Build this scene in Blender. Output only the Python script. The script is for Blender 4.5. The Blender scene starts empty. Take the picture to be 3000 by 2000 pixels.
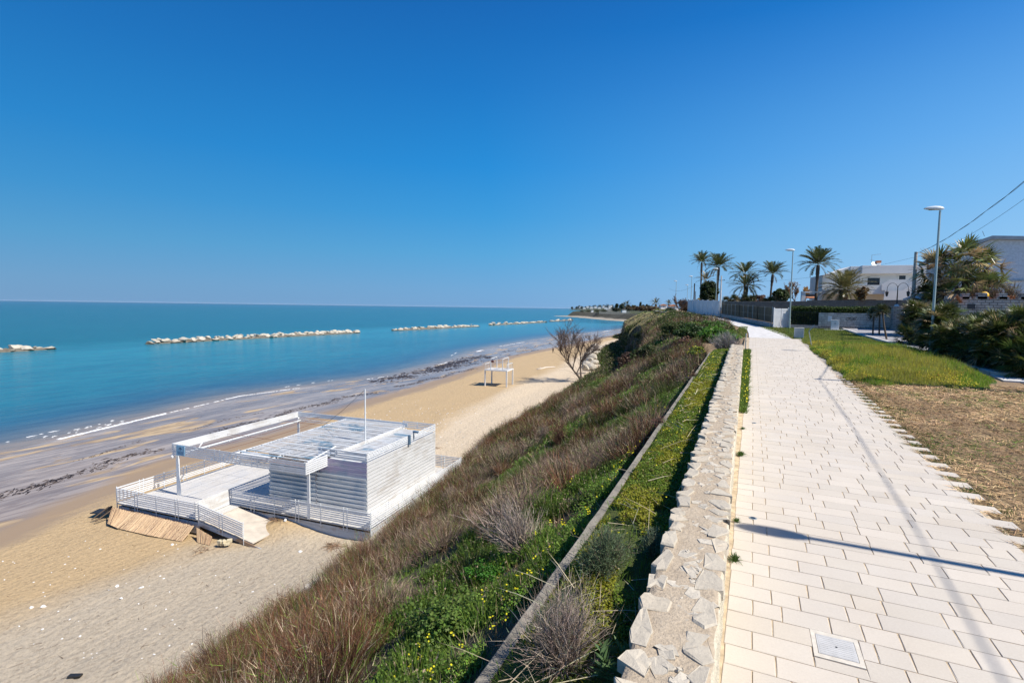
import bpy, bmesh, math, random
import numpy as np
from mathutils import Vector, Matrix, Euler
random.seed(7); RNG = np.random.default_rng(11)
scene = bpy.context.scene
COL = scene.collection
D2R = math.radians
SLOPE = .024            # the terrace and the promenade rise gently along +Y
SEA_Z = -10.3
CAM = np.array([0., 0., 3.2])
F, CX, CY = 1510., 1500., 1000.
_roll = math.atan(.0139); _yaw = D2R(24.9); _pit = D2R(-3.78)
FW = np.array([-math.sin(_yaw)*math.cos(_pit), math.cos(_yaw)*math.cos(_pit), math.sin(_pit)])
_r = np.array([math.cos(_yaw), math.sin(_yaw), 0.]); _u = np.cross(_r, FW)
RT = _r*math.cos(_roll)+_u*math.sin(_roll); UP = -_r*math.sin(_roll)+_u*math.cos(_roll)
def ray(x, y): return FW+RT*(x-CX)/F+UP*(CY-y)/F
def on_ter(x, y, dz=0.):
    d = ray(x, y); return CAM+d*(CAM[2]-dz)/(SLOPE*d[1]-d[2])
def on_z(x, y, z):
    d = ray(x, y); return CAM+d*(z-CAM[2])/d[2]
def at_d(x, y, dep): return CAM+ray(x, y)*dep
def gz(Y):
    Y = np.asarray(Y, float)
    return np.where(Y < 115, SLOPE*Y, 2.76+np.clip(Y-115, 0, 20)*.008)

# ------------------------------------------------------------------ camera
cd = bpy.data.cameras.new('Camera'); cam = bpy.data.objects.new('Camera', cd); COL.objects.link(cam)
cd.sensor_width = 36; cd.lens = F/3000*36; cd.clip_end = 90000; cd.clip_start = .05
cam.matrix_world = Matrix(((RT[0], UP[0], -FW[0], CAM[0]), (RT[1], UP[1], -FW[1], CAM[1]), (RT[2], UP[2], -FW[2], CAM[2]), (0, 0, 0, 1)))
scene.camera = cam

# ------------------------------------------------------------------ helpers
def tag(o, label=None, cat=None, group=None, kind=None):
    if label: o['label'] = label
    if cat: o['category'] = cat
    if group: o['group'] = group
    if kind: o['kind'] = kind
    return o
def empty(name, loc=(0, 0, 0), rz=0., label=None, cat=None, group=None):
    o = bpy.data.objects.new(name, None); o.location = [float(v) for v in loc]; o.rotation_euler = (0, 0, rz)
    o.empty_display_size = .2; COL.objects.link(o); return tag(o, label, cat, group)
def np_mesh(name, V, polys, mat, parent=None, cols=None, smooth=False, fattr=None, midx=None):
    """polys: list of (n,k) int arrays"""
    me = bpy.data.meshes.new(name); V = np.asarray(V, np.float32).reshape(-1, 3)
    polys = [np.asarray(p, np.int32) for p in polys if len(p)]
    me.vertices.add(len(V)); me.vertices.foreach_set('co', V.ravel())
    nl = sum(p.size for p in polys); nf = sum(len(p) for p in polys)
    me.loops.add(nl); me.polygons.add(nf)
    me.loops.foreach_set('vertex_index', np.concatenate([p.ravel() for p in polys]))
    tot = np.concatenate([np.full(len(p), p.shape[1], np.int32) for p in polys])
    me.polygons.foreach_set('loop_start', np.concatenate([[0], np.cumsum(tot)[:-1]]).astype(np.int32))
    me.polygons.foreach_set('loop_total', tot)
    me.polygons.foreach_set('use_smooth', np.full(nf, bool(smooth)))
    if midx is not None: me.polygons.foreach_set('material_index', np.asarray(midx, np.int32))
    if cols is not None:
        c = np.ones((len(V), 4), np.float32); c[:, :3] = cols
        me.attributes.new('Col', 'FLOAT_COLOR', 'POINT').data.foreach_set('color', c.ravel())
    for k, v in (fattr or {}).items():
        me.attributes.new(k, 'FLOAT', 'POINT').data.foreach_set('value', np.asarray(v, np.float32).ravel())
    me.update(calc_edges=True); me.validate(verbose=False)
    for m in (mat if isinstance(mat, (list, tuple)) else [mat]): me.materials.append(m)
    o = bpy.data.objects.new(name, me); COL.objects.link(o)
    if parent is not None: o.parent = parent
    return o
class MB:
    def __init__(s): s.v = []; s.f = []; s.c = []; s.col = None
    def add(s, V, Fs):
        n = len(s.v); s.v += [tuple(map(float, p)) for p in V]; s.f += [tuple(i+n for i in f) for f in Fs]
        s.c += [s.col or (1, 1, 1)]*len(V); return s
    def box(s, c, d, rz=0., M=None):
        x, y, z = d[0]/2, d[1]/2, d[2]/2
        P = [Vector((a*x, b*y, e*z)) for e in (-1, 1) for a, b in ((-1, -1), (1, -1), (1, 1), (-1, 1))]
        R = M if M is not None else Matrix.Rotation(rz, 3, 'Z')
        P = [R @ p+Vector(c) for p in P]
        return s.add(P, [(3, 2, 1, 0), (4, 5, 6, 7), (0, 1, 5, 4), (1, 2, 6, 5), (2, 3, 7, 6), (3, 0, 4, 7)])
    def bx(s, x0, x1, y0, y1, z0, z1): return s.box(((x0+x1)/2, (y0+y1)/2, (z0+z1)/2), (abs(x1-x0), abs(y1-y0), abs(z1-z0)))
    def bar(s, a, b, w, h, up=(0, 0, 1)):
        a = Vector(a); b = Vector(b); d = (b-a); L = d.length; d.normalize()
        u = Vector(up); sd = d.cross(u)
        if sd.length < 1e-4: sd = d.cross(Vector((1, 0, 0)))
        sd.normalize(); u = sd.cross(d)
        return s.box((a+b)/2, (L, w, h), M=Matrix((d, -sd, u)).transposed())
    def tube(s, pts, rad, n=8, cap=True):
        pts = [Vector(p) for p in pts]; rad = rad if hasattr(rad, '__len__') else [rad]*len(pts)
        V = []; prev = None
        for i, p in enumerate(pts):
            t = (pts[min(i+1, len(pts)-1)]-pts[max(i-1, 0)]).normalized()
            a = (prev-t*prev.dot(t)) if prev is not None else t.cross(Vector((0, 0, 1)) if abs(t.z) < .9 else Vector((1, 0, 0)))
            a.normalize(); prev = a; b = t.cross(a)
            for k in range(n):
                q = 2*math.pi*k/n; V.append(p+(a*math.cos(q)+b*math.sin(q))*rad[i])
        Fs = [(i*n+k, i*n+(k+1) % n, (i+1)*n+(k+1) % n, (i+1)*n+k) for i in range(len(pts)-1) for k in range(n)]
        if cap: Fs += [tuple(range(n))[::-1], tuple((len(pts)-1)*n+k for k in range(n))]
        return s.add(V, Fs)
    def prism(s, poly, z0, z1):
        n = len(poly); V = [(x, y, z0) for x, y in poly]+[(x, y, z1) for x, y in poly]
        return s.add(V, [tuple(range(n))[::-1], tuple(range(n, 2*n))]+[(i, (i+1) % n, (i+1) % n+n, i+n) for i in range(n)])
    def extr(s, poly3, off):
        n = len(poly3); off = Vector(off); A = [Vector(p) for p in poly3]
        return s.add(A+[p+off for p in A], [tuple(range(n))[::-1], tuple(range(n, 2*n))]+[(i, (i+1) % n, (i+1) % n+n, i+n) for i in range(n)])
    def rev(s, prof, c=(0, 0, 0), n=16, sx=1., sy=1.):
        V = [(c[0]+r*sx*math.cos(2*math.pi*k/n), c[1]+r*sy*math.sin(2*math.pi*k/n), c[2]+z) for r, z in prof for k in range(n)]
        Fs = [(i*n+k, i*n+(k+1) % n, (i+1)*n+(k+1) % n, (i+1)*n+k) for i in range(len(prof)-1) for k in range(n)]
        Fs += [tuple(range(n))[::-1], tuple((len(prof)-1)*n+k for k in range(n))]
        return s.add(V, Fs)
    def build(s, name, mat, parent=None, smooth=False, bevel=0., cols=False):
        me = bpy.data.meshes.new(name); me.from_pydata(s.v, [], s.f); me.update()
        if cols:
            c = np.ones((len(s.v), 4), np.float32); c[:, :3] = np.array(s.c)
            me.attributes.new('Col', 'FLOAT_COLOR', 'POINT').data.foreach_set('color', c.ravel())
        if smooth: me.polygons.foreach_set('use_smooth', [True]*len(me.polygons))
        me.materials.append(mat); o = bpy.data.objects.new(name, me); COL.objects.link(o)
        if parent is not None: o.parent = parent
        if bevel:
            b = o.modifiers.new('b', 'BEVEL'); b.width = bevel; b.segments = 2; b.limit_method = 'ANGLE'
        return o
def copy_tree(o, parent=None):
    c = o.copy(); COL.objects.link(c)
    if parent is not None: c.parent = parent
    for ch in [x for x in bpy.data.objects if x.parent == o]: copy_tree(ch, c)
    return c
def vnoise(x, y, seed=0):
    x = np.asarray(x, float); y = np.asarray(y, float)
    xi = np.floor(x).astype(np.int64); yi = np.floor(y).astype(np.int64); fx = x-xi; fy = y-yi
    fx = fx*fx*(3-2*fx); fy = fy*fy*(3-2*fy)
    def h(a, b):
        n = (a*374761393+b*668265263+seed*974634777) & 0x7fffffff
        n = ((n ^ (n >> 13))*1274126177) & 0x7fffffff
        return ((n ^ (n >> 16)) & 0xffff)/65535.
    return (h(xi, yi)*(1-fx)+h(xi+1, yi)*fx)*(1-fy)+(h(xi, yi+1)*(1-fx)+h(xi+1, yi+1)*fx)*fy
def fbm(x, y, seed=0, oct=4):
    s = 0; a = .5
    for i in range(oct): s = s+a*vnoise(x*2**i, y*2**i, seed+i*17); a *= .5
    return s/(1-.5**oct)
def unit(v): return v/np.maximum(np.linalg.norm(v, axis=-1, keepdims=True), 1e-9)
def rdir(n, up=.5, spread=1.):
    a = RNG.uniform(0, 2*np.pi, n); t = np.abs(RNG.normal(0, spread, n))
    return unit(np.stack([np.cos(a)*t, np.sin(a)*t, np.full(n, up)], 1))
def grid_mesh(name, X, Y, Z, mat, fattr=None, **k):
    n, m = X.shape; V = np.stack([X, Y, Z], -1).reshape(-1, 3); i = np.arange(n*m).reshape(n, m)
    q = np.stack([i[:-1, :-1], i[1:, :-1], i[1:, 1:], i[:-1, 1:]], -1).reshape(-1, 4)
    return np_mesh(name, V, [q], mat, smooth=True, fattr=fattr, **k)
class Leaves:
    """collects blades (strips) and leaf quads as numpy arrays, one mesh at the end"""
    def __init__(s): s.V = []; s.T = []; s.Q = []; s.C = []; s.n = 0
    def _push(s, V, T, Q, C):
        V = V.reshape(-1, 3)
        if T is not None: s.T.append(T.reshape(-1, 3)+s.n)
        if Q is not None: s.Q.append(Q.reshape(-1, 4)+s.n)
        s.V.append(V); s.C.append(C.reshape(-1, 3)); s.n += len(V)
    def blades(s, B, Dv, L, W, C, bend=0., seg=1, side=None):
        n = len(B); L = np.broadcast_to(L, n)[:, None]; W = np.broadcast_to(W, n)[:, None]; C = np.broadcast_to(C, (n, 3))
        if side is None: side = unit(np.cross(Dv, unit(RNG.normal(0, 1, (n, 3)))))
        if seg == 1:
            V = np.stack([B-side*W/2, B+side*W/2, B+Dv*L], 1)
            s._push(V, np.arange(3*n).reshape(n, 3), None, np.repeat(C, 3, 0))
        else:
            dn = np.array([0, 0, -1.])*bend*L
            M = B+Dv*L*.55+dn*.3
            V = np.stack([B-side*W/2, B+side*W/2, M-side*W*.42, M+side*W*.42, B+Dv*L+dn], 1)
            i = np.arange(n)[:, None]*5
            s._push(V, i+np.array([[2, 3, 4]]), i+np.array([[0, 1, 3, 2]]), np.repeat(C, 5, 0))
    def quads(s, P, size, C, N=None, asp=1.5):
        n = len(P); size = np.broadcast_to(size, n)[:, None]; C = np.broadcast_to(C, (n, 3))
        if N is None: N = unit(RNG.normal(0, 1, (n, 3)))
        a = unit(np.cross(N, unit(RNG.normal(0, 1, (n, 3))))); b = np.cross(N, a)
        V = np.stack([P-a*size*asp/2, P-b*size/2, P+a*size*asp/2, P+b*size/2], 1)
        s._push(V, None, np.arange(4*n).reshape(n, 4), np.repeat(C, 4, 0))
    def build(s, name, mat, parent=None):
        P = []
        if s.T: P.append(np.concatenate(s.T))
        if s.Q: P.append(np.concatenate(s.Q))
        return np_mesh(name, np.concatenate(s.V), P, mat, parent, cols=np.concatenate(s.C))
def cvar(base, n, v=.25, h=.06):
    base = np.asarray(base, float); return np.clip(base*(1+RNG.uniform(-v, v, (n, 1)))*(1+RNG.uniform(-h, h, (n, 3))), 0, 1)

# ------------------------------------------------------------------ materials
def newmat(name):
    m = bpy.data.materials.new(name); m.use_nodes = True; nt = m.node_tree
    return m, nt, nt.nodes['Principled BSDF']
def N(nt, t, **k):
    n = nt.nodes.new(t)
    for a, b in k.items():
        if a.startswith('_'): n.inputs[a[1:].replace('_', ' ')].default_value = b
        else: setattr(n, a, b)
    return n
def ramp(nt, fac, stops):
    r = nt.nodes.new('ShaderNodeValToRGB'); e = r.color_ramp.elements
    while len(e) < len(stops): e.new(.5)
    for el, (p, c) in zip(e, stops): el.position = p; el.color = (*c, 1) if len(c) == 3 else c
    nt.links.new(fac, r.inputs[0]); return r.outputs[0]
def mix(nt, fac, a, b, mode='MIX'):
    n = nt.nodes.new('ShaderNodeMix'); n.data_type = 'RGBA'; n.blend_type = mode
    for i, s in ((0, fac), (6, a), (7, b)):
        if isinstance(s, (int, float)): n.inputs[i].default_value = s
        elif isinstance(s, (tuple, list)): n.inputs[i].default_value = (*s, 1)
        else: nt.links.new(s, n.inputs[i])
    return n.outputs[2]
def mth(nt, op, a, b=None, c=None, clamp=False):
    n = nt.nodes.new('ShaderNodeMath'); n.operation = op; n.use_clamp = clamp
    for i, s in enumerate((a, b, c)):
        if s is None: continue
        if isinstance(s, (int, float)): n.inputs[i].default_value = s
        else: nt.links.new(s, n.inputs[i])
    return n.outputs[0]
def coords(nt, scale=(1, 1, 1), rot=(0, 0, 0), kind='Object'):
    t = nt.nodes.new('ShaderNodeTexCoord'); m = nt.nodes.new('ShaderNodeMapping')
    m.inputs['Scale'].default_value = scale; m.inputs['Rotation'].default_value = rot
    nt.links.new(t.outputs[kind], m.inputs[0]); return m.outputs[0]
def noise(nt, vec, scale, detail=4, rough=.55, dist=0.):
    n = N(nt, 'ShaderNodeTexNoise'); n.inputs['Scale'].default_value = scale; n.inputs['Detail'].default_value = detail
    n.inputs['Roughness'].default_value = rough; n.inputs['Distortion'].default_value = dist
    nt.links.new(vec, n.inputs['Vector']); return n.outputs['Fac']
def bump(nt, h, strength=.3, dist=.02, bsdf=None):
    b = N(nt, 'ShaderNodeBump'); b.inputs['Strength'].default_value = strength; b.inputs['Distance'].default_value = dist
    nt.links.new(h, b.inputs['Height'])
    if bsdf is not None: nt.links.new(b.outputs[0], bsdf.inputs['Normal'])
    return b.outputs[0]
def attr(nt, name, fac=True):
    a = N(nt, 'ShaderNodeAttribute'); a.attribute_name = name; return a.outputs['Fac' if fac else 'Color']
def mat_plain(name, c, rough=.6, nscale=3., var=.15, metal=0., bmp=0., bscale=30.):
    m, nt, p = newmat(name); v = coords(nt)
    n = noise(nt, v, nscale, 5)
    c = np.array(c)
    nt.links.new(ramp(nt, n, [(.3, tuple(c*(1-var))), (.7, tuple(np.minimum(c*(1+var), 1)))]), p.inputs['Base Color'])
    p.inputs['Roughness'].default_value = rough; p.inputs['Metallic'].default_value = metal
    if bmp: bump(nt, noise(nt, v, bscale, 4), bmp, .02, p)
    return m
def mat_leaf(name, trans=.35, rough=.55, spec=.3):
    m, nt, p = newmat(name); c = attr(nt, 'Col', False)
    nt.links.new(c, p.inputs['Base Color']); p.inputs['Roughness'].default_value = rough
    p.inputs['Specular IOR Level'].default_value = spec
    if trans:
        t = N(nt, 'ShaderNodeBsdfTranslucent'); nt.links.new(c, t.inputs[0])
        mx = N(nt, 'ShaderNodeMixShader'); mx.inputs[0].default_value = trans
        nt.links.new(p.outputs[0], mx.inputs[1]); nt.links.new(t.outputs[0], mx.inputs[2])
        nt.links.new(mx.outputs[0], nt.nodes['Material Output'].inputs[0])
    return m
M = {}
M['leaf'] = mat_leaf('leaf', .42); M['twig'] = mat_leaf('twig', 0., .8, .1); M['gloss_leaf'] = mat_leaf('gloss_leaf', .2, .35, .5)
M['petal'] = mat_leaf('petal', .4, .6, .2)
M['white_paint'] = mat_plain('white_paint', (.68, .69, .69), .45, 2.5, .08)
M['white_metal'] = mat_plain('white_metal', (.70, .72, .72), .4, 6, .1)
M['grey_metal'] = mat_plain('grey_metal', (.30, .33, .33), .45, 5, .12, .3)
M['lamp_pole'] = mat_plain('lamp_pole', (.34, .42, .41), .4, 3, .08, .2)
M['lamp_head'] = mat_plain('lamp_head', (.62, .66, .66), .35, 3, .06)
M['lens'] = mat_plain('lens', (.20, .22, .22), .15, 3, .05)
M['dark_metal'] = mat_plain('dark_metal', (.02, .02, .022), .5, 6, .2)
M['kerb_conc'] = mat_plain('kerb_conc', (.22, .195, .155), .95, 5, .35, 0, .6, 40)
M['ramp_board'] = mat_plain('ramp_board', (.50, .44, .36), .9, 2., .15)
M['concrete'] = mat_plain('concrete', (.42, .39, .34), .9, 4, .25, 0, .5, 40)
M['pale_concrete'] = mat_plain('pale_concrete', (.55, .53, .50), .85, 3, .15, 0, .3, 40)
M['wood'] = mat_plain('wood', (.16, .11, .07), .8, 4, .3, 0, .4, 30)
M['dark_wood'] = mat_plain('dark_wood', (.05, .04, .035), .8, 4, .3)
M['bark'] = mat_plain('bark', (.10, .075, .055), .95, 8, .4, 0, .8, 25)
M['grey_bark'] = mat_plain('grey_bark', (.14, .12, .105), .95, 8, .35, 0, .6, 25)
M['cable'] = mat_plain('cable', (.015, .015, .017), .6)
M['rust_wire'] = mat_plain('rust_wire', (.16, .06, .03), .9)
M['glass'] = mat_plain('glass', (.012, .014, .02), .08)
M['villa_wall'] = mat_plain('villa_wall', (.74, .73, .70), .7, .8, .05)
M['blue_wall'] = mat_plain('blue_wall', (.60, .62, .64), .8, 6, .15, 0, .8, 14)
M['terracotta'] = mat_plain('terracotta', (.42, .17, .08), .85, 6, .25, 0, .5, 20)
M['black_cloth'] = mat_plain('black_cloth', (.012, .012, .014), .8)
M['skin'] = mat_plain('skin', (.45, .28, .2), .6)
M['white_cloth'] = mat_plain('white_cloth', (.75, .74, .71), .8)
M['yellow'] = mat_plain('yellow', (.75, .42, .03), .5)
M['black_plastic'] = mat_plain('black_plastic', (.02, .02, .02), .5)
M['blue_sign'] = mat_plain('blue_sign', (.22, .42, .58), .5)
M['dark_ink'] = mat_plain('dark_ink', (.05, .12, .2), .6)
M['spray'] = mat_plain('spray', (.07, .07, .08), .8)
M['rust'] = mat_plain('rust', (.2, .09, .04), .9, 6, .4)
M['red_cloth'] = mat_plain('red_cloth', (.16, .02, .02), .8)

def mat_stone(name, c1, c2, scale=3., bstr=.5, mortar=None):
    m, nt, p = newmat(name); v = coords(nt)
    n = noise(nt, v, scale, 6, .6); n2 = noise(nt, v, scale*9, 4, .6)
    c = mix(nt, .35, ramp(nt, n, [(.3, c1), (.7, c2)]), ramp(nt, n2, [(.35, tuple(np.array(c1)*.7)), (.65, tuple(np.minimum(np.array(c2)*1.15, 1)))]))
    nt.links.new(c, p.inputs['Base Color']); p.inputs['Roughness'].default_value = .9
    bump(nt, mth(nt, 'ADD', n2, mth(nt, 'MULTIPLY', n, 2.)), bstr, .03, p)
    return m
def mat_boulder():
    m = mat_stone('boulder', (.36, .31, .235), (.56, .51, .42), 1.2, .9); nt = m.node_tree; p = nt.nodes['Principled BSDF']; src = p.inputs['Base Color'].links[0].from_socket
    g = N(nt, 'ShaderNodeNewGeometry'); sp = N(nt, 'ShaderNodeSeparateXYZ'); nt.links.new(g.outputs['Position'], sp.inputs[0])
    n = noise(nt, coords(nt), 1.5, 3); wetf = mth(nt, 'MULTIPLY_ADD', mth(nt, 'ADD', sp.outputs[2], mth(nt, 'MULTIPLY_ADD', n, .7, -.35)), 3.5, 35.0, True)   # dark wet band of weed just above the water, also painting shade into the gaps
    nt.links.new(mix(nt, wetf, (.035, .03, .018), src), p.inputs['Base Color']); return m
M['boulder'] = mat_boulder()
M['boulder_dry'] = mat_stone('boulder', (.36, .31, .235), (.56, .51, .42), 1.2, .9)
M['coping'] = mat_stone('coping', (.36, .34, .31), (.56, .53, .48), 5., .5)
M['mortar'] = mat_stone('mortar', (.345, .27, .185), (.46, .375, .27), 3.5, .6)
M['lime_face'] = mat_stone('lime_face', (.52, .45, .31), (.68, .62, .49), 6., .9)
def mat_blocks(name, c1, c2, mort, bw, bh, axis_rot=(D2R(90), 0, 0), msize=.012, offset=.5, bstr=.4):
    m, nt, p = newmat(name); v = coords(nt, (1, 1, 1), axis_rot)
    b = N(nt, 'ShaderNodeTexBrick'); nt.links.new(v, b.inputs['Vector'])
    b.offset = offset; b.inputs['Color1'].default_value = (*c1, 1); b.inputs['Color2'].default_value = (*c2, 1); b.inputs['Mortar'].default_value = (*mort, 1)
    b.inputs['Scale'].default_value = 1.; b.inputs['Brick Width'].default_value = bw; b.inputs['Row Height'].default_value = bh
    b.inputs['Mortar Size'].default_value = msize; b.inputs['Bias'].default_value = 0.
    n = noise(nt, coords(nt), 2.5, 6, .65)
    nt.links.new(mix(nt, .75, b.outputs['Color'], ramp(nt, n, [(.3, (.45, .43, .42)), (.7, (1., 1., 1.))]), 'MULTIPLY'), p.inputs['Base Color'])
    p.inputs['Roughness'].default_value = .9
    bump(nt, mth(nt, 'ADD', mth(nt, 'MULTIPLY', b.outputs['Fac'], -1.), n), bstr, .03, p)
    return m
M['rustic_wall'] = mat_blocks('rustic_wall', (.50, .47, .43), (.66, .62, .56), (.26, .24, .21), .55, .24)
M['fence_bar'] = mat_plain('fence_bar', (.23, .20, .14), .7, 2, .2)
M['block_wall'] = mat_blocks('block_wall', (.17, .185, .165), (.22, .225, .20), (.11, .115, .105), .5, .2)
M['ashlar'] = mat_blocks('ashlar', (.36, .33, .30), (.52, .48, .43), (.14, .12, .11), .42, .17, msize=.018, bstr=.8)

# sand / sea / ground ------------------------------------------------
def make_beach_mat():
    m, nt, p = newmat('sand'); v = coords(nt)
    va = coords(nt, (1, .32, 1), (0, 0, D2R(8)))            # along-shore stretch
    nb = noise(nt, va, .12, 4, .55); nm = noise(nt, va, .5, 5, .6); nf = noise(nt, v, 7., 5, .65); nff = noise(nt, v, 38., 3, .6)
    warp = mth(nt, 'MULTIPLY_ADD', nb, 8., -4.); warp2 = mth(nt, 'MULTIPLY_ADD', nm, 3.4, -1.7)
    dw = mth(nt, 'ADD', attr(nt, 'd_wet'), mth(nt, 'MULTIPLY', warp2, .9))
    dp = mth(nt, 'ADD', attr(nt, 'd_pale'), mth(nt, 'ADD', mth(nt, 'MULTIPLY', warp, .25), warp2))
    dn = attr(nt, 'd_near')
    grain = ramp(nt, nf, [(.32, (.74, .72, .70)), (.52, (.98, .98, .98)), (.75, (1.1, 1.09, 1.07))])
    gold = (.455, .325, .175); pale = (.585, .47, .325); grey = (.425, .355, .26)
    pal = mix(nt, mth(nt, 'MULTIPLY_ADD', dn, .25, .5, True), pale, grey)
    dry = mix(nt, mth(nt, 'MULTIPLY_ADD', dp, .35, .5, True), gold, pal)
    dry = mix(nt, 1., dry, grain, 'MULTIPLY')
    # wet film with sand bars that have drained
    damp = (.30, .21, .125); film = (.275, .215, .195)
    bars = noise(nt, coords(nt, (.42, .12, 1), (0, 0, D2R(-14))), 1., 3, .5, .8)
    isbar = mth(nt, 'MULTIPLY_ADD', bars, 14., -8.1, True)
    lil = noise(nt, coords(nt, (.25, .07, 1), (0, 0, D2R(-9))), 1., 4, .6, .5)
    wetc = mix(nt, isbar, mix(nt, ramp(nt, lil, [(.38, (0, 0, 0)), (.62, (1, 1, 1))]), (.235, .18, .14), (.43, .335, .25)), (.50, .365, .20))
    wetc = mix(nt, mth(nt, 'MULTIPLY', ramp(nt, noise(nt, coords(nt, (.9, .14, 1), (0, 0, D2R(-10))), 1., 4, .6, .4), [(.42, (0, 0, 0)), (.5, (1, 1, 1)), (.58, (0, 0, 0))]), .6), wetc, (.16, .10, .06))
    f_damp = mth(nt, 'MULTIPLY_ADD', dw, .6, .35, True)       # 0 = wet, 1 = dry
    f_film = mth(nt, 'MULTIPLY_ADD', dw, .55, 2.0, True)      # film starts 2-3 m below the wet line
    c = mix(nt, f_film, wetc, damp); c = mix(nt, f_damp, c, dry)
    nt.links.new(c, p.inputs['Base Color'])
    rgh = mth(nt, 'MULTIPLY_ADD', f_film, .33, .22); rgh = mth(nt, 'ADD', rgh, mth(nt, 'MULTIPLY', isbar, .3)); rgh = mth(nt, 'MAXIMUM', rgh, mth(nt, 'MULTIPLY', f_damp, .95))
    nt.links.new(rgh, p.inputs['Roughness']); p.inputs['Specular IOR Level'].default_value = .5
    foot = N(nt, 'ShaderNodeTexVoronoi'); foot.inputs['Scale'].default_value = 3.2; nt.links.new(coords(nt, (1, .55, 1), (0, 0, D2R(20))), foot.inputs['Vector'])
    h = mth(nt, 'ADD', mth(nt, 'MULTIPLY', nf, .8), mth(nt, 'MULTIPLY', nff, .25)); h = mth(nt, 'ADD', h, mth(nt, 'MULTIPLY', foot.outputs['Distance'], .55)); h = mth(nt, 'MULTIPLY', h, mth(nt, 'MULTIPLY_ADD', f_damp, .93, .07))
    bump(nt, h, 1., .085, p)
    return m
M['sand'] = make_beach_mat()
def make_sea_mat():
    m, nt, p = newmat('sea'); d = attr(nt, 'd_sea')          # metres off the waterline
    v = coords(nt, (1, .45, 1), (0, 0, D2R(6)))
    n1 = noise(nt, coords(nt, (.06, .012, 1), (0, 0, D2R(8))), 1., 3, .5)
    dd = mth(nt, 'ADD', d, mth(nt, 'MULTIPLY', mth(nt, 'MULTIPLY_ADD', n1, 18., -9.), mth(nt, 'MULTIPLY', d, .04, None, True)))
    lg = mth(nt, 'DIVIDE', mth(nt, 'LOGARITHM', mth(nt, 'ADD', mth(nt, 'MAXIMUM', dd, 0.), 4.), 10.), 4.)
    c = ramp(nt, lg, [(.15, (.27, .21, .165)), (.195, (.20, .175, .155)), (.24, (.10, .125, .15)), (.30, (.03, .10, .165)), (.38, (.018, .145, .205)), (.50, (.022, .19, .25)), (.54, (.002, .105, .145)), (.70, (.0015, .095, .13)), (.93, (.003, .065, .12))])
    patch = ramp(nt, noise(nt, coords(nt, (.03, .008, 1), (0, 0, D2R(-20))), 1., 5, .65, .8), [(.3, (.78, .82, .86)), (.5, (1, 1, 1)), (.72, (1.12, 1.1, 1.06))])
    ripple = ramp(nt, noise(nt, coords(nt, (.9, .16, 1), (0, 0, D2R(6))), 1., 4, .6, .3), [(.36, (.74, .8, .86)), (.52, (1, 1, 1)), (.66, (1.14, 1.1, 1.05))])
    c = mix(nt, 1., mix(nt, 1., c, patch, 'MULTIPLY'), ripple, 'MULTIPLY')
    nt.links.new(c, p.inputs['Base Color']); p.inputs['Roughness'].default_value = .18; p.inputs['IOR'].default_value = 1.33
    p.inputs['Specular IOR Level'].default_value = .11
    w1 = noise(nt, v, .55, 6, .7, .3); w2 = noise(nt, v, 2.6, 4, .6); w3 = noise(nt, coords(nt, (.22, .03, 1), (0, 0, D2R(6))), 1., 3, .5)
    h = mth(nt, 'ADD', mth(nt, 'MULTIPLY', w1, .5), mth(nt, 'ADD', mth(nt, 'MULTIPLY', w2, .16), mth(nt, 'MULTIPLY', w3, 1.1)))
    off = mth(nt, 'MULTIPLY_ADD', mth(nt, 'MINIMUM', mth(nt, 'MAXIMUM', dd, 0.), 130.), .0058, .22)
    bump(nt, mth(nt, 'MULTIPLY', h, off), 1., .55, p)
    return m
M['sea'] = make_sea_mat()
def make_soil(name, c1, c2, c3, sc=2.5):
    m, nt, p = newmat(name); v = coords(nt)
    n = noise(nt, v, .35, 4); n2 = noise(nt, v, sc*4, 6, .7)
    c = mix(nt, n2, mix(nt, ramp(nt, n, [(.4, (0, 0, 0)), (.6, (1, 1, 1))]), c1, c2), c3)
    nt.links.new(c, p.inputs['Base Color']); p.inputs['Roughness'].default_value = 1.
    bump(nt, n2, .9, .06, p); return m
M['soil'] = make_soil('soil', (.20, .13, .07), (.14, .105, .045), (.30, .20, .11))
M['slope_soil'] = make_soil('slope_soil', (.055, .038, .022), (.04, .042, .014), (.085, .058, .034))
M['lawn_soil'] = make_soil('lawn_soil', (.05, .08, .015), (.09, .09, .02), (.04, .07, .01))
M['moss_soil'] = make_soil('moss_soil', (.06, .09, .01), (.10, .11, .015), (.05, .06, .01))
def make_cliff(name, c1, c2, c3):
    m, nt, p = newmat(name); v = coords(nt, (1, 1, 2.2)); n = noise(nt, v, .35, 8, .7, .5); n2 = noise(nt, v, 2.5, 6, .7)
    nt.links.new(mix(nt, n2, ramp(nt, n, [(.3, c1), (.5, c2), (.7, c3)]), c1), p.inputs['Base Color']); p.inputs['Roughness'].default_value = 1.
    bump(nt, n2, 1., .5, p); return m
M['cliff'] = make_cliff('cliff', (.035, .035, .022), (.085, .075, .05), (.17, .15, .115))
M['shelf'] = make_cliff('shelf', (.22, .18, .13), (.5, .44, .34), (.62, .56, .46))
M['downs'] = make_cliff('downs', (.035, .05, .016), (.075, .075, .028), (.11, .095, .045))
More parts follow.
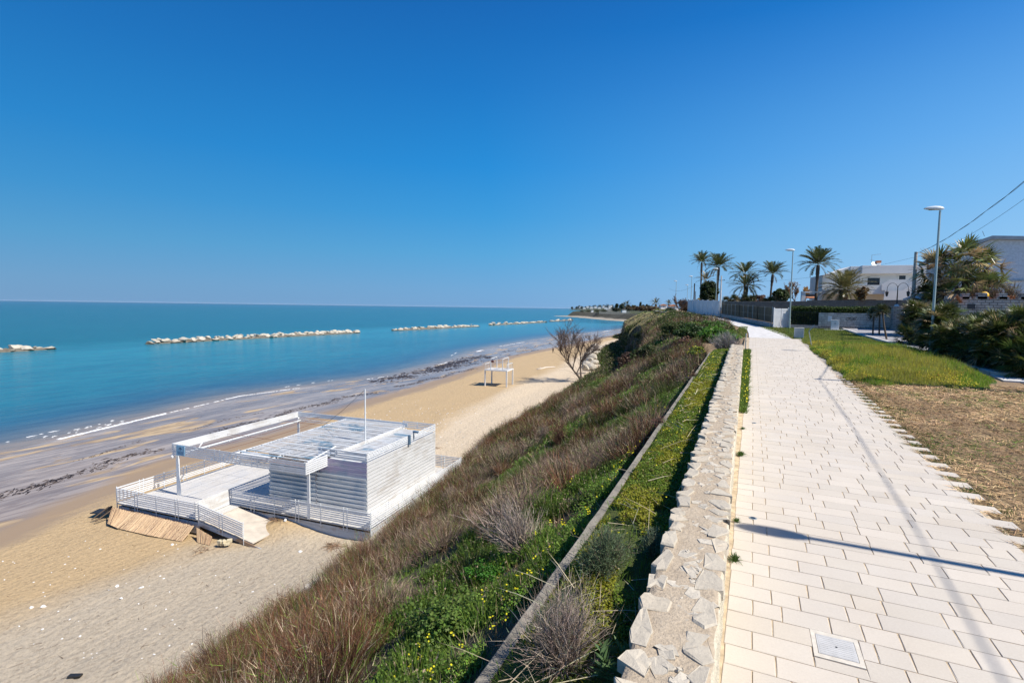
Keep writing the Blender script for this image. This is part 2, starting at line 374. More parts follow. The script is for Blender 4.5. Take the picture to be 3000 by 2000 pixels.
def make_paver():
    m, nt, p = newmat('paver'); v = coords(nt); c = attr(nt, 'Col', False)
    n = noise(nt, v, 1.3, 5, .6); n2 = noise(nt, v, 60., 4, .6)
    c = mix(nt, .5, c, ramp(nt, n, [(.3, (.86, .84, .82)), (.7, (1, 1, 1))]), 'MULTIPLY')
    c = mix(nt, .35, c, ramp(nt, n2, [(.3, (.75, .73, .70)), (.7, (1, 1, 1))]), 'MULTIPLY')
    nt.links.new(c, p.inputs['Base Color']); p.inputs['Roughness'].default_value = .8; p.inputs['Specular IOR Level'].default_value = .25
    bump(nt, mth(nt, 'ADD', n2, n), .25, .006, p); return m
M['paver'] = make_paver()
M['paver_sand'] = mat_plain('paver_sand', (.46, .36, .235), 1., 9, .35)
def make_weathered(name, base, tints, axis):
    m, nt, p = newmat(name); sc = [3., 3., 3.]; sc[axis] = .35
    n = noise(nt, coords(nt, sc), 2.2, 6, .65); n2 = noise(nt, coords(nt), .55, 4, .6); n3 = noise(nt, coords(nt, sc, (0, 0, .0)), 1.1, 4, .6)
    c = mix(nt, ramp(nt, n, [(.46, (0, 0, 0)), (.62, (1, 1, 1))]), base, tints[0])
    c = mix(nt, mth(nt, 'MULTIPLY', ramp(nt, n2, [(.50, (0, 0, 0)), (.58, (1, 1, 1))]), ramp(nt, n3, [(.42, (0, 0, 0)), (.56, (1, 1, 1))])), c, tints[1])
    nt.links.new(c, p.inputs['Base Color']); p.inputs['Roughness'].default_value = .6
    bump(nt, n, .3, .01, p); return m
M['roof_slat'] = make_weathered('roof_slat', (.64, .65, .64), ((.47, .43, .38), (.15, .27, .36)), 0)
M['deck_board'] = make_weathered('deck_board', (.55, .525, .485), ((.46, .43, .38), (.48, .47, .45)), 1)
M['hut_board'] = make_weathered('hut_board', (.68, .70, .71), ((.52, .55, .58), (.45, .52, .58)), 0)
M['hut_side'] = make_weathered('hut_side', (.63, .63, .62), ((.57, .57, .555), (.50, .48, .45)), 1)
M['shade_underlay'] = mat_plain('shade_underlay', (.045, .04, .035), .9)
M['purple_panel'] = make_weathered('purple_panel', (.44, .38, .52), ((.56, .56, .60), (.36, .40, .50)), 0)
M['skirt'] = make_weathered('skirt', (.50, .53, .56), ((.38, .40, .42), (.34, .22, .14)), 0)
def make_reed():
    m, nt, p = newmat('reed'); c = attr(nt, 'Col', False); nt.links.new(c, p.inputs['Base Color']); p.inputs['Roughness'].default_value = .75
    return m
M['reed'] = make_reed()
M['seaweed'] = mat_plain('seaweed', (.022, .014, .009), .6, 3, .4)
M['foam'] = mat_plain('foam', (.8, .82, .83), .7, 2, .05)

# ------------------------------------------------------------------ light
w = bpy.data.worlds.new('World'); scene.world = w; w.use_nodes = True; wn = w.node_tree
SUN_EL, SUN_AZ = 50.5, 0.   # azimuth measured from +X: the lamp's shadow falls straight along -X
sky = wn.nodes.new('ShaderNodeTexSky'); sky.sky_type = 'NISHITA'; sky.sun_disc = False
sky.sun_elevation = D2R(SUN_EL); sky.sun_rotation = D2R(90.); sky.altitude = 0.; sky.air_density = 1.0; sky.dust_density = .35; sky.ozone_density = 3.5
bg = wn.nodes['Background']; bg.inputs[1].default_value = .12
# the clear polarised blue of the photograph: colour by elevation, a little brighter towards the sun
geo = wn.nodes.new('ShaderNodeTexCoord'); sep = wn.nodes.new('ShaderNodeSeparateXYZ'); wn.links.new(geo.outputs['Generated'], sep.inputs[0])
rc = ramp(wn, sep.outputs[2], [(0., (.125, .32, .60)), (.035, (.112, .325, .61)), (.10, (.066, .325, .63)), (.17, (.028, .285, .64)), (.256, (.007, .235, .62)), (.38, (.003, .168, .52)), (.51, (.0015, .112, .41)), (.8, (.004, .08, .32))])
vs = wn.nodes.new('ShaderNodeVectorMath'); vs.operation = 'SCALE'; rc = mix(wn, mth(wn, 'MULTIPLY', mth(wn, 'MULTIPLY_ADD', sep.outputs[0], .95, .43, True), mth(wn, 'MULTIPLY_ADD', sep.outputs[2], -2.2, 1., True)), rc, (.27, .43, .62)); wn.links.new(rc, vs.inputs[0]); wn.links.new(mth(wn, 'MULTIPLY_ADD', sep.outputs[0], 2.1, 7.5), vs.inputs['Scale'])
wn.links.new(mix(wn, .94, sky.outputs[0], vs.outputs[0]), bg.inputs[0])
sd = bpy.data.lights.new('sun', 'SUN'); so = bpy.data.objects.new('sun', sd); COL.objects.link(so)
sd.energy = 4.8; sd.angle = D2R(.53); sd.color = (1., .945, .86)
so.rotation_euler = Vector((-math.cos(D2R(SUN_EL)), 0, -math.sin(D2R(SUN_EL)))).to_track_quat('-Z', 'Y').to_euler()
scene.view_settings.view_transform = 'Standard'; scene.view_settings.look = 'None'; scene.view_settings.gamma = 1.
scene.view_settings.exposure = .5
# ================================================================== TERRAIN
YS = [-20, 0, 20, 33, 45, 60, 77, 90, 100, 110, 122, 150, 174, 190, 207, 222, 238, 255, 300, 345]
EX = [-2.2, -2.2, -2.25, -2.4, -4., -6.3, -9.5, -12.5, -14., -15.3, -17.5, -25, -32, -34, -35, -40, -42, -40, -36, -30]
FX = [-15., -15.6, -17.4, -20, -22.6, -24, -25, -26.5, -27.5, -28.8, -33.5, -40, -44, -45, -46, -54, -57, -56, -54, -52]
KK = [1., 1., 1., 1., 1.05, 1.1, 1.25, 1.35, 1.4, 1.45, 1.5, 1.7, 1.9, 2.2, 2.5, 3., 3., 3., 3., 3.]
DZ = [-.62, -.62, -.62, -.55, -.25, -.1, 0, 0, 0, 0, -.1, -.7, -1., -1.3, -1.6, -2.6, -3., -3, -2, -2]
def edge(Y): return np.interp(Y, YS, EX)
def foot(Y): return np.interp(Y, YS, FX)
LY = [45, 58, 75, 95, 108, 120, 132, 150, 174, 190, 207, 222, 238, 345]
LT = [.36, .25, .25, .32, .37, .44, .53, .55, .58, .55, .55, .62, .68, .68]       # where the cliff lip lies across the slope
LZ = [-2.9, -.9, -.5, -.3, -.3, -1., -3., -2.6, -2., -2., -2., -3., -3., -3.]
BZ_ = [-4.2, -5.2, -6., -6.6, -6.6, -7., -8., -8.5, -8.5, -8.5, -8.5, -9., -9.2, -9.2]
def profile(t, Y, ze):
    w_ = np.clip((Y-45)/12., 0, 1); lt = np.interp(Y, LY, LT); lz = np.interp(Y, LY, LZ); bz = np.interp(Y, LY, BZ_); bt = lt+.11
    a = ze+(lz-ze)*np.clip(t/lt, 0, 1)**1.5; b = lz+(bz-lz)*(t-lt)/(bt-lt); c = bz+(-9.4-bz)*(t-bt)/(1-bt)
    return (ze+(-9.4-ze)*t)*(1-w_)+np.where(t < lt, a, np.where(t < bt, b, c))*w_
def slope_z(X, Y):
    X = np.asarray(X, float); Y = np.asarray(Y, float)
    e, f = edge(Y), foot(Y); t = np.clip((e-X)/(e-f), 0, 1)
    ze = gz(Y)+np.interp(Y, YS, DZ)
    amp = np.sin(np.pi*t)**.5
    b = (fbm(X*.35, Y*.35, 3)-.5)*1.1+(fbm(X*1.1, Y*1.1, 5)-.5)*.35
    rug = np.interp(Y, [60, 110, 200], [.3, 1.2, 2.])
    b = b+(fbm(X*.22, Y*.16, 8)-.5)*rug
    return profile(np.clip(t+(fbm(Y*.25, Y*0, 77)-.5)*.12*np.clip((Y-50)/20., 0, 1)*np.sin(np.pi*t), 0, 1), Y, ze)+b*amp
WYS = [-60, -20, 22, 38, 51, 58, 80, 104, 139, 156, 192, 232, 318, 420, 560]
WXS = [-50, -55, -60, -64.3, -67.6, -66.5, -62.5, -66, -75.7, -78.6, -81, -83.5, -79, -77, -75]
def water(Y): return np.interp(Y, WYS, WXS)
def wet(Y): return np.interp(Y, [-60, -10, 13, 20, 26, 33, 40, 45, 58, 75, 90, 123, 153, 167, 243, 330], [-34, -35, -36.3, -39, -41.8, -41, -42, -44.5, -45.8, -47.8, -50.2, -56.7, -57, -56, -59, -60])
def pale(Y): return np.interp(Y, [-20, 10, 17, 21, 30, 50, 76, 97, 117, 200], [-28, -27, -26, -22.5, -25, -31, -35, -37, -40, -52])
def beach_z(X, Y):
    f, wx = foot(Y), water(Y); s = np.clip((f-X)/(f-wx), 0, 1.)
    z = -9.42-.28*np.clip((f-X)/5., 0, 1)-.6*s**1.25
    z = np.where(X < wx, SEA_Z-.045*(wx-X), z)
    dry = np.clip((X-wet(Y))/3, 0, 1)
    du = (X+19.6)*.9962+(Y-22.78)*.0872; dv = -(X+19.6)*.0872+(Y-22.78)*.9962      # sand blown against the ramp
    z = z+.54*np.exp(-((du+4.6)/1.9)**2-((dv+1.55)/1.2)**2)-.12*np.exp(-((du-.4)/2.)**2-((dv+1.6)/1.2)**2)
    return z+(fbm(X*.5, Y*.3, 21)-.5)*.16*dry+(fbm(X*1.7, Y*1.7, 22)-.5)*.07*dry
ys = np.concatenate([np.linspace(-20, 40, 130), np.linspace(40.8, 120, 110), np.linspace(121.5, 345, 110)])
# beach
ts = np.concatenate([np.linspace(-.10, .12, 30), np.linspace(.135, 1., 70), np.linspace(1.04, 2., 14)])
Yg, Tg = np.meshgrid(ys, ts, indexing='ij'); Xg = foot(Yg)+(water(Yg)-foot(Yg))*Tg
Zg = beach_z(Xg, Yg)
tag(grid_mesh('beach', Xg, Yg, Zg, M['sand'], {'d_wet': Xg-wet(Yg), 'd_pale': Xg-pale(Yg), 'd_near': (24.-Yg)*.35}), kind='structure')
# slope
ts = np.linspace(0, 1, 60)
Yg, Tg = np.meshgrid(ys, ts, indexing='ij'); Xg = edge(Yg)+(foot(Yg)-edge(Yg))*Tg
Zs = slope_z(Xg, Yg); Zs[:, -1] -= .5
tag(grid_mesh('slope', Xg, Yg, Zs, [M['slope_soil'], M['cliff']]), kind='structure')
so_me = bpy.data.objects['slope'].data
nrm = np.zeros(len(so_me.polygons)*3); so_me.polygons.foreach_get('normal', nrm); nrm = nrm.reshape(-1, 3)
cen = np.zeros(len(so_me.polygons)*3); so_me.polygons.foreach_get('center', cen); cen = cen.reshape(-1, 3)
so_me.polygons.foreach_set('material_index', ((np.abs(nrm[:, 2]) < .60) & (cen[:, 1] > 56)).astype(np.int32))
# terrace
xs = np.concatenate([np.linspace(0, 1, 12)])
ys2 = np.concatenate([np.linspace(-20, 140, 90), np.linspace(144, 345, 40)])
XR = np.array([0, .02, .05, .1, .2, .35, .5, .7, 1.])
Yg, Tg = np.meshgrid(ys2, XR, indexing='ij'); Eg = edge(Yg); Xg = Eg+(260-Eg)*Tg
Zg = gz(Yg)+np.interp(Yg, YS, DZ)*(Tg == 0)-.03+np.where(Yg > 150, (fbm(Xg*.05, Yg*.05, 9)-.5)*1.2, 0)*(Tg > 0)
tag(grid_mesh('ground', Xg, Yg, Zg, M['soil']), kind='structure')
# sea: one sheet to the horizon; d_sea = distance off the waterline
ysea = np.concatenate([[-60000, -8000, -1500, -300], np.linspace(-60, 420, 100), [480, 560, 700, 1000, 1600, 2600, 5000, 12000, 60000]])
dsea = np.concatenate([[-2., 0], np.geomspace(.6, 400, 60), [600, 1000, 2000, 5000, 15000, 60000]])
Yg, Dg = np.meshgrid(ysea, dsea, indexing='ij'); Xg = water(Yg)-Dg
far = Yg > 430; Xg = np.where(far & (Dg <= 0), 60000*(Yg-430)/60000+200, Xg)
dattr = np.where(Yg > 430, np.maximum(Dg, 150), Dg)
tag(grid_mesh('sea', Xg, Yg, np.full_like(Xg, SEA_Z)+np.where(Dg < 0, .03, 0)*0, M['sea'], {'d_sea': dattr}), kind='structure')
# inland ground far away
def headland(name, pts, prof, mats, mi, depth_scale=1.):
    """loft a coast profile along shore points; prof = (offset inland, z)"""
    P = np.array(pts, float); t = np.gradient(P, axis=0); t = t/np.linalg.norm(t, axis=1)[:, None]
    nrm = np.stack([t[:, 1], -t[:, 0]], 1)
    # resample
    s = np.concatenate([[0], np.cumsum(np.linalg.norm(np.diff(P, axis=0), axis=1))]); q = np.linspace(0, s[-1], 140)
    Px = np.stack([np.interp(q, s, P[:, i]) for i in (0, 1)], 1); Nx = np.stack([np.interp(q, s, nrm[:, i]) for i in (0, 1)], 1); Nx = unit(Nx)
    off = np.array([p[0] for p in prof]); zz = np.array([p[1] for p in prof])
    jit = (fbm(q[:, None]*.03+np.zeros(len(off)), off[None, :]*.02+np.zeros((len(q), 1)), 31)-.5)
    O = off[None, :]*(1+.9*jit)*depth_scale
    X = Px[:, :1]+Nx[:, :1]*O; Y = Px[:, 1:]+Nx[:, 1:]*O
    Z = zz[None, :]+(fbm(q[:, None]*.09+0*off, off[None, :]*.1+0*q[:, None], 33)-.5)*np.where(np.arange(len(off)) == 0, 0, 1.6)[None, :]
    n, m = X.shape; midx = np.tile(np.array(mi), (n-1, 1)).ravel()
    return tag(grid_mesh(name, X, Y, Z, mats, midx=midx), kind='structure')
headland('headland', [(-70, 400), (-95, 470), (-118, 545), (-162, 604), (-205, 680), (-262, 770), (-300, 800), (-300, 850), (-230, 960), (-200, 1150)],
         [(0, -10.6), (5, -9.9), (26, -9.2), (31, -5.5), (36, -2.6), (44, -1.4), (80, .2), (160, 2.2), (330, 4.0), (700, 5.)], [M['shelf'], M['cliff'], M['downs']], [0, 0, 1, 1, 2, 2, 2, 2, 2])
# far low coast with the town
def far_coast():
    P = np.array([(-1530, 4500), (-1470, 4340), (-1290, 3900), (-1080, 3400), (-760, 2790), (-560, 2300), (-420, 1800), (-300, 1400)], float)
    q = np.linspace(0, 1, 60); s = np.linspace(0, 1, len(P)); X0 = np.interp(q, s, P[:, 0]); Y0 = np.interp(q, s, P[:, 1])
    off = np.array([0, 15, 40, 120, 300, 700, 1500]); zz = np.array([-10.6, -7, -3, 3, 10, 14, 14])
    ramp_ = np.clip(q*6, .12, 1)[:, None]
    X = X0[:, None]+off[None, :]*.75; Y = Y0[:, None]+off[None, :]*.66
    Z = -10.6+(zz[None, :]+10.6)*ramp_+(fbm(q[:, None]*22+0*off, off[None, :]*.01+0*q[:, None], 41)-.5)*5*(off[None, :] > 10)
    tag(grid_mesh('far_coast', X, Y, Z, M['downs']), kind='structure')
far_coast()

# ================================================================== PROMENADE
def build_path():
    V = []; Q = []; C = []; n = 0
    y = 1.6; row = 0; tones = [(.555, .498, .42), (.57, .512, .434), (.54, .487, .412), (.58, .52, .44), (.555, .495, .412), (.55, .498, .428)]
    gap = .009
    hole = (.63, 1.02, 5.17, 5.60)
    while y < 44.9:
        d = .2855; x = -.12+(RNG.uniform(0, .012)); end = 3.50 if row % 2 else 3.235
        x1 = x+(.24 if row % 2 == 0 else .42); first = True
        while x < end-.02:
            if not first: x1 = x+[.27, .50, .70, .54, .30, .62, .42][int(RNG.integers(7))]
            first = False
            if end-x1 < .22: x1 = end+(RNG.uniform(-.01, .03) if row % 2 else 0)
            z = SLOPE*y; t = RNG.uniform(-.0022, .0022, 4); c = np.array(tones[int(RNG.integers(6))])*RNG.uniform(.97, 1.03)
            a, b, e, f = x+gap/2, x1-gap/2, y+gap/2, y+d-gap/2
            if not (b > hole[0] and a < hole[1] and f > hole[2] and e < hole[3]): spans = [(a, b, e, f)]
            else:
                m0, m1 = max(a, hole[0]-.003), min(b, hole[1]+.003)
                spans = [s for s in ((a, hole[0]-.003, e, f), (hole[1]+.003, b, e, f), (m0, m1, e, min(f, hole[2]-.003)), (m0, m1, max(e, hole[3]+.003), f)) if s[1]-s[0] > .03 and s[3]-s[2] > .02]
            zr, er = z, e
            for a, b, e, f in spans:
                z = zr+SLOPE*(e-er); d_ = f-e
                j = RNG.uniform(-.0035, .0035, 8)
                ins = .006
                top = [(a+ins+j[0], e+ins+j[1], z+t[0]), (b-ins+j[2], e+ins+j[3], z+t[1]), (b-ins+j[4], f-ins+j[5], z+SLOPE*d_+t[2]), (a+ins+j[6], f-ins+j[7], z+SLOPE*d_+t[3])]
                mid = [(a, e, z-.004), (b, e, z-.004), (b, f, z-.004), (a, f, z-.004)]
                low = [(a, e, z-.05), (b, e, z-.05), (b, f, z-.05), (a, f, z-.05)]
                V += top+mid+low; C += [c]*12
                Q.append((n, n+1, n+2, n+3))
                for k in range(4):
                    Q.append((n+4+k, n+4+(k+1) % 4, n+(k+1) % 4, n+k)); Q.append((n+8+k, n+8+(k+1) % 4, n+4+(k+1) % 4, n+4+k))
                n += 12
            x = x1
        y += d; row += 1
    tag(np_mesh('path', V, [np.array(Q)], M['paver'], cols=np.array(C)), kind='structure')
    b = MB(); ny = 60
    yy = np.linspace(1.2, 44.95, ny)
    Vb = [(x, q, SLOPE*q-.009) for q in yy for x in (-.42, 3.3)]
    b.add(Vb, [(2*i, 2*i+1, 2*i+3, 2*i+2) for i in range(ny-1)]); tag(b.build('path_bed', M['paver_sand']), kind='structure')
    # plain concrete stretch beyond the paving, curving to the left along the fences
    ctr = [(1.35, 44.95, 1.5), (1.25, 50, 1.45), (.8, 56, 1.2), (-.6, 64, 1.2), (-3.2, 75, 1.3), (-7.0, 88, 1.4), (-11.5, 100, 1.4), (-15.5, 112, 1.4), (-20, 128, 1.4)]
    b = MB(); V = []
    for x, q, hw in ctr: V += [(x-hw, q-hw*.3*(q > 60), gz(q)+.004), (x+hw, q+hw*.3*(q > 60), gz(q)+.004)]
    b.add(V, [(2*i, 2*i+1, 2*i+3, 2*i+2) for i in range(len(ctr)-1)]); tag(b.build('concrete_path', M['pale_concrete']), kind='structure')
build_path()
# access cover set flush in the paving
def build_cover():
    r = empty('access_cover', (.825, 5.385, SLOPE*5.385), 0, 'square pale grey ribbed access cover set in the paving', 'access cover')
    b = MB(); x0, x1, y0, y1 = -.195, .195, -.215, .215
    for a in ((x0, -.158, y0, y1), (.158, x1, y0, y1), (-.158, .158, y0, -.158), (-.158, .158, .158, y1)): b.bx(a[0], a[1], a[2], a[3], -.03, .001)
    b.build('mortar_frame', mat_plain('cover_mortar', (.55, .50, .42), .9, 12, .15), r)
    b = MB(); b.bx(-.154, .154, -.154, .154, -.03, .002)
    for i in range(10): b.bx(-.14, .14, -.142+i*.0305, -.142+i*.0305+.02, .002, .0035)
    b.build('cover_plate', mat_plain('cover_steel', (.46, .45, .43), .6, 8, .12), r)
    b = MB(); b.rev([(.009, 0), (.009, .007)], (0, 0, 0), 10); b.build('lifting_hole', M['dark_metal'], r)
build_cover()
def ground_spot(x, y, lab):
    r = empty('ground_spotlight', (x, y, SLOPE*y), 0, lab, 'ground light', 'recessed spotlights along the wall')
    b = MB(); b.rev([(.055, 0), (.055, .004), (.04, .006), (.04, .003)], n=20); b.build('rim', M['grey_metal'], r)
    b = MB(); b.rev([(.04, .0), (.034, .0045)], n=20); b.build('lens', M['glass'], r)
ground_spot(.13, 8.12, 'round recessed ground light nearest the camera, beside the lamp shadow')
ground_spot(.16, 14.4, 'round recessed ground light farther along the paving beside the rubble wall')

# ---------------------------------------------------------------- rubble wall
def stone_blob(V, Fs, C, cx, cy, z, lx, ly, hh, rot, col):
    k = int(RNG.integers(6, 9)); a = np.sort(RNG.uniform(0, 2*np.pi, k)*0.35+np.linspace(0, 2*np.pi, k, endpoint=False)*1.); rr = RNG.uniform(.8, 1.08, k)
    px = np.cos(a)*lx/2*rr*(1+.18*np.abs(np.sin(2*a))); py = np.sin(a)*ly/2*rr*(1+.18*np.abs(np.sin(2*a)))
    X = cx+px*math.cos(rot)-py*math.sin(rot); Y = cy+px*math.sin(rot)+py*math.cos(rot)
    n = len(V); tilt = RNG.normal(0, .015, 2)
    def ring(s, z0, jit): return [(cx+(X[i]-cx)*s, cy+(Y[i]-cy)*s, z0+SLOPE*(Y[i]-cy)+tilt[0]*(X[i]-cx)+tilt[1]*(Y[i]-cy)+RNG.normal(0, jit)) for i in range(k)]
    V += ring(1., z-.09, 0)+ring(1.01, z+hh*.55, .002)+ring(.91, z+hh, .007)+[(cx, cy, z+hh*1.05)]
    for lv in range(2):
        for i in range(k): Fs.append((n+lv*k+i, n+lv*k+(i+1) % k, n+(lv+1)*k+(i+1) % k, n+(lv+1)*k+i))
    T = [(n+2*k+i, n+2*k+(i+1) % k, n+3*k) for i in range(k)]
    C += [col]*(3*k+1)
    return T
def wall_x(y): return np.interp(y, [2, 6.3, 31], [-.72, -.765, -.97]), np.interp(y, [2, 3.6, 31], [-.125, -.13, -.37])
def build_wall():
    r = empty('rubble_wall', (-.5, 16, 0), 0, 'long low rubble stone wall between the paving and the planted strip', 'stone wall')
    ny = 320; yy = np.linspace(1.5, 30.9, ny); L, Rr = wall_x(yy); top = SLOPE*yy+.6
    U = np.array([0, 0, 0, 0, .04, .15, .3, .45, .6, .75, .88, .97, 1, 1, 1, 1, 1.]); Hh = np.array([-.75, -.5, -.25, -.06, 0, .0, .0, .0, .0, .0, .0, -.01, -.05, -.2, -.35, -.5, -.66])
    Ug, Yg = np.meshgrid(U, yy); Hg = np.broadcast_to(Hh, Ug.shape)
    nz = fbm(Ug*3+Hg*4, Yg*5, 51); jx = (fbm(Yg*6, Hg*9+Ug*2, 52)-.5)*.05
    X = L[:, None]+(Rr-L)[:, None]*Ug+np.where((Ug == 0) | (Ug >= .97), jx, 0); Z = top[:, None]+Hg+np.where(Hg > -.02, (nz-.5)*.05-.012, 0)
    Xo = X+.5; Yo = Yg-16
    mi = np.tile(np.where(np.arange(len(U)-1) >= 11, 1, 0), (ny-1, 1)).ravel()
    n, m = X.shape; i = np.arange(n*m).reshape(n, m); q = np.stack([i[:-1, :-1], i[1:, :-1], i[1:, 1:], i[:-1, 1:]], -1).reshape(-1, 4)
    V0 = np.stack([Xo, Yo, Z], -1).reshape(-1, 3); e0 = i[0, :]; e1 = i[-1, ::-1]
    np_mesh('wall_core', V0, [q, e0[None, :], e1[None, :]], [M['mortar'], M['lime_face']], r, smooth=True, midx=np.concatenate([mi, [0, 0]]))
    V = []; Fs = []; T = []; C = []
    for side in (0, 1):
        y = 1.7
        while y < 30.6:
            ln = RNG.uniform(.16, .42)*(1.25 if y < 5 else 1.); wd = RNG.uniform(.17, .30)
            l, rr = wall_x(y+ln/2); cx = l+wd/2-.02-RNG.uniform(0, .03) if side == 0 else rr-wd/2+RNG.uniform(-.005, .015)
            g = RNG.uniform(.85, 1.12); c = (np.array((.45, .395, .31)) if RNG.random() < .6 else np.array((.50, .425, .315)))*g
            T += stone_blob(V, Fs, C, cx+.5, y+ln/2-16, SLOPE*(y+ln/2)+.588, wd, ln*.98, RNG.uniform(.008, .035) if side == 0 else RNG.uniform(.004, .016), RNG.normal(0, .08), c)
            y += ln+RNG.uniform(.0, .035)
    for _ in range(300):
        y = 1.8+28.7*RNG.random()**1.3; l, rr = wall_x(y); cx = l+(rr-l)*RNG.uniform(.33, .68); s = RNG.uniform(.05, .20)
        T += stone_blob(V, Fs, C, cx+.5, y-16, SLOPE*y+.585, s*RNG.uniform(.7, 1.2), s, RNG.uniform(.002, .008), RNG.uniform(0, 3), np.array((.47, .42, .34))*RNG.uniform(.85, 1.2))
    me = mat_stone('coping_stone', (.36, .315, .245), (.50, .44, .345), 3., .35)
    nt = me.node_tree; p = nt.nodes['Principled BSDF']; lk = p.inputs['Base Color'].links[0]; src = lk.from_socket
    nt.links.new(mix(nt, .55, src, attr(nt, 'Col', False)), p.inputs['Base Color'])
    np_mesh('coping_stones', V, [np.array(Fs), np.array(T)], me, r, cols=np.array(C))
build_wall()
# concrete kerb that holds the planted strip
def kx(y): return np.interp(y, [2, 8, 34], [-1.86, -1.87, -2.06])
def build_kerb():
    ny = 120; yy = np.linspace(1., 31.8, ny); x = kx(yy)+(fbm(yy*2, yy*0, 61)-.5)*.02
    U = np.array([-.12, -.12, -.117, -.105, 0., .0]); Hh = np.array([-1.1, -.1, -.012, .0, .0, -.5])
    V = np.stack([x[:, None]+U[None, :], np.repeat(yy[:, None], 6, 1), SLOPE*yy[:, None]+Hh[None, :]+.0*U], -1); V[..., 2] += (fbm(V[..., 1]*3, V[..., 0]*9, 62)-.5)*.02
    n, m = V.shape[:2]; i = np.arange(n*m).reshape(n, m); q = np.stack([i[:-1, :-1], i[1:, :-1], i[1:, 1:], i[:-1, 1:]], -1).reshape(-1, 4)
    o = np_mesh('concrete_kerb', V.reshape(-1, 3), [q, i[0][None, :], i[-1][::-1][None, :]], M['kerb_conc'])
    tag(o, 'narrow stained concrete kerb edging the planted strip above the slope', 'kerb')
build_kerb()
# planted bed between kerb and wall
yy = np.linspace(1., 33., 120); uu = np.linspace(0, 1, 10); Yg, Ug = np.meshgrid(yy, uu, indexing='ij'); L, _ = wall_x(Yg)
Xg = kx(Yg)-.02+(L+.08-kx(Yg)+.02)*Ug
bed_z = lambda X, Y: SLOPE*Y-.03+.14*np.clip((X-kx(Y))/.5, 0, 1)**.7+(fbm(X*2.5, Y*2.5, 71)-.5)*.09
tag(grid_mesh('planting_bed', Xg, Yg, bed_z(Xg, Yg), M['moss_soil']), kind='structure')
# strip of ground between the wall and the paving at its far end
# pale edging at the foot of the slope
def foot_edging():
    b = MB(); yy = np.linspace(-4, 62, 60); pr = ((-.3, -.4), (-.3, .32), (.25, .38), (.25, -.4)); V = []
    for y in yy:
        x = foot(y)-.15
        for a, h in pr: V.append((x+a+random.uniform(-.06, .06), y, -9.55+h+random.uniform(-.08, .08)))
    Fs = [(4*i+k, 4*i+(k+1) % 4, 4*i+4+(k+1) % 4, 4*i+4+k) for i in range(len(yy)-1) for k in range(4)]+[(3, 2, 1, 0), tuple(4*(len(yy)-1)+k for k in range(4))]
    b.add(V, Fs); o = b.build('stone_edging', M['boulder_dry']); tag(o, 'low rough pale stone edging along the foot of the scrub slope', 'edging')
foot_edging()

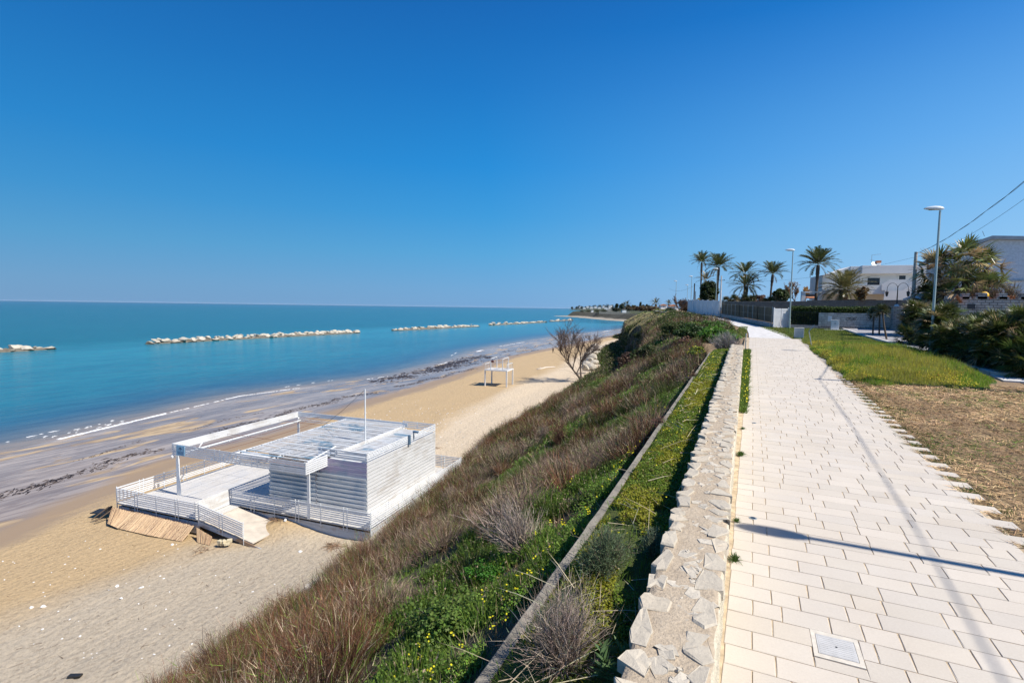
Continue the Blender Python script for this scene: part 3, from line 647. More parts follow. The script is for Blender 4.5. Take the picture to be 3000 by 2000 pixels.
# ================================================================== VEGETATION ON THE SLOPE
BROWN = (.115, .064, .04); RUST = (.165, .08, .046); MAUVE = (.235, .17, .13); TAN = (.42, .33, .22); GREEN = (.14, .22, .036); OLIVE = (.055, .07, .018); YGREEN = (.16, .20, .025); HAY = (.50, .44, .21)
def scrub():
    Lf = Leaves(); G = Leaves()
    # candidate clump positions, denser near the camera
    def clumps(n, y0, y1):
        Y = RNG.uniform(y0, y1, n); t = RNG.uniform(0.0, 1.0, n); X = edge(Y)+(foot(Y)-edge(Y))*t; return X, Y, t
    sets = [(620, 3, 24, 470, .0125), (950, 24, 48, 190, .020), (1700, 48, 84, 60, .034), (2000, 84, 145, 34, .06), (1300, 145, 240, 26, .11), (1500, 46, 150, 60, .04)]
    for n, y0, y1, nb, wd in sets:
        X, Y, t = clumps(n, y0, y1); terr = (y0, y1) == (46, 150)
        if terr:      # dry grass on the terrace between the cliff edge and the far path
            pth = np.interp(Y, [46, 56, 64, 75, 88, 100, 112, 128, 150], [-1.5, -2., -2.6, -5.2, -9.2, -13.6, -17.5, -22, -26.])
            X = edge(Y)+.3+(np.maximum(pth, edge(Y)+.5)-edge(Y)-.3)*RNG.random(n); t = np.zeros(n)
        g = fbm(X*.32, Y*.2, 81)-.13*np.clip((15-Y)/6., 0, 1)      # green near the kerb
        g = g+.13*np.exp(-((t-.42)/.12)**2)*(Y < 45)*(fbm(X*.5, Y*.3, 84)-.3)*2
        m2 = fbm(X*.5, Y*.45, 82); m3 = fbm(X*.3+9, Y*.3, 83)
        farm = Y > 70
        is_green = (g > np.interp(t, [0, .15, .35, .6, 1], [.40, .45, .515, .60, .68])+.25*(Y > 62)); is_mauve = (~is_green) & (m2 > .57); is_rust = (~is_green) & (~is_mauve) & (m3 > .48)
        is_hay = farm & (t < np.interp(Y, LY, LT)+.03) & (fbm(X*.16, Y*.16, 85) > np.where(Y > 85, .36, .5)); is_olive = farm & ~is_hay & (fbm(X*.2, Y*.2, 86) > .34)
        dark = (~is_green) & (~is_hay) & (fbm(X*.6, Y*.6, 87) > .66); is_olive |= dark
        keep = ~(is_hay & False)
        base = np.where(is_mauve[:, None], MAUVE, np.where(is_rust[:, None], RUST, BROWN))
        base = np.where(is_olive[:, None], OLIVE, base); base = np.where(is_hay[:, None], HAY, base); base = np.where(is_green[:, None], GREEN, base)
        H = np.where(is_green, RNG.uniform(.2, .5, n), np.where(is_hay, RNG.uniform(.25, .5, n), RNG.uniform(.5, 1.25, n)))
        H = H*np.where((t > .5) & ~is_green, 1.15, 1)
        rad = np.where(is_green, .7, RNG.uniform(.35, 1.05, n))*np.interp(Y, [10, 60, 200], [1., 1.35, 2.4]); lum = RNG.uniform(.5, 1.25, n)
        idx = np.repeat(np.arange(n), nb); k = len(idx)
        a = RNG.uniform(0, 2*np.pi, k); rr = np.sqrt(RNG.uniform(0, 1, k))*rad[idx]
        bx = X[idx]+np.cos(a)*rr*.55; by = Y[idx]+np.sin(a)*rr*.55
        ok = ((bx < edge(by)-.12*(by < 33)) | terr) & (by > 1)
        idx, a, rr, bx, by = idx[ok], a[ok], rr[ok], bx[ok], by[ok]; k = len(idx)
        B = np.stack([bx, by, (gz(by) if terr else slope_z(bx, by))-.03], 1)
        q = rr/np.maximum(rad[idx], .1); lq = q*np.where(is_mauve[idx], 1.25, np.where(is_green[idx] | is_hay[idx], .5, .75))
        lean = np.stack([np.cos(a)*(.05+lq), np.sin(a)*(.05+lq), np.ones(k)], 1)+RNG.normal(0, .2, (k, 3))
        lean[:, 0] -= .12
        ln = H[idx]*RNG.uniform(.45, 1.1, k)*(1-.42*q**2)
        c = np.clip(cvar(base[idx], k, .34, .10)*lum[idx][:, None], 0, 1)
        tan = RNG.random(k) < np.where(is_green[idx] | is_olive[idx], .08, .13); c[tan] = cvar(TAN, int(tan.sum()), .3)
        grn = (RNG.random(k) < .10) & ~is_green[idx] & ~is_hay[idx]; c[grn] = cvar(GREEN, int(grn.sum()), .4)
        ww = wd*np.where(is_green[idx], 1.9, 1.)*RNG.uniform(.6, 1.3, k)
        gi = is_green[idx] | is_olive[idx]
        Lf.blades(B[~gi], unit(lean[~gi]), ln[~gi], ww[~gi], c[~gi])
        # side twigs give the brush its feathery tops
        s = ~gi & (RNG.random(k) < .8)
        tt = RNG.uniform(.35, .95, s.sum())[:, None]
        B2 = B[s]+unit(lean[s])*ln[s][:, None]*tt; d2 = unit(unit(lean[s])+RNG.normal(0, .45, (int(s.sum()), 3)))
        Lf.blades(B2, d2, ln[s]*.33, ww[s]*.75, np.clip(c[s]*1.12, 0, 1))
        G.blades(B[gi], unit(lean[gi]), ln[gi], ww[gi]*1.3, c[gi])
        P = B[gi]+unit(lean[gi])*(ln[gi]*RNG.uniform(.5, 1., gi.sum()))[:, None]
        G.quads(P, ww[gi]*np.interp(y0, [3, 46], [1.25, 2.4]), np.clip(c[gi]*1.15, 0, 1))
    tag(Lf.build('dry_scrub', M['twig']), kind='stuff'); tag(G.build('green_undergrowth', M['leaf']), kind='stuff')
scrub()
def low_cover():
    n = 110000; S = Leaves(); Y = 2+48*RNG.random(n)**1.4; t = RNG.random(n); X = edge(Y)-.1+(foot(Y)-edge(Y)+.1)*t
    c = np.where((fbm(X*.9, Y*.8, 96) > np.interp(t, [0, .5, 1], [.42, .54, .6]))[:, None], (.12, .19, .035), (.20, .135, .08)); tn = RNG.random(n) < .2; c = np.where(tn[:, None], (.40, .33, .21), c)
    S.blades(np.stack([X, Y, slope_z(X, Y)-.02], 1), rdir(n, .8, .8), RNG.uniform(.08, .34, n), np.interp(Y, [4, 50], [.011, .04]), cvar(c, n, .5, .1)); tag(S.build('low_dry_grass', M['twig']), kind='stuff')
low_cover()
def oxalis():
    """bright green clover-like growth on the upper slope beside the kerb"""
    G = Leaves(); n = 60000
    Y = 2+44*RNG.random(n)**1.7; dx = np.abs(RNG.normal(0, np.interp(Y, [2, 9, 20], [.55, .7, .95]))); X = edge(Y)-.12-dx-.15*RNG.random(n)
    k = (fbm(X*.8, Y*.42, 91) > .49+.11*dx+.07*(Y < 9)) | ((dx < .4) & (fbm(X*1.1, Y*.7, 93) > .5)); k &= dx > .06+.12*fbm(Y*1.5, Y*0, 94); X, Y, dx = X[k], Y[k], dx[k]; n = len(X)
    Z = slope_z(X, Y)+RNG.uniform(.0, .26, n)*np.clip(.4+fbm(X*1.3, Y*1.3, 92), 0, 1.3)
    G.quads(np.stack([X, Y, Z], 1), np.interp(Y, [5, 40], [.026, .06])*RNG.uniform(.6, 1.3, n), cvar((.14, .24, .03), n, .5, .2), unit(RNG.normal(0, .5, (n, 3))+np.array([.2, 0, 1])), 1.)
    tag(G.build('clover_cover', M['leaf']), kind='stuff')
    Fl = Leaves(); m = 360; Yf = 3+42*RNG.random(m)**1.3; Xf = edge(Yf)-.15-np.abs(RNG.normal(0, .8, m))
    kk = fbm(Xf*.9, Yf*.5, 95) > .52; Xf, Yf = Xf[kk], Yf[kk]; m = len(Xf)
    Pf = np.stack([Xf, Yf, slope_z(Xf, Yf)+RNG.uniform(.22, .36, m)], 1)
    for j in range(3): Fl.quads(Pf+RNG.normal(0, .02, (m, 3)), np.interp(Yf, [4, 40], [.03, .055]), cvar((.80, .72, .03), m, .1, .03), unit(RNG.normal(0, .5, (m, 3))+np.array([.2, -.2, 1])), 1.)
    tag(Fl.build('yellow_flowers', M['petal']), kind='stuff')
oxalis()
def bed_cover():
    G = Leaves(); n = 190000
    Y = 1.2+31*RNG.random(n)**1.55; L, _ = wall_x(Y); u = RNG.random(n); X = kx(Y)+.01+(L-kx(Y)-.02)*u
    hgt = .05+.13*fbm(X*2.2, Y*1.6, 101)
    dry = fbm(X*1.4, Y*.9, 102); bare = (Y < 7.6) & (fbm(X*3, Y*3, 104) > .42+.02*(Y-3)); 
    Z = bed_z(X, Y)+hgt*RNG.uniform(.1, 1, n)*np.clip(u*9, .25, 1)
    k = ~bare; X, Y, Z, dry, u = X[k], Y[k], Z[k], dry[k], u[k]; n = len(X)
    base = np.where((dry > .53)[:, None], (.27, .275, .022), (.15, .215, .022)); base = np.where((RNG.random(n) < .10)[:, None], (.22, .17, .06), base)
    G.quads(np.stack([X, Y, Z], 1), np.interp(Y, [3, 30], [.017, .05])*RNG.uniform(.7, 1.3, n), cvar(base, n, .35, .1), unit(RNG.normal(0, .55, (n, 3))+np.array([.15, 0, 1])), 1.3)
    m = 5200; Y = 2+29*RNG.random(m)**1.3; L, _ = wall_x(Y); X = kx(Y)+.02+(L-kx(Y)-.05)*RNG.random(m)
    G.blades(np.stack([X, Y, bed_z(X, Y)], 1), rdir(m, .8, .5), RNG.uniform(.08, .3, m), np.interp(Y, [3, 30], [.008, .02]), cvar((.13, .22, .03), m, .4), .4, 2)
    tag(G.build('moss_cover', M['leaf']), kind='stuff')
    Fl = Leaves(); m = 260; Y = 6+24*RNG.random(m); L, _ = wall_x(Y); X = kx(Y)+.1+(L-kx(Y)-.2)*RNG.random(m); kk = fbm(X, Y*.7, 105) > .5; X, Y = X[kk], Y[kk]; m = len(X)
    Fl.quads(np.stack([X, Y, bed_z(X, Y)+.16], 1), np.interp(Y, [4, 30], [.026, .055]), cvar((.8, .72, .04), m, .1), unit(RNG.normal(0, .4, (m, 3))+np.array([0, -.2, 1])), 1.)
    tag(Fl.build('bed_flowers', M['petal']), kind='stuff')
    # fallen dry stalks lying across the bed
    S = Leaves(); m = 240; Y = 3+27*RNG.random(m)**1.2; L, _ = wall_x(Y); X = kx(Y)+.05+(L-kx(Y)-.1)*RNG.random(m); a = RNG.uniform(0, np.pi, m)
    d = unit(np.stack([np.cos(a), np.sin(a), RNG.normal(.1, .18, m)], 1))
    S.blades(np.stack([X, Y, bed_z(X, Y)+.13], 1), d, RNG.uniform(.2, .8, m), np.interp(Y, [3, 30], [.007, .018]), cvar((.42, .36, .24), m, .3), .1, 2)
    tag(S.build('dry_stalks', M['twig']), kind='stuff')
bed_cover()
def verge():
    """weeds and yellow flowers between the wall and the paving at the far end"""
    G = Leaves(); n = 12000; Y = 15.5+18*RNG.random(n)**.8; _, R_ = wall_x(Y); X = R_+.03+(-.12-R_+.06)*RNG.random(n)
    G.blades(np.stack([X, Y, SLOPE*Y-.01+0*X], 1), rdir(n, .9, .45), RNG.uniform(.08, .32, n), .022, cvar((.12, .19, .03), n, .4), .3, 2)
    tag(G.build('verge_weeds', M['leaf']), kind='stuff')
    Fl = Leaves(); m = 70; Y = 16.5+14*RNG.random(m); _, R_ = wall_x(Y); X = R_+.05+(-.12-R_+.05)*RNG.random(m)
    Fl.quads(np.stack([X, Y, SLOPE*Y+RNG.uniform(.12, .3, m)], 1), .05, cvar((.8, .70, .04), m, .12), unit(RNG.normal(0, .4, (m, 3))+np.array([0, -.3, 1])), 1.)
    tag(Fl.build('verge_flowers', M['petal']), kind='stuff')
verge()
# dry cut straw on the right-hand ground
def straw():
    S = Leaves(); n = 62000; Y = 3.5+21*RNG.random(n)**1.25; X = 3.2+7.6*RNG.random(n)**1.1
    k = (X < 1.2+.46*Y+1.5) & ((X > 3.55) | (((Y-1.6)/.2855).astype(int) % 2 == 0)); X, Y = X[k], Y[k]; n = len(X)
    a = RNG.uniform(0, np.pi, n)+.8*fbm(X*.6, Y*.6, 111); d = unit(np.stack([np.cos(a), np.sin(a), RNG.normal(.06, .12, n)], 1))
    pn = fbm(X*.8, Y*.8, 112); base = np.where((pn > .5)[:, None], (.56, .38, .20), (.34, .22, .115)); g = RNG.random(n) < np.where(fbm(X*1.2, Y*.9, 113) > .58, .35, .03); base = np.where(g[:, None], (.10, .15, .03), base)
    S.blades(np.stack([X, Y, SLOPE*Y-.02+RNG.uniform(0, .05, n)], 1), d, RNG.uniform(.06, .26, n), np.interp(Y, [5, 24], [.009, .02]), cvar(base, n, .45), .0, 1, side=unit(np.cross(d, np.array([0, 0, 1.])+RNG.normal(0, .5, (n, 3)))))
    tag(S.build('straw_litter', M['twig']), kind='stuff')
    # tufts of grass along the stepped paving edge
    G = Leaves(); m = 9000; Y = 4+20*RNG.random(m); X = 3.24+np.abs(RNG.normal(0, .28, m)); ok = (X > 3.53) | (((Y-1.6)/.2855).astype(int) % 2 == 0); ok &= fbm(X*2, Y*2, 114) > .45; X, Y = X[ok], Y[ok]; m = len(X)
    G.blades(np.stack([X, Y, SLOPE*Y-.03], 1), rdir(m, .7, .6), RNG.uniform(.03, .11, m), np.interp(Y, [5, 24], [.008, .02]), cvar((.11, .15, .035), m, .4), .3, 1)
    tag(G.build('edge_grass', M['leaf']), kind='stuff')
straw()
# lawn mound with wild flowers
def lawn_h(X, Y):
    xl = 3.42+(fbm(Y*1.1, Y*0, 126)-.5)*.5; xr = np.interp(Y, [22, 26, 34, 45, 56], [7.2, 8.6, 9.0, 8.6, 8.0])
    xr = xr+(fbm(Y*.7, Y*0, 125)-.5)*1.2; e = np.clip((X-xl)/.7, 0, 1)*np.clip((xr-X)/.9, 0, 1); e *= np.clip((Y-22.6-.25*(X-3.5)*.6+(fbm(X*.9, X*0+3, 124)-.5)*2.2)/1.3, 0, 1)
    hh = np.interp(Y, [22, 26, 34, 40, 46, 60], [.12, .42, .45, .25, .08, .02])
    return e**.6*hh*(.35+1.25*fbm(X*1.3, Y*.9, 121)), e
def build_lawn():
    yy = np.linspace(22.4, 60.5, 100); xx = np.linspace(3.3, 9.2, 40); Yg, Xg = np.meshgrid(yy, xx, indexing='ij'); h, e = lawn_h(Xg, Yg)
    Xg = Xg+np.where(Yg > 44, (2.9-3.3)*np.clip((Yg-44)/3, 0, 1)*(1-(Xg-3.3)/5.9), 0)
    Zg = gz(Yg)-.045+h*.55+(e > 0)*.03
    tag(grid_mesh('lawn', Xg, Yg, Zg, M['lawn_soil']), kind='structure')
    G = Leaves(); n = 170000; Y = 22.5+37*RNG.random(n)**1.35; X = 3.3+5.9*RNG.random(n); h, e = lawn_h(X, Y); k = (e > .02)
    X, Y, h = X[k], Y[k], h[k]; n = len(X)
    pn = fbm(X*.9, Y*.6, 122); base = np.where((pn > .5)[:, None], (.21, .32, .035), (.38, .37, .06)); base = np.where((Y > 41)[:, None], (.26, .30, .055), base); tanm = RNG.random(n) < .14; base = np.where(tanm[:, None], (.36, .30, .13), base)
    G.blades(np.stack([X, Y, gz(Y)-.03+h*.5], 1), rdir(n, 1., .4), (.10+.9*h)*RNG.uniform(.35, 1.1, n)*np.interp(Y, [22, 45], [1., .7]), np.interp(Y, [22, 55], [.016, .035]), cvar(base, n, .4, .1), .35, 1)
    tag(G.build('meadow_grass', M['leaf']), kind='stuff')
    Fl = Leaves(); m = 17000; Y = 23.3+17*RNG.random(m)**1.1; X = 3.5+5.4*RNG.random(m); h, e = lawn_h(X, Y); k = (e > .15) & (fbm(X*1.1, Y*.7, 123) > .47); X, Y, h = X[k], Y[k], h[k]; m = len(X)
    cc = np.where((RNG.random(m) < .06)[:, None], (.5, .12, .03), (.68, .56, .045))
    Fl.quads(np.stack([X, Y, gz(Y)+h*.75+.10*RNG.random(m)], 1), RNG.uniform(.03, .055, m), cvar(cc, m, .2), unit(RNG.normal(0, .5, (m, 3))+np.array([.2, -.4, 1])), 1.)
    tag(Fl.build('meadow_flowers', M['petal']), kind='stuff')
    # short grass further back and left of the path's concrete end
    G = Leaves(); n = 26000; Y = 45+16*RNG.random(n); X = -1.2+13*RNG.random(n); k = ((X < -.35) | (X > 2.75-.12*(Y-45))) & (X < 8.2); X, Y = X[k], Y[k]; n = len(X)
    G.blades(np.stack([X, Y, gz(Y)-.03], 1), rdir(n, 1., .5), RNG.uniform(.05, .2, n), .035, cvar((.14, .19, .035), n, .4), .2, 1)
    tag(G.build('rough_grass', M['leaf']), kind='stuff')
build_lawn()
# ================================================================== BEACH BAR
BZ = -8.9; BA = Vector((-19.6, 22.78, BZ)); BR = D2R(5.)
def bar_w(u, v, z=0.): return BA+Matrix.Rotation(BR, 3, 'Z') @ Vector((u, v, z))
def build_bar():
    R = empty('beach_bar', BA, BR, 'white slatted beach bar on a raised deck with pergola, ramp and roof mast', 'beach bar')
    # ---- deck
    b = MB(); x = -15.1
    while x < 1.28:
        x1 = min(x+1.02, 1.3)
        for v0, v1 in (((-3.9 if x < -8.5 else -1.5), 1.3), (1.312, 5.0 if x1 < -7.4 else 9.6)):
            b.bx(x+.008, x1-.008, v0, v1, -.06, 0)
        x = x1
    b.build('deck', M['deck_board'], R)
    b = MB()
    b.bx(-15.08, -8.45, -3.82, -3.76, -.85, -.21); b.bx(-15.04, -14.98, -3.76, 4.98, -.85, -.21); b.bx(-8.4, 1.2, -1.40, -1.34, -1.1, -.21); b.bx(1.2, 1.26, -1.40, 9.55, -1.1, -.075); b.bx(-7.4, 1.2, 9.5, 9.56, -1., -.075); b.bx(-15., -7.4, 4.92, 4.98, -.9, -.075)
    for q in range(9): b.bx(-14.9+q*.8, -14.86+q*.8, -3.84, -3.824, -.85, -.22)
    b.build('deck_skirt', M['skirt'], R)
    # hollow below the ramp and the shadow gap board
    b = MB(); b.extr([(-8.4, -3.86, 0), (-4.5, -3.86, -.674), (-4.5, -3.86, -.734), (-8.4, -3.86, -.08)], (0, 2.3, 0)); b.build('ramp', M['ramp_board'], R)
    b = MB(); b.extr([(-8.4, -3.9, -.06), (-3.9, -3.9, -.86), (-3.9, -3.9, -1.), (-8.4, -3.9, -.34)], (0, .035, 0)); b.build('ramp_beam', M['skirt'], R)
    # ---- railings
    def railing(p0, p1, nsl=7, h=.98, z0=.13, step=1.55, double=True, dz=(0., 0.)):
        p0 = Vector(p0); p1 = Vector(p1); L = (p1-p0).length; d = (p1-p0).normalized(); nrm = Vector((-d.y, d.x, 0)).normalized()
        b = MB(); pitch = (h-z0)/nsl
        for i in range(nsl):
            z = z0+pitch*i+pitch*.34; jit = random.uniform(-.012, .012)
            b.bar(p0+Vector((0, 0, z+jit)), p1+Vector((0, 0, z+random.uniform(-.014, .014))), .03, pitch*.5)
        rl = b.build('railing', M['white_paint'], R)
        n = max(1, int(round(L/step)))
        for i in range(n+1):
            q = p0+(p1-p0)*(i/n)
            pb = MB()
            for s in ((-.12, .12) if (double and i % 2 == 1) else (0,)):
                c = q+d*s+nrm*.034; pb.bx(c.x-.017, c.x+.017, c.y-.017, c.y+.017, c.z-.30, c.z+h+.01)
            pb.build('post', M['white_metal'], rl)
    railing((-15.1, -3.93, 0), (-8.4, -3.93, 0)); railing((-8.35, -3.93, 0), (-5.1, -3.93, -.58))
    railing((-15.13, -3.85, 0), (-15.13, 4.95, 0)); railing((-15.1, 4.98, 0), (-7.4, 4.98, 0))
    railing((-8.65, -1.53, 0), (1.3, -1.53, 0)); railing((1.33, -1.5, 0), (1.33, 9.6, 0)); railing((1.3, 9.63, 0), (-1.6, 9.63, 0))
    # solid white gate that closes the ramp
    b = MB()
    for i in range(3): b.bx(-8.72, -8.67, -3.85, -1.56, .03+i*.31, .03+i*.31+.305)
    b.build('gate_panel', M['hut_side'], R)
    # ---- hut
    def clap(name, fixed, a0, a1, z0, z1, axis, mat, n, lean, gap=.012, thick=.02, out=-1):
        """boards along the wall; each top edge stands proud so that faces look down and the top ledge catches the sun"""
        b = MB(); p = (z1-z0)/n
        for i in range(n):
            za, zb = z0+i*p, z0+(i+1)*p-gap; j = random.uniform(-.006, .006)
            lo = fixed+out*(.004); hi = fixed+out*(lean+.004+j)
            prof = [(lo, za), (hi, zb), (hi-out*thick, zb), (lo-out*thick, za)]
            if axis == 'u': poly = [(a0, q, z) for q, z in prof]; off = (a1-a0, 0, 0)
            else: poly = [(q, a0, z) for q, z in prof]; off = (0, a1-a0, 0)
            b.extr(poly, off)
        return b.build(name, mat, R)
    clap('front_wall', 0, -7.15, -3.6, .12, 3.05, 'u', M['hut_board'], 11, .10, .02)
    clap('front_wall', 0, -3.55, -.02, .12, 2.2, 'u', M['hut_board'], 8, .09, .02)
    clap('painted_panel', 0, -3.3, -.02, 2.22, 3.1, 'u', M['purple_panel'], 4, .03)
    b = MB(); b.bx(-3.57, -3.52, -.08, -.01, .1, 3.0); b.bx(-3.34, -3.3, -.075, -.01, 2.2, 3.1); b.build('corner_post', M['skirt'], R)
    clap('side_wall', 0, 0., 8.12, .0, 3.16, 'v', M['hut_side'], 15, .012, .022, .02, 1)
    b = MB(); b.bx(-7.15, -7.1, .03, 8.1, .02, 3.05); b.bx(-7.1, -.03, 8.06, 8.1, .02, 3.05); b.bx(-7.1, -.03, .03, .06, .02, 3.05); b.build('inner_wall', M['hut_board'], R)
    b = MB()
    v = .1
    while v < 8.0:
        b.bx(-2.7, -.06, v, v+.19, 3.03, 3.065); v += .27
    b.build('flat_roof', M['roof_slat'], R)
    b = MB(); b.bx(-7.1, -.05, .08, 8.05, 2.90, 2.96); b.build('ceiling', M['shade_underlay'], R)  # ceiling coloured near black so the gaps between roof slats look shaded
    # parapet slats
    def slats(name, p0, p1, z0, n, pitch, wdt, mat=None, posts=(), ph=0.):
        b = MB(); p0 = Vector(p0); p1 = Vector(p1); d = (p1-p0).normalized()
        for i in range(n): b.bar(p0+Vector((0, 0, z0+i*pitch+random.uniform(-.008, .008))), p1+Vector((0, 0, z0+i*pitch+random.uniform(-.01, .01))), .022, wdt)
        nrm = Vector((-d.y, d.x, 0))
        for t in posts:
            q = p0+(p1-p0)*t+nrm*.03; b.bx(q.x-.018, q.x+.018, q.y-.018, q.y+.018, z0-.08, z0+(n-1)*pitch+wdt/2+.02)
        return b.build(name, mat or M['white_paint'], R)
    slats('parapet', (.012, .0, 0), (.012, 8.1, 0), 3.24, 4, .13, .085, posts=(.01, .2, .4, .6, .8, .99)); slats('parapet', (-3.4, -.012, 0), (.0, -.012, 0), 3.24, 4, .13, .085, posts=(.05, .35, .98)); slats('parapet', (-2.7, 8.1, 0), (0, 8.1, 0), 3.24, 4, .13, .07, M['white_metal'], posts=(.02, .45, .98))
    # floodlights on the parapet
    b = MB(); b.bx(.0, .36, 5.0, 5.16, 3.74, 3.86); b.bx(.02, .06, 5.05, 5.10, 3.25, 3.74); b.build('floodlight', mat_plain('flood', (.10, .17, .24), .5), R); b = MB(); b.bx(.03, .16, 4.35, 4.5, 3.1, 3.72); b.build('junction_box', mat_plain('flood2', (.10, .17, .24), .5), R)
    # ---- pergola
    slats('fascia', (-13.15, -1.8, 0), (-2.75, -1.8, 0), 2.68, 6, .118, .088, posts=(.01, .05, .34, .38, .62, .66, .99))
    slats('fascia', (-2.75, -1.8, 0), (-2.75, .0, 0), 2.68, 6, .118, .088, posts=(.02, .97))
    b = MB(); b.bx(-13.17, -13.11, -1.78, 8.98, 2.88, 3.33); b.build('side_beam', M['hut_side'], R)
    b = MB(); b.bx(-12.74, -12.69, -1.5, 8.9, 2.66, 2.72); b.bx(-12.9, -12.85, -1.5, 8.9, 2.56, 2.62)
    for q in range(7): b.bx(-13.1, -12.7, -1.2+q*1.6, -1.15+q*1.6, 2.58, 2.61)
    b.build('awning_rail', M['white_metal'], R)
    b = MB(); b.bar((-12.72, -.4, 2.6), (-13.1, .5, 3.2), .06, .05); b.build('brace', M['white_paint'], R); b = MB(); b.bar((-12.9, 8.85, 2.8), (-11., 8.95, 3.14), .07, .06); b.build('brace', M['white_paint'], R)
    b = MB(); b.bx(-13.1, -2.8, 8.93, 8.98, 2.98, 3.32); b.build('rear_beam', M['white_paint'], R)
    b = MB(); b.bx(-13.1, -2.8, 8.82, 8.86, 2.6, 2.64); b.bx(-13.1, -2.8, 8.82, 8.86, 2.74, 2.78); b.build('rear_rail', M['white_metal'], R)
    for i, (u, v, z0) in enumerate(((-13.02, -1.62, 0), (-2.88, -1.52, 0), (-13.0, 8.78, -1.0), (-2.9, 8.8, 0))):
        b = MB(); b.bx(u-.04, u+.14, v-.02, v+.02, z0, 2.66); b.bx(u-.03, u+.03, v+.02, v+.17, z0, 2.9)
        if i in (0, 2): b.add([(u+.14, v-.02, z0), (u+.30, v-.02, z0), (u+.30, v+.02, z0), (u+.14, v+.02, z0), (u+.14, v-.02, 2.6), (u+.16, v-.02, 2.6), (u+.16, v+.02, 2.6), (u+.14, v+.02, 2.6)], [(3, 2, 1, 0), (4, 5, 6, 7), (0, 1, 5, 4), (1, 2, 6, 5), (2, 3, 7, 6), (3, 0, 4, 7)])
        b.build('column', M['white_paint'], R)
    # roof of slats
    b = MB(); v = -1.15
    while v < 8.85:
        j = random.uniform(-.012, .012); u0 = -8.28+random.uniform(-.02, .02)
        if not (-1.1 < v < -.75): b.bx(u0, -2.86+random.uniform(-.03, .03), v, v+.125, 3.17+j, 3.195+j)
        v += .225
    b.build('slat_roof', M['roof_slat'], R)
    b = MB(); b.bx(-8.33, -8.28, -1.75, 8.9, 3.08, 3.2); b.bx(-5.6, -5.54, -1.7, 8.9, 3.04, 3.15)
    for q in range(20): b.bx(-8.0+q*.11, -7.97+q*.11+.02, -1.72, -1.18, 3.12, 3.16)
    b.build('roof_joist', M['white_paint'], R)
    b = MB(); b.bx(-2.84, -2.76, .9, 8.5, 2.96, 3.24); b.build('roof_beam', M['hut_side'], R)
    b = MB(); b.bx(-7.0, -2.9, -1.75, -1.0, 3.0, 3.04); b.build('gutter_board', M['rust'], R)
    b = MB(); b.bar((-2.8, -1.6, 3.3), (-2.75, .75, 3.62), .05, .06); b.build('prop', M['white_paint'], R)
    # rusty wires across the open bay
    b = MB()
    for u in (-11.9, -10.9, -9.8): b.tube([(u, -1.75, 3.08), (u, 3.6, 3.0), (u, 8.9, 3.08)], .011, 4)
    for v in (2.2, 6.9): b.tube([(-13.1, v, 3.02), (-8.3, v, 3.02)], .011, 4)
    b.build('canopy_wire', M['rust_wire'], R)
    b = MB(); b.tube([(-2.78, 3.7, 2.95), (-2.78, 3.7, 6.65)], [.05, .042], 10); mo = b.build('mast', M['white_metal'], R)
    b = MB(); b.tube([(-2.78, 3.7, 6.62), (-5.5, 4.9, 4.8), (-8.3, 6.1, 3.15)], .012, 4); b.build('stay_wire', M['cable'], mo)
    b = MB(); b.bx(-12.72, -12.02, -1.845, -1.82, 2.66, 3.27); sg = b.build('sign', M['blue_sign'], R)
    b = MB(); b.extr([(-12.55, -1.849, 3.06), (-12.2, -1.849, 3.06), (-12.37, -1.849, 3.2)], (0, .003, 0)); b.bx(-12.385, -12.36, -1.849, -1.846, 2.94, 3.06)
    for z in (2.88, 2.81, 2.74): b.bx(-12.62, -12.12, -1.849, -1.846, z, z+.025)
    b.build('sign_mark', M['dark_ink'], sg)
    b = MB(); b.rev([(.03, -.09), (.11, -.05), (.11, .05), (.03, .09)], (-13.12, -1.78, 2.5), 10); b.build('corner_lamp', M['white_cloth'], R)
build_bar()
def reed_mat(pts_top, pts_bot, label, sd, n):
    """a screen of reeds leaning on the deck: each reed a thin four-sided stalk, all in one mesh"""
    b = MB(); T = [bar_w(*p) for p in pts_top]; B = [bar_w(*p) for p in pts_bot]; rr = random.Random(sd); o = (T[0]+T[-1]+B[0]+B[-1])/4
    def lerp(P, t): k = t*(len(P)-1); i = min(int(k), len(P)-2); return P[i].lerp(P[i+1], k-i)
    for i in range(n):
        t = (i+rr.uniform(-.6, .6))/n; t = min(max(t, 0), 1); a = lerp(B, min(max(t+rr.uniform(-.025, .025), 0), 1)); c = lerp(T, t); s = rr.uniform(-.06, .05)
        b.col = rr.choice([(.50, .35, .20), (.40, .265, .155), (.58, .43, .26), (.33, .215, .13), (.46, .31, .18)]) if rr.random() < .8 else (.15, .09, .06)
        jit = Vector((rr.uniform(-.02, .02), rr.uniform(-.02, .02), 0)); m = (a+c)/2+jit+Vector((0, 0, -.03))
        b.tube([a-o+jit, m-o, c-o+(c-a)*s], .0085, 4)
    ob = b.build('reed_screen', M['reed'], cols=True); ob.location = o
    return tag(ob, label, 'reed screen', 'reed screens leaning on the deck front')
reed_mat([(-15.2, -4.12, -.22), (-13.2, -4.1, -.26)], [(-14.6, -4.75, -.86), (-13.4, -4.95, -.86)], 'short tilted reed screen propped at the left corner of the deck', 3, 300)
reed_mat([(-13.2, -4.1, -.22), (-11, -4.12, -.25), (-8.5, -4.1, -.3)], [(-13.3, -4.95, -.86), (-11, -4.95, -.86), (-8.6, -4.75, -.9)], 'long reed screen leaning along the front of the deck', 4, 820)
reed_mat([(-8.3, -4.1, -.35), (-7.0, -4.2, -.62)], [(-7.7, -4.55, -.88), (-6.75, -4.6, -.86)], 'small dark reed panel slumped beside the ramp', 5, 150)
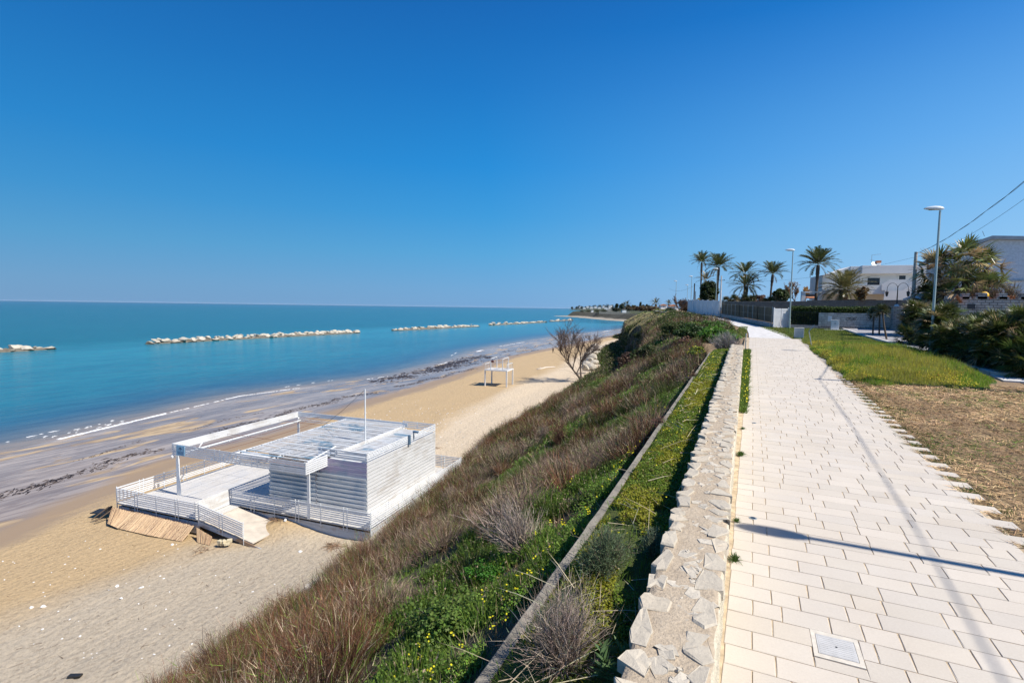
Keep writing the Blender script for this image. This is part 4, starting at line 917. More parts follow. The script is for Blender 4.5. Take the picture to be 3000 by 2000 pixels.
def scrap():
    r = empty('mesh_panel', bar_w(-15.6, -4.4, -.8), BR, 'tilted wooden frame with wire mesh leaning left of the reed screens', 'wire frame')
    b = MB(); b.bar((-.45, -.35, -.05), (.15, .25, .62), .06, .05); b.bar((.05, -.45, -.05), (.5, .2, .5), .05, .05); b.build('frame', M['wood'], r)
    b = MB()
    for i in range(8): b.bar(Vector((-.45, -.35, -.05)).lerp(Vector((.15, .25, .62)), i/7), Vector((.05, -.45, -.05)).lerp(Vector((.5, .2, .5)), i/7), .008, .008)
    for i in range(8): b.bar(Vector((-.45, -.35, -.05)).lerp(Vector((.05, -.45, -.05)), i/7), Vector((.15, .25, .62)).lerp(Vector((.5, .2, .5)), i/7), .008, .008)
    b.build('mesh', M['dark_metal'], r)
    b = MB(); c = bar_w(-16.3, -3.9, -.78); b.box((0, 0, .08), (1.2, .7, .04), .4, None); b.box((.3, .1, .2), (.08, .5, .3), .4)
    o = b.build('black_board', M['black_plastic']); o.location = c; tag(o, 'flat black board lying on the sand at the deck corner', 'board')
    rk = MB(); c = bar_w(-5.9, -4.4, -.78)
    for i in range(7): rk.box((random.uniform(-.25, .25), random.uniform(-.16, .16), .09+.12*(i//4)), (.26, .2, .16), random.uniform(0, 3), None)
    o = rk.build('tuff_block_pile', mat_stone('tuff', (.5, .42, .26), (.66, .58, .40), 6., .6), bevel=.02); o.location = c; tag(o, 'small heap of yellow tuff pieces under the ramp edge', 'rubble')
scrap()
# ================================================================== ROCKS
M['gap_shade_rubble'] = mat_stone('gap_shade_rubble', (.04, .035, .028), (.20, .175, .13), .9, 1.)
def rock_mesh(name, sd, sx, sy, sz, mat=None, sub=2):
    rr = random.Random(sd); bm = bmesh.new(); bmesh.ops.create_icosphere(bm, subdivisions=sub, radius=1.)
    pl = [(Vector((rr.gauss(0, 1), rr.gauss(0, 1), rr.gauss(0, .8))).normalized(), rr.uniform(.45, .85)) for _ in range(14)]
    for v in bm.verts:
        p = v.co.copy()
        for n, d in pl:
            e = p.dot(n)
            if e > d: p -= n*(e-d)*.92
        p *= 1+rr.uniform(-.025, .025); v.co = Vector((p.x*sx, p.y*sy, p.z*sz))
    me = bpy.data.meshes.new(name); bm.to_mesh(me); bm.free(); me.materials.append(mat or M['boulder']); return me
ROCKS = [rock_mesh('boulder', 100+i, random.uniform(.9, 1.3), random.uniform(.7, 1.0), random.uniform(.5, .75)) for i in range(9)]
def rock(loc, s, label, group, rz=None, cat='boulder', name='boulder', flat=1.):
    o = bpy.data.objects.new(name, random.choice(ROCKS)); o.location = loc; o.scale = (s*random.uniform(.8, 1.45), s*random.uniform(.7, 1.1), s*flat*random.uniform(.7, 1.2))
    o.rotation_euler = (random.uniform(-.3, .3), random.uniform(-.3, .3), random.uniform(0, 6.28) if rz is None else rz); COL.objects.link(o)
    return tag(o, label, cat, group)
def breakwater(x0, y0, x1, y1, n, s, label, grp, hw=2.3):
    L = math.hypot(x1-x0, y1-y0); d = ((x1-x0)/L, (y1-y0)/L)
    cv = []; cf = []; m = 40      # wet small-stone core, coloured dark to stand in for shade in the gaps
    for i in range(m+1):
        t = i/m; k = min(1, .15+min(t, 1-t)*L/8.)
        for q, h in ((-1.25, -.5), (-.9, .25), (-.35, .85), (.35, .85), (.9, .25), (1.25, -.5)): cv.append((x0+d[0]*t*L-d[1]*q*hw*k, y0+d[1]*t*L+d[0]*q*hw*k, SEA_Z+h*k*random.uniform(.7, 1.15)))
    for i in range(m): cf += [(6*i+j, 6*i+6+j, 6*i+7+j, 6*i+1+j) for j in range(5)]
    cm = MB(); cm.add(cv, cf); tag(cm.build('rubble_core', M['gap_shade_rubble']), 'wet rubble coloured dark for the shaded gaps between the boulders of '+grp.replace('boulders of ', ''), 'rubble mound')
    for i in range(n):
        t = (i+random.uniform(-.5, .5))/n; e = min(t, 1-t)*L; q = random.triangular(-1, 1, 0)
        h = (1-abs(q)**1.3)*1.9*min(1, .25+e/6.)
        k = s*random.choice([.6, .75, .9, 1., 1.15, 1.3])
        rock((x0+d[0]*t*L-d[1]*q*hw, y0+d[1]*t*L+d[0]*q*hw, SEA_Z-.25*k+h*random.uniform(.55, 1.)), k, label, grp, flat=.75)
breakwater(-180, 48, -177.5, 77, 34, 1.5, 'pale boulder in the nearest breakwater, cut by the left edge of the picture', 'boulders of the left-edge breakwater')
breakwater(-178, 101, -175, 199, 128, 1.5, 'pale limestone boulder in the longest breakwater offshore', 'boulders of the longest breakwater')
breakwater(-176, 226, -172, 316, 62, 1.75, 'pale boulder in the second long breakwater, beyond the longest one', 'boulders of the second breakwater')
breakwater(-176, 338, -175, 452, 36, 2.3, 'boulder in the short far breakwater near the headland', 'boulders of the third breakwater')
breakwater(-182, 482, -183, 556, 14, 2.8, 'boulder in the farthest tiny breakwater before the headland', 'boulders of the farthest breakwater')
for i in range(26):
    t = i/25.; y = 99+62*t+random.uniform(-2, 2); x = np.interp(y, [99, 122, 150, 174], [-27.6, -34.5, -41, -45])-random.uniform(.2, 1.8)
    rock((x, y, -9.4+random.uniform(0, 1.3)), random.uniform(1.1, 1.7), 'white boulder stacked at the foot of the dark cliff', 'boulders at the cliff foot')

# seaweed wrack along the wet sand
def wrack():
    V = []; T = []; n0 = [0]
    def clump(x, y, z, s, ang):
        for _ in range(int(RNG.integers(2, 5))):
            a = ang+RNG.normal(0, .35); l = s*RNG.uniform(.4, 1.5); wd = s*RNG.uniform(.10, .32); cx = x+RNG.normal(0, s*.5); cy = y+RNG.normal(0, s*.7); k = 6
            base = n0[0]
            for j in range(k):
                q = 2*math.pi*j/k; r1 = RNG.uniform(.7, 1.2); px = math.cos(q)*wd*r1; py = math.sin(q)*l*r1
                V.append((cx+px*math.cos(a)-py*math.sin(a), cy+px*math.sin(a)+py*math.cos(a), z-.03))
            V.append((cx, cy, z+.07*min(s, 1.5)))
            for j in range(k): T.append((base+j, base+(j+1) % k, base+k))
            n0[0] += k+1
    def line(P, dens, s, spread, gate=.42, sd=0):
        P = np.array(P, float); L = np.concatenate([[0], np.cumsum(np.linalg.norm(np.diff(P, axis=0), axis=1))]); n = int(L[-1]*dens)
        for _ in range(n):
            q = RNG.uniform(0, L[-1]); x = np.interp(q, L, P[:, 0]); y = np.interp(q, L, P[:, 1])
            if vnoise(q*.35, sd*7.7, sd+131) < gate: continue
            i = min(np.searchsorted(L, q), len(P)-1); d = P[i]-P[i-1]; ang = math.atan2(-d[0], d[1])+.25
            x += RNG.normal(0, spread)+.5*math.sin(q*.6+sd); y += RNG.normal(0, spread); sc = s*RNG.uniform(.4, 1.3)
            clump(x, y, float(beach_z(np.array(x), np.array(y)))+.0, sc, ang)
    line([(-44.2, 10), (-45.1, 16.2), (-46.3, 19.2), (-47.1, 21.4), (-47.9, 24.5), (-47.6, 28.6), (-50.2, 39.2), (-51.4, 47), (-52.4, 53.5), (-52, 61.3), (-53, 83.4), (-54.2, 97)], 13., .42, .34, .33, 1)
    line([(-49.2, 14), (-50.1, 18), (-51.4, 23.4), (-52.2, 28.4), (-52.8, 31.4), (-54.5, 44)], 8., .26, .18, .36, 2)
    line([(-59.5, 72), (-60.3, 88), (-62.4, 100), (-65.0, 112), (-66.2, 122)], 16, .85, 1.5, .25, 3)
    line([(-66, 122), (-66.6, 146), (-66.8, 198), (-70, 250)], 1.8, .9, 1.2, .5, 4)
    line([(-57, 80), (-58.5, 100), (-61, 122), (-62, 150)], 3., .7, .9, .5, 5)
    line([(-54, 97), (-58, 112), (-60, 130)], 2., .6, .8, .5, 6)
    tag(np_mesh('seaweed', V, [np.array(T)], M['seaweed'], smooth=True), kind='stuff')
wrack()
def foam():
    V = []; T = []; n = 0
    def blot(x, y, lx, ly):
        nonlocal n
        k = 6
        for j in range(k): q = 2*math.pi*j/k; V.append((x+math.cos(q)*lx*RNG.uniform(.6, 1.3), y+math.sin(q)*ly*RNG.uniform(.6, 1.3), SEA_Z+.012))
        V.append((x, y, SEA_Z+.05))
        for j in range(k): T.append((n+j, n+(j+1) % k, n+k))
        n += k+1
    for y0, y1, m, wd in ((26.5, 38.6, 230, .16), (39, 48, 22, .03), (48.6, 51.8, 50, .10), (52, 56, 24, .03), (56, 60.5, 18, .05), (74, 80, 14, .04), (100, 106, 12, .05), (137, 142, 30, .3), (160, 185, 40, .14), (300, 318, 40, .5)):
        for _ in range(m):
            y = RNG.uniform(y0, y1); e = min(y-y0, y1-y)/(y1-y0)*2
            blot(float(water(y))+RNG.normal(.1, wd*.5), y, wd*(.3+e)*RNG.uniform(.4, 1.), RNG.uniform(.15, .5)*(1 if y < 100 else 2.5))
    for y0, y1, dx, m in ((20, 28, 3.2, 10), (60, 70, 3.0, 8), (120, 130, 4.5, 10)):      # second, fainter wave lines
        for _ in range(m):
            y = RNG.uniform(y0, y1); blot(float(water(y))-dx-.5*math.sin(y*.3), y, RNG.uniform(.02, .05), RNG.uniform(.2, .6))
    for _ in range(24):      # broken foam behind the breaking wave
        y = RNG.uniform(26, 34); blot(float(water(y))-RNG.uniform(.4, 2.6), y, RNG.uniform(.012, .035), RNG.uniform(.08, .3))
    tag(np_mesh('foam', V, [np.array(T)], M['foam'], smooth=True), kind='stuff')
foam()
# litter and pebbles on the dry sand
def litter():
    b = MB()
    for _ in range(420):
        y = random.uniform(6, 60)**1.0; t = random.betavariate(1.6, 2.2); x = float(foot(y))+(float(wet(y))-float(foot(y)))*t
        if -36 < x < -17 and 17 < y < 33: continue
        s = random.uniform(.02, .055)*(1.6 if y > 30 else 1); z = float(beach_z(np.array(x), np.array(y)))
        b.box((x, y, z+s*.2), (s*random.uniform(.6, 2), s, s*.6), random.uniform(0, 3))
    tag(b.build('shell_fragments', M['white_cloth']), kind='stuff')
    S = Leaves(); n = 900; Y = RNG.uniform(5, 60, n); t = RNG.beta(1.2, 2.2, n); X = foot(Y)+(wet(Y)-foot(Y))*t; k = ~((X > -36) & (X < -17.5) & (Y > 16.5) & (Y < 33)); X, Y = X[k], Y[k]; n = len(X)
    a = RNG.uniform(0, 6.28, n); S.blades(np.stack([X, Y, beach_z(X, Y)+.015], 1), unit(np.stack([np.cos(a), np.sin(a), np.full(n, .02)], 1)), RNG.uniform(.08, .45, n), .02, cvar((.13, .075, .04), n, .5), 0, 1, side=np.stack([-np.sin(a), np.cos(a), np.zeros(n)], 1))
    tag(S.build('twig_litter', M['twig']), kind='stuff')
    def bz(p): return Vector((p[0], p[1], float(beach_z(np.array(p[0]), np.array(p[1])))))
    def stone(px, py, s, lab, flat=.6, name='beach_stone', cat='stone'):
        p = on_z(px, py, -9.65); q = bz(p); me = rock_mesh(name, int(px), s, s*.7, s*flat, M['white_cloth'], 2); o = bpy.data.objects.new(name, me); o.location = q+Vector((0, 0, s*.15)); o.rotation_euler = (0, 0, px); COL.objects.link(o); return tag(o, lab, cat)
    stone(92, 1771, .11, 'white stone on grey sand, left one of the close pair'); stone(127, 1770, .14, 'larger white stone on grey sand, right one of the close pair')
    stone(342, 1711, .12, 'white slab of stone in the row of three below the reed screens, left one'); stone(413, 1718, .13, 'white slab of stone in the row of three, right one', .35); stone(355, 1746, .11, 'lone white stone just below the row of three slabs', .4)
    stone(505, 1585, .13, 'white stone on the golden sand near the small reed panel', .5); stone(880, 1614, .16, 'crumpled white plastic bag on the sand before the ramp', .6, 'plastic_bag', 'plastic bag')
    stone(835, 1545, .15, 'white rubbish heaped at the lower end of the ramp, left piece', .7, 'rubbish_bag', 'rubbish'); stone(855, 1538, .16, 'white rubbish heaped at the lower end of the ramp, right piece', .7, 'rubbish_bag', 'rubbish')
    b = MB(); b.box((0, 0, .05), (.42, .16, .08), .5); b.box((.16, .02, .1), (.16, .14, .06), .7); o = b.build('old_shoe', M['black_plastic'], bevel=.02); o.location = bz(on_z(220, 1982, -9.65)); tag(o, 'black shoe-like piece of debris on the sand at the lower left', 'debris')
    b = MB(); p = on_z(1573, 1080, -9.65); q = on_z(1626, 1073, -9.65); P = [bz(p+(q-p)*t)+Vector((math.sin(t*9)*.25, 0, .12)) for t in np.linspace(0, 1, 7)]; o0 = P[3].copy()
    b.tube([a-o0 for a in P], [.12, .16, .17, .18, .17, .15, .08], 7); b.tube([P[1]-o0, P[1]-o0+Vector((-.6, .8, .35))], [.08, .03], 5); o = b.build('driftwood_log', mat_plain('drift', (.56, .50, .42), .9, 5, .2), smooth=True); o.location = o0; tag(o, 'bleached driftwood log on the beach left of the bare tree', 'driftwood')
    def twigpile(px, py, lab, n, s):
        S = Leaves(); a = RNG.uniform(0, 6.28, n); S.blades(RNG.normal(0, s*.25, (n, 3))*np.array([1, 1, .12])+np.array([0, 0, .05]), unit(np.stack([np.cos(a), np.sin(a), RNG.normal(.05, .1, n)], 1)), RNG.uniform(.3, 1., n)*s, .022, cvar((.24, .15, .09), n, .4), .05, 2)
        o = S.build('twig_pile', M['twig']); o.location = bz(on_z(px, py, -9.65)); tag(o, lab, 'twigs')
    twigpile(975, 1602, 'reddish pile of dry twigs on the sand between bar and scrub', 90, .8); twigpile(815, 1540, 'dry brushwood beside the rubbish at the foot of the ramp', 80, .7); twigpile(590, 1605, 'thin dry branches on the sand below the ramp', 30, .7); twigpile(1075, 1562, 'tuft of dry straw at the front right corner of the deck', 110, .55)
    twigpile(1285, 1312, 'dark piece of drift timber on the sand behind the bar', 24, .7)
litter()
# thin dry reed standing at the lower left
b = MB(); p = on_z(600, 1985, -9.5); b.tube([(0, 0, 0), (-.12, .05, .9), (-.22, .1, 1.9)], [.012, .008, .003], 5); o = b.build('dry_stalk', M['dark_wood']); o.location = p; tag(o, 'single thin dry stalk standing in front of the pale sand', 'dry stalk')

# ================================================================== LIFEGUARD TOWER
def tower():
    A_ = on_z(1421, 1126, -9.62); R = empty('lifeguard_platform', A_, D2R(7.), 'white empty lifeguard platform on four legs standing on the sand', 'lifeguard tower')
    W, D, Hh = 3.75, 3.2, 2.35
    for x in (0, W):
        for y in (0, D):
            b = MB(); b.bx(x-.1, x+.1, y-.1, y+.1, -.4, Hh); b.build('leg', M['white_paint'], R)
    b = MB(); b.bx(-.15, W+.15, -.15, D+.15, Hh, Hh+.14)
    b.build('platform', M['white_paint'], R)
    b = MB(); b.bx(0., W, .0, D, Hh+.145, Hh+.17); b.build('floor_boards', M['deck_board'], R)
    for x in (.95, W-.75):
        for y in (.1, D-.1):
            b = MB(); b.bx(x-.06, x+.06, y-.06, y+.06, Hh+.17, Hh+2.05); b.build('post', M['white_paint'], R)
    b = MB(); b.bx(.9, W-.7, .06, .14, Hh+1.98, Hh+2.06); b.bx(.9, W-.7, D-.14, D-.06, Hh+1.98, Hh+2.06); b.bx(.9, 1., .14, D-.14, Hh+1.98, Hh+2.06); b.bx(W-.8, W-.7, .14, D-.14, Hh+1.98, Hh+2.06); b.build('roof_frame', M['white_paint'], R)
    for (x0, y0, x1, y1) in ((0, 0, 0, D), (0, D, W, D), (W, 0, W, D)):
        b = MB(); b.bar((x0, y0, Hh+1.1), (x1, y1, Hh+1.1), .06, .06); n = 4
        for i in range(n+1): x = x0+(x1-x0)*i/n; y = y0+(y1-y0)*i/n; b.bx(x-.025, x+.025, y-.025, y+.025, Hh+.17, Hh+1.07)
        b.build('railing', M['white_metal'], R)
    b = MB(); b.extr([(.98, .05, Hh+1.75), (1.5, .02, Hh+1.68), (1.48, .04, Hh+1.35), (.98, .05, Hh+1.42)], (0, .02, 0)); b.build('flag', M['red_cloth'], R)
tower()
# ================================================================== PERSON
def skin_obj(name, verts, edges, radii, mat, parent=None, sub=2, root=0):
    me = bpy.data.meshes.new(name); me.from_pydata(verts, edges, []); o = bpy.data.objects.new(name, me); COL.objects.link(o)
    s = o.modifiers.new('s', 'SKIN'); s.use_smooth_shade = True
    for i, v in enumerate(me.skin_vertices[0].data): v.radius = (radii[i], radii[i]) if not isinstance(radii[i], tuple) else radii[i]; v.use_root = (i == root)
    u = o.modifiers.new('u', 'SUBSURF'); u.levels = u.render_levels = sub
    dg = bpy.context.evaluated_depsgraph_get(); m2 = bpy.data.meshes.new_from_object(o.evaluated_get(dg)); o.modifiers.clear(); o.data = m2
    m2.materials.clear(); m2.materials.append(mat)
    if parent is not None: o.parent = parent
    return o
def person():
    p = on_z(1300+1255/3.92, 850+720/3.92, -9.78); R = empty('person', p, D2R(150), 'person in dark clothes walking along the waterside sand with arms bent', 'person')
    J = [(0, 0, .93), (0, 0, 1.08), (0, .01, 1.25), (0, .02, 1.42), (0, .03, 1.52), (0, .05, 1.60), (0, .06, 1.68), (0, .055, 1.755),
         (.17, .01, 1.40), (.24, -.05, 1.15), (.20, .12, 1.0), (.19, .17, .985),
         (-.17, .01, 1.40), (-.25, .06, 1.16), (-.16, .22, 1.08), (-.145, .27, 1.09),
         (.09, .02, .88), (.10, .17, .50), (.10, .06, .10), (.10, .17, .04),
         (-.09, -.01, .88), (-.10, -.10, .49), (-.10, -.32, .13), (-.10, -.25, .04)]
    E_ = [(0, 1), (1, 2), (2, 3), (3, 4), (4, 5), (5, 6), (6, 7), (3, 8), (8, 9), (9, 10), (10, 11), (3, 12), (12, 13), (13, 14), (14, 15), (0, 16), (16, 17), (17, 18), (18, 19), (0, 20), (20, 21), (21, 22), (22, 23)]
    r = [(.15, .11), (.14, .105), (.16, .11), (.15, .09), .055, .07, .095, .07, .06, .045, .035, .035, .06, .045, .035, .035, .085, .06, .042, .04, .085, .06, .042, .04]
    body = skin_obj('body', J, E_, r, M['skin'], R)
    up = list(range(0, 4))+[8, 9, 10, 12, 13, 14]; mp = {j: i for i, j in enumerate(up)}
    skin_obj('jacket', [J[i] for i in up], [(mp[a], mp[b]) for a, b in E_ if a in mp and b in mp], [(r[i][0]*1.15, r[i][1]*1.2) if isinstance(r[i], tuple) else r[i]*1.28 for i in up], M['black_cloth'], R)
    lo = [0, 16, 17, 18, 20, 21, 22]; mp = {j: i for i, j in enumerate(lo)}
    skin_obj('trousers', [J[i] for i in lo], [(mp[a], mp[b]) for a, b in E_ if a in mp and b in mp], [(.165, .13)]+[r[i]*1.22 for i in lo[1:]], M['black_cloth'], R)
    for i in (19, 23):
        b = MB(); x, y, z = J[i]; b.rev([(.03, 0), (.05, .02), (.05, .05), (.03, .09)], (x, y-.05, z-.045), 10, .9, 2.4); b.build('shoe', M['black_cloth'], R, smooth=True)
    b = MB(); b.rev([(.09, -.02), (.1, .03), (.085, .08), (.04, .11), (.005, .118)], (0, .045, 1.69), 12); b.build('hair', mat_plain('hair', (.35, .33, .31), .8), R, smooth=True)
    b = MB()
    for s in (-1, 1): b.rev([(.004, -.01), (.009, 0), (.004, .01)], (s*.03, .152, 1.69), 6)
    b.add([(-.012, .15, 1.65), (.012, .15, 1.65), (0, .175, 1.652), (0, .15, 1.69)], [(0, 1, 2), (1, 3, 2), (3, 0, 2)]); b.build('face', M['dark_wood'], R)
    for hx, hy, hz, s in ((.19, .17, .985, 1), (-.145, .27, 1.09, -1)):
        b = MB(); b.box((hx, hy+.03, hz-.005), (.03, .07, .075))
        for k in range(4): L = (.075, .085, .08, .06)[k]; b.tube([(hx, hy+.06, hz+.027-k*.02), (hx-s*.006, hy+.06+L*.5, hz+.02-k*.02), (hx-s*.022, hy+.06+L*.85, hz+.008-k*.02)], [.009, .008, .006], 5)
        b.tube([(hx, hy+.02, hz+.03), (hx-s*.03, hy+.045, hz+.055), (hx-s*.035, hy+.07, hz+.05)], [.01, .009, .007], 5); b.build('hand', M['skin'], R)
person()
# ================================================================== PLANT HELPERS
def on_slope(px, py):
    d = ray(px, py); best = None
    for t in np.geomspace(2, 300, 4000):
        p = CAM+d*t
        if p[0] < float(edge(p[1])) and p[0] > float(foot(p[1])) and p[2] <= float(slope_z(p[0], p[1])): return p
    return CAM+d*20
class Plane:
    """vertical plane through P0 turned by rz: maps a direction of view to (x along, z)"""
    def __init__(s, P0, rz): s.P = np.array(P0, float); s.rz = rz; s.t = np.array([math.cos(rz), math.sin(rz), 0]); s.n = np.array([-math.sin(rz), math.cos(rz), 0])
    def __call__(s, px, py, y=0.):
        d = ray(px, py); k = ((s.P+s.n*y-CAM)@s.n)/(d@s.n); q = CAM+d*k-s.P
        return float(q@s.t), float(q[2])
def solve_top(px, ptop, h):
    lo, hi = 8., 260.
    for _ in range(60):
        m = (lo+hi)/2; p = CAM+ray(px, ptop)*m
        if p[2]-float(gz(p[1]))-h > 0: hi = m
        else: lo = m
    return CAM+ray(px, ptop)*lo
def rot_to(d):
    return Vector(d).to_track_quat('Z', 'Y').to_matrix()
def bush(name, loc, rad, n, leaf, col, label, cat='bush', group=None, mat='leaf', seed=0, clumps=40, flowers=None, stems=True, fill=.55, asp=1.6, coldark=.25, ball=False):
    R = empty(name, loc, 0, label, cat, group); G = Leaves(); rg = np.random.default_rng(seed+500)
    cd_ = unit(rg.normal(0, 1, (clumps, 3))); cd_[:, 2] = np.abs(cd_[:, 2])*1.0-.15; cr = rg.uniform(fill, 1., clumps)[:, None]
    if ball: cd_ = unit(rg.normal(0, 1, (clumps, 3)))
    cc = cd_*cr*np.array(rad)*.82+np.array([0, 0, rad[2]*.18]); cs = rg.uniform(.16, .34, clumps)
    idx = rg.integers(0, clumps, n); o = rg.normal(0, 1, (n, 3)); o = unit(o)*rg.uniform(.2, 1., (n, 1))**.6
    P = cc[idx]+o*cs[idx][:, None]*np.array(rad)
    if ball: P[:, 2] += rad[2]*.85
    P[:, 2] = np.maximum(P[:, 2], .02)
    tone = rg.uniform(1-coldark, 1+coldark, clumps)[idx][:, None]
    G.quads(P, leaf*rg.uniform(.7, 1.3, n), np.clip(cvar(col, n, .25, .1)*tone, 0, 1), unit(o+rg.normal(0, .5, (n, 3))+np.array([.1, 0, .5])), asp)
    if flowers:
        k = rg.integers(0, n, flowers[0]); G.quads(P[k]+o[k]*.05, flowers[1], cvar(flowers[2], flowers[0], .1))
    G.build('foliage', M[mat], R)
    if stems:
        b = MB()
        for i in range(9):
            q = cc[int(rg.integers(clumps))]; b.tube([(rg.normal(0, .06)*rad[0], rg.normal(0, .06)*rad[1], -.15), tuple(q*.5+rg.normal(0, .04, 3)*rad[0]), tuple(q)], [.03*rad[2], .02*rad[2], .008*rad[2]], 5)
        b.build('stem', M['grey_bark'], R)
    return R
def twig_bush(name, loc, rad, n, wd, cols, label, cat='shrub', lean=(0, 0), group=None, leaves=None, seed=0, sub=2):
    R = empty(name, loc, 0, label, cat, group); T = Leaves(); rg = np.random.default_rng(seed+900)
    a = rg.uniform(0, 2*np.pi, n); e = rg.uniform(.12, 1., n)**.6*np.pi/2
    d = np.stack([np.cos(a)*np.cos(e)*rad[0]+lean[0], np.sin(a)*np.cos(e)*rad[1]+lean[1], np.sin(e)*rad[2]], 1); L = np.linalg.norm(d, axis=1)*rg.uniform(.55, 1.05, n); d = unit(d)
    c = np.array(cols)[rg.integers(0, len(cols), n)]; B = rg.normal(0, .09, (n, 3))*np.array(rad); B[:, 2] = 0
    T.blades(B, d, L, wd, cvar(c, n, .3), .12, 2)
    for s in range(sub):
        k = rg.integers(0, n, int(n*1.6)); t = rg.uniform(.35, .98, len(k))[:, None]; dd = unit(d[k]+rg.normal(0, .42, (len(k), 3))+np.array([0, 0, .15]))
        T.blades(B[k]+d[k]*L[k][:, None]*t, dd, L[k]*rg.uniform(.15, .38, len(k)), wd*.7, cvar(c[k], len(k), .35)*1.08, .05, 1)
    T.build('twigs', M['twig'], R)
    if leaves:
        m, ls, lc = leaves; G = Leaves(); k = rg.integers(0, n, m); t = rg.uniform(.45, 1., m)[:, None]; P = B[k]+d[k]*L[k][:, None]*t+rg.normal(0, .03, (m, 3))
        G.blades(P, unit(d[k]+rg.normal(0, .6, (m, 3))), ls, ls*.22, cvar(lc, m, .3)); G.build('foliage', M['leaf'], R)
    return R
def bare_tree(name, loc, h, spread, label, seed, col='bark', twn=26, lean=(0, 0), r0=None, tw=.02, levels=4, leaves=None, twcol=(.12, .085, .065), nb=3, group=None):
    rg = random.Random(seed); R = empty(name, loc, 0, label, 'tree', group); b = MB(); T = Leaves(); tips = []
    def grow(p, d, L, r, lv):
        n = 4; pts = [p]; q = p.copy(); dd = d.copy()
        for i in range(n):
            dd = (dd+Vector((rg.gauss(0, .16), rg.gauss(0, .16), rg.gauss(.05, .1)))).normalized(); q = q+dd*(L/n); pts.append(q.copy())
        b.tube(pts, [r*(1-.13*i) for i in range(n+1)], 6 if lv < 2 else 4, cap=False)
        if lv >= levels: tips.append((pts, dd, L)); return
        for k in range(nb+(rg.random() < .5)):
            t = rg.uniform(.35, 1.); i = min(int(t*n), n-1); a = rg.uniform(0, 6.28); s = rg.uniform(.35, .85)*spread
            nd = (dd+Vector((math.cos(a)*s, math.sin(a)*s, rg.uniform(-.05, .35)))).normalized(); grow(pts[i].lerp(pts[i+1], t*n-i), nd, L*rg.uniform(.58, .82), r*.55, lv+1)
        tips.append((pts, dd, L))
    r0 = r0 or h*.022
    for i in range(3 if spread > .8 else 1): grow(Vector((rg.gauss(0, .1), rg.gauss(0, .1), -.2)), Vector((rg.gauss(lean[0], .3*spread), rg.gauss(lean[1], .3*spread), 1)).normalized(), h*.36, r0, 1)
    b.build('trunk', M[col], R, smooth=True)
    B = []; Dd = []; LL = []
    for pts, dd, L in tips:
        for k in range(twn):
            i = rg.randrange(1, len(pts)); p = pts[i-1].lerp(pts[i], rg.random()); B.append(p); Dd.append((dd+Vector((rg.gauss(0, .55), rg.gauss(0, .55), rg.gauss(.2, .4)))).normalized()); LL.append(L*rg.uniform(.25, .8))
    B = np.array(B); Dd = np.array(Dd); LL = np.array(LL); T.blades(B, Dd, LL, tw, cvar(twcol, len(B), .35), .1, 2)
    T.build('twigs', M['twig'], R)
    if leaves:
        m, ls, lc = leaves; k = RNG.integers(0, len(B), m); G = Leaves(); G.quads(B[k]+Dd[k]*LL[k][:, None]*RNG.uniform(.4, 1, (m, 1)), ls, cvar(lc, m, .35)); G.build('foliage', M['leaf'], R)
    return R
def frond(Lf, base, az, el, L, droop, col, nl=34, lw=.05, ll=.5, rg=None, rw=.035):
    """one feather leaf: arching midrib and two rows of leaflets"""
    s = np.linspace(0, 1, nl); e = el-droop*s**1.5; de = np.stack([np.cos(az)*np.cos(e), np.sin(az)*np.cos(e), np.sin(e)], 1)
    P = np.array(base)+np.concatenate([[np.zeros(3)], np.cumsum(de[:-1]*L/nl, 0)]); side = np.array([-math.sin(az), math.cos(az), 0.])
    up = unit(np.cross(side, de))*-1; up = np.where(up[:, 2:3] < 0, -up, up)
    Lf.blades(P[:-1:3], de[:-1:3], L/nl*3.3, rw*(1.1-s[:-1:3]), np.broadcast_to(np.array((.20, .19, .08)), (len(P[:-1:3]), 3)), side=np.broadcast_to(side, (len(P[:-1:3]), 3)))
    m = s > .16
    for sg in (-1, 1):
        d = unit(de[m]*.75+side*sg*.8+up[m]*.35+rg.normal(0, .10, (m.sum(), 3))-np.array([0, 0, .16])*s[m][:, None]); prof = np.sin(np.clip((s[m]-.1)/.95, 0, 1)*np.pi)**.55
        Lf.blades(P[m], d, ll*np.maximum(prof, .25)*rg.uniform(.85, 1.1, m.sum()), lw, cvar(col, int(m.sum()), .3), side=unit(np.cross(d, up[m]+rg.normal(0, .3, (int(m.sum()), 3)))))
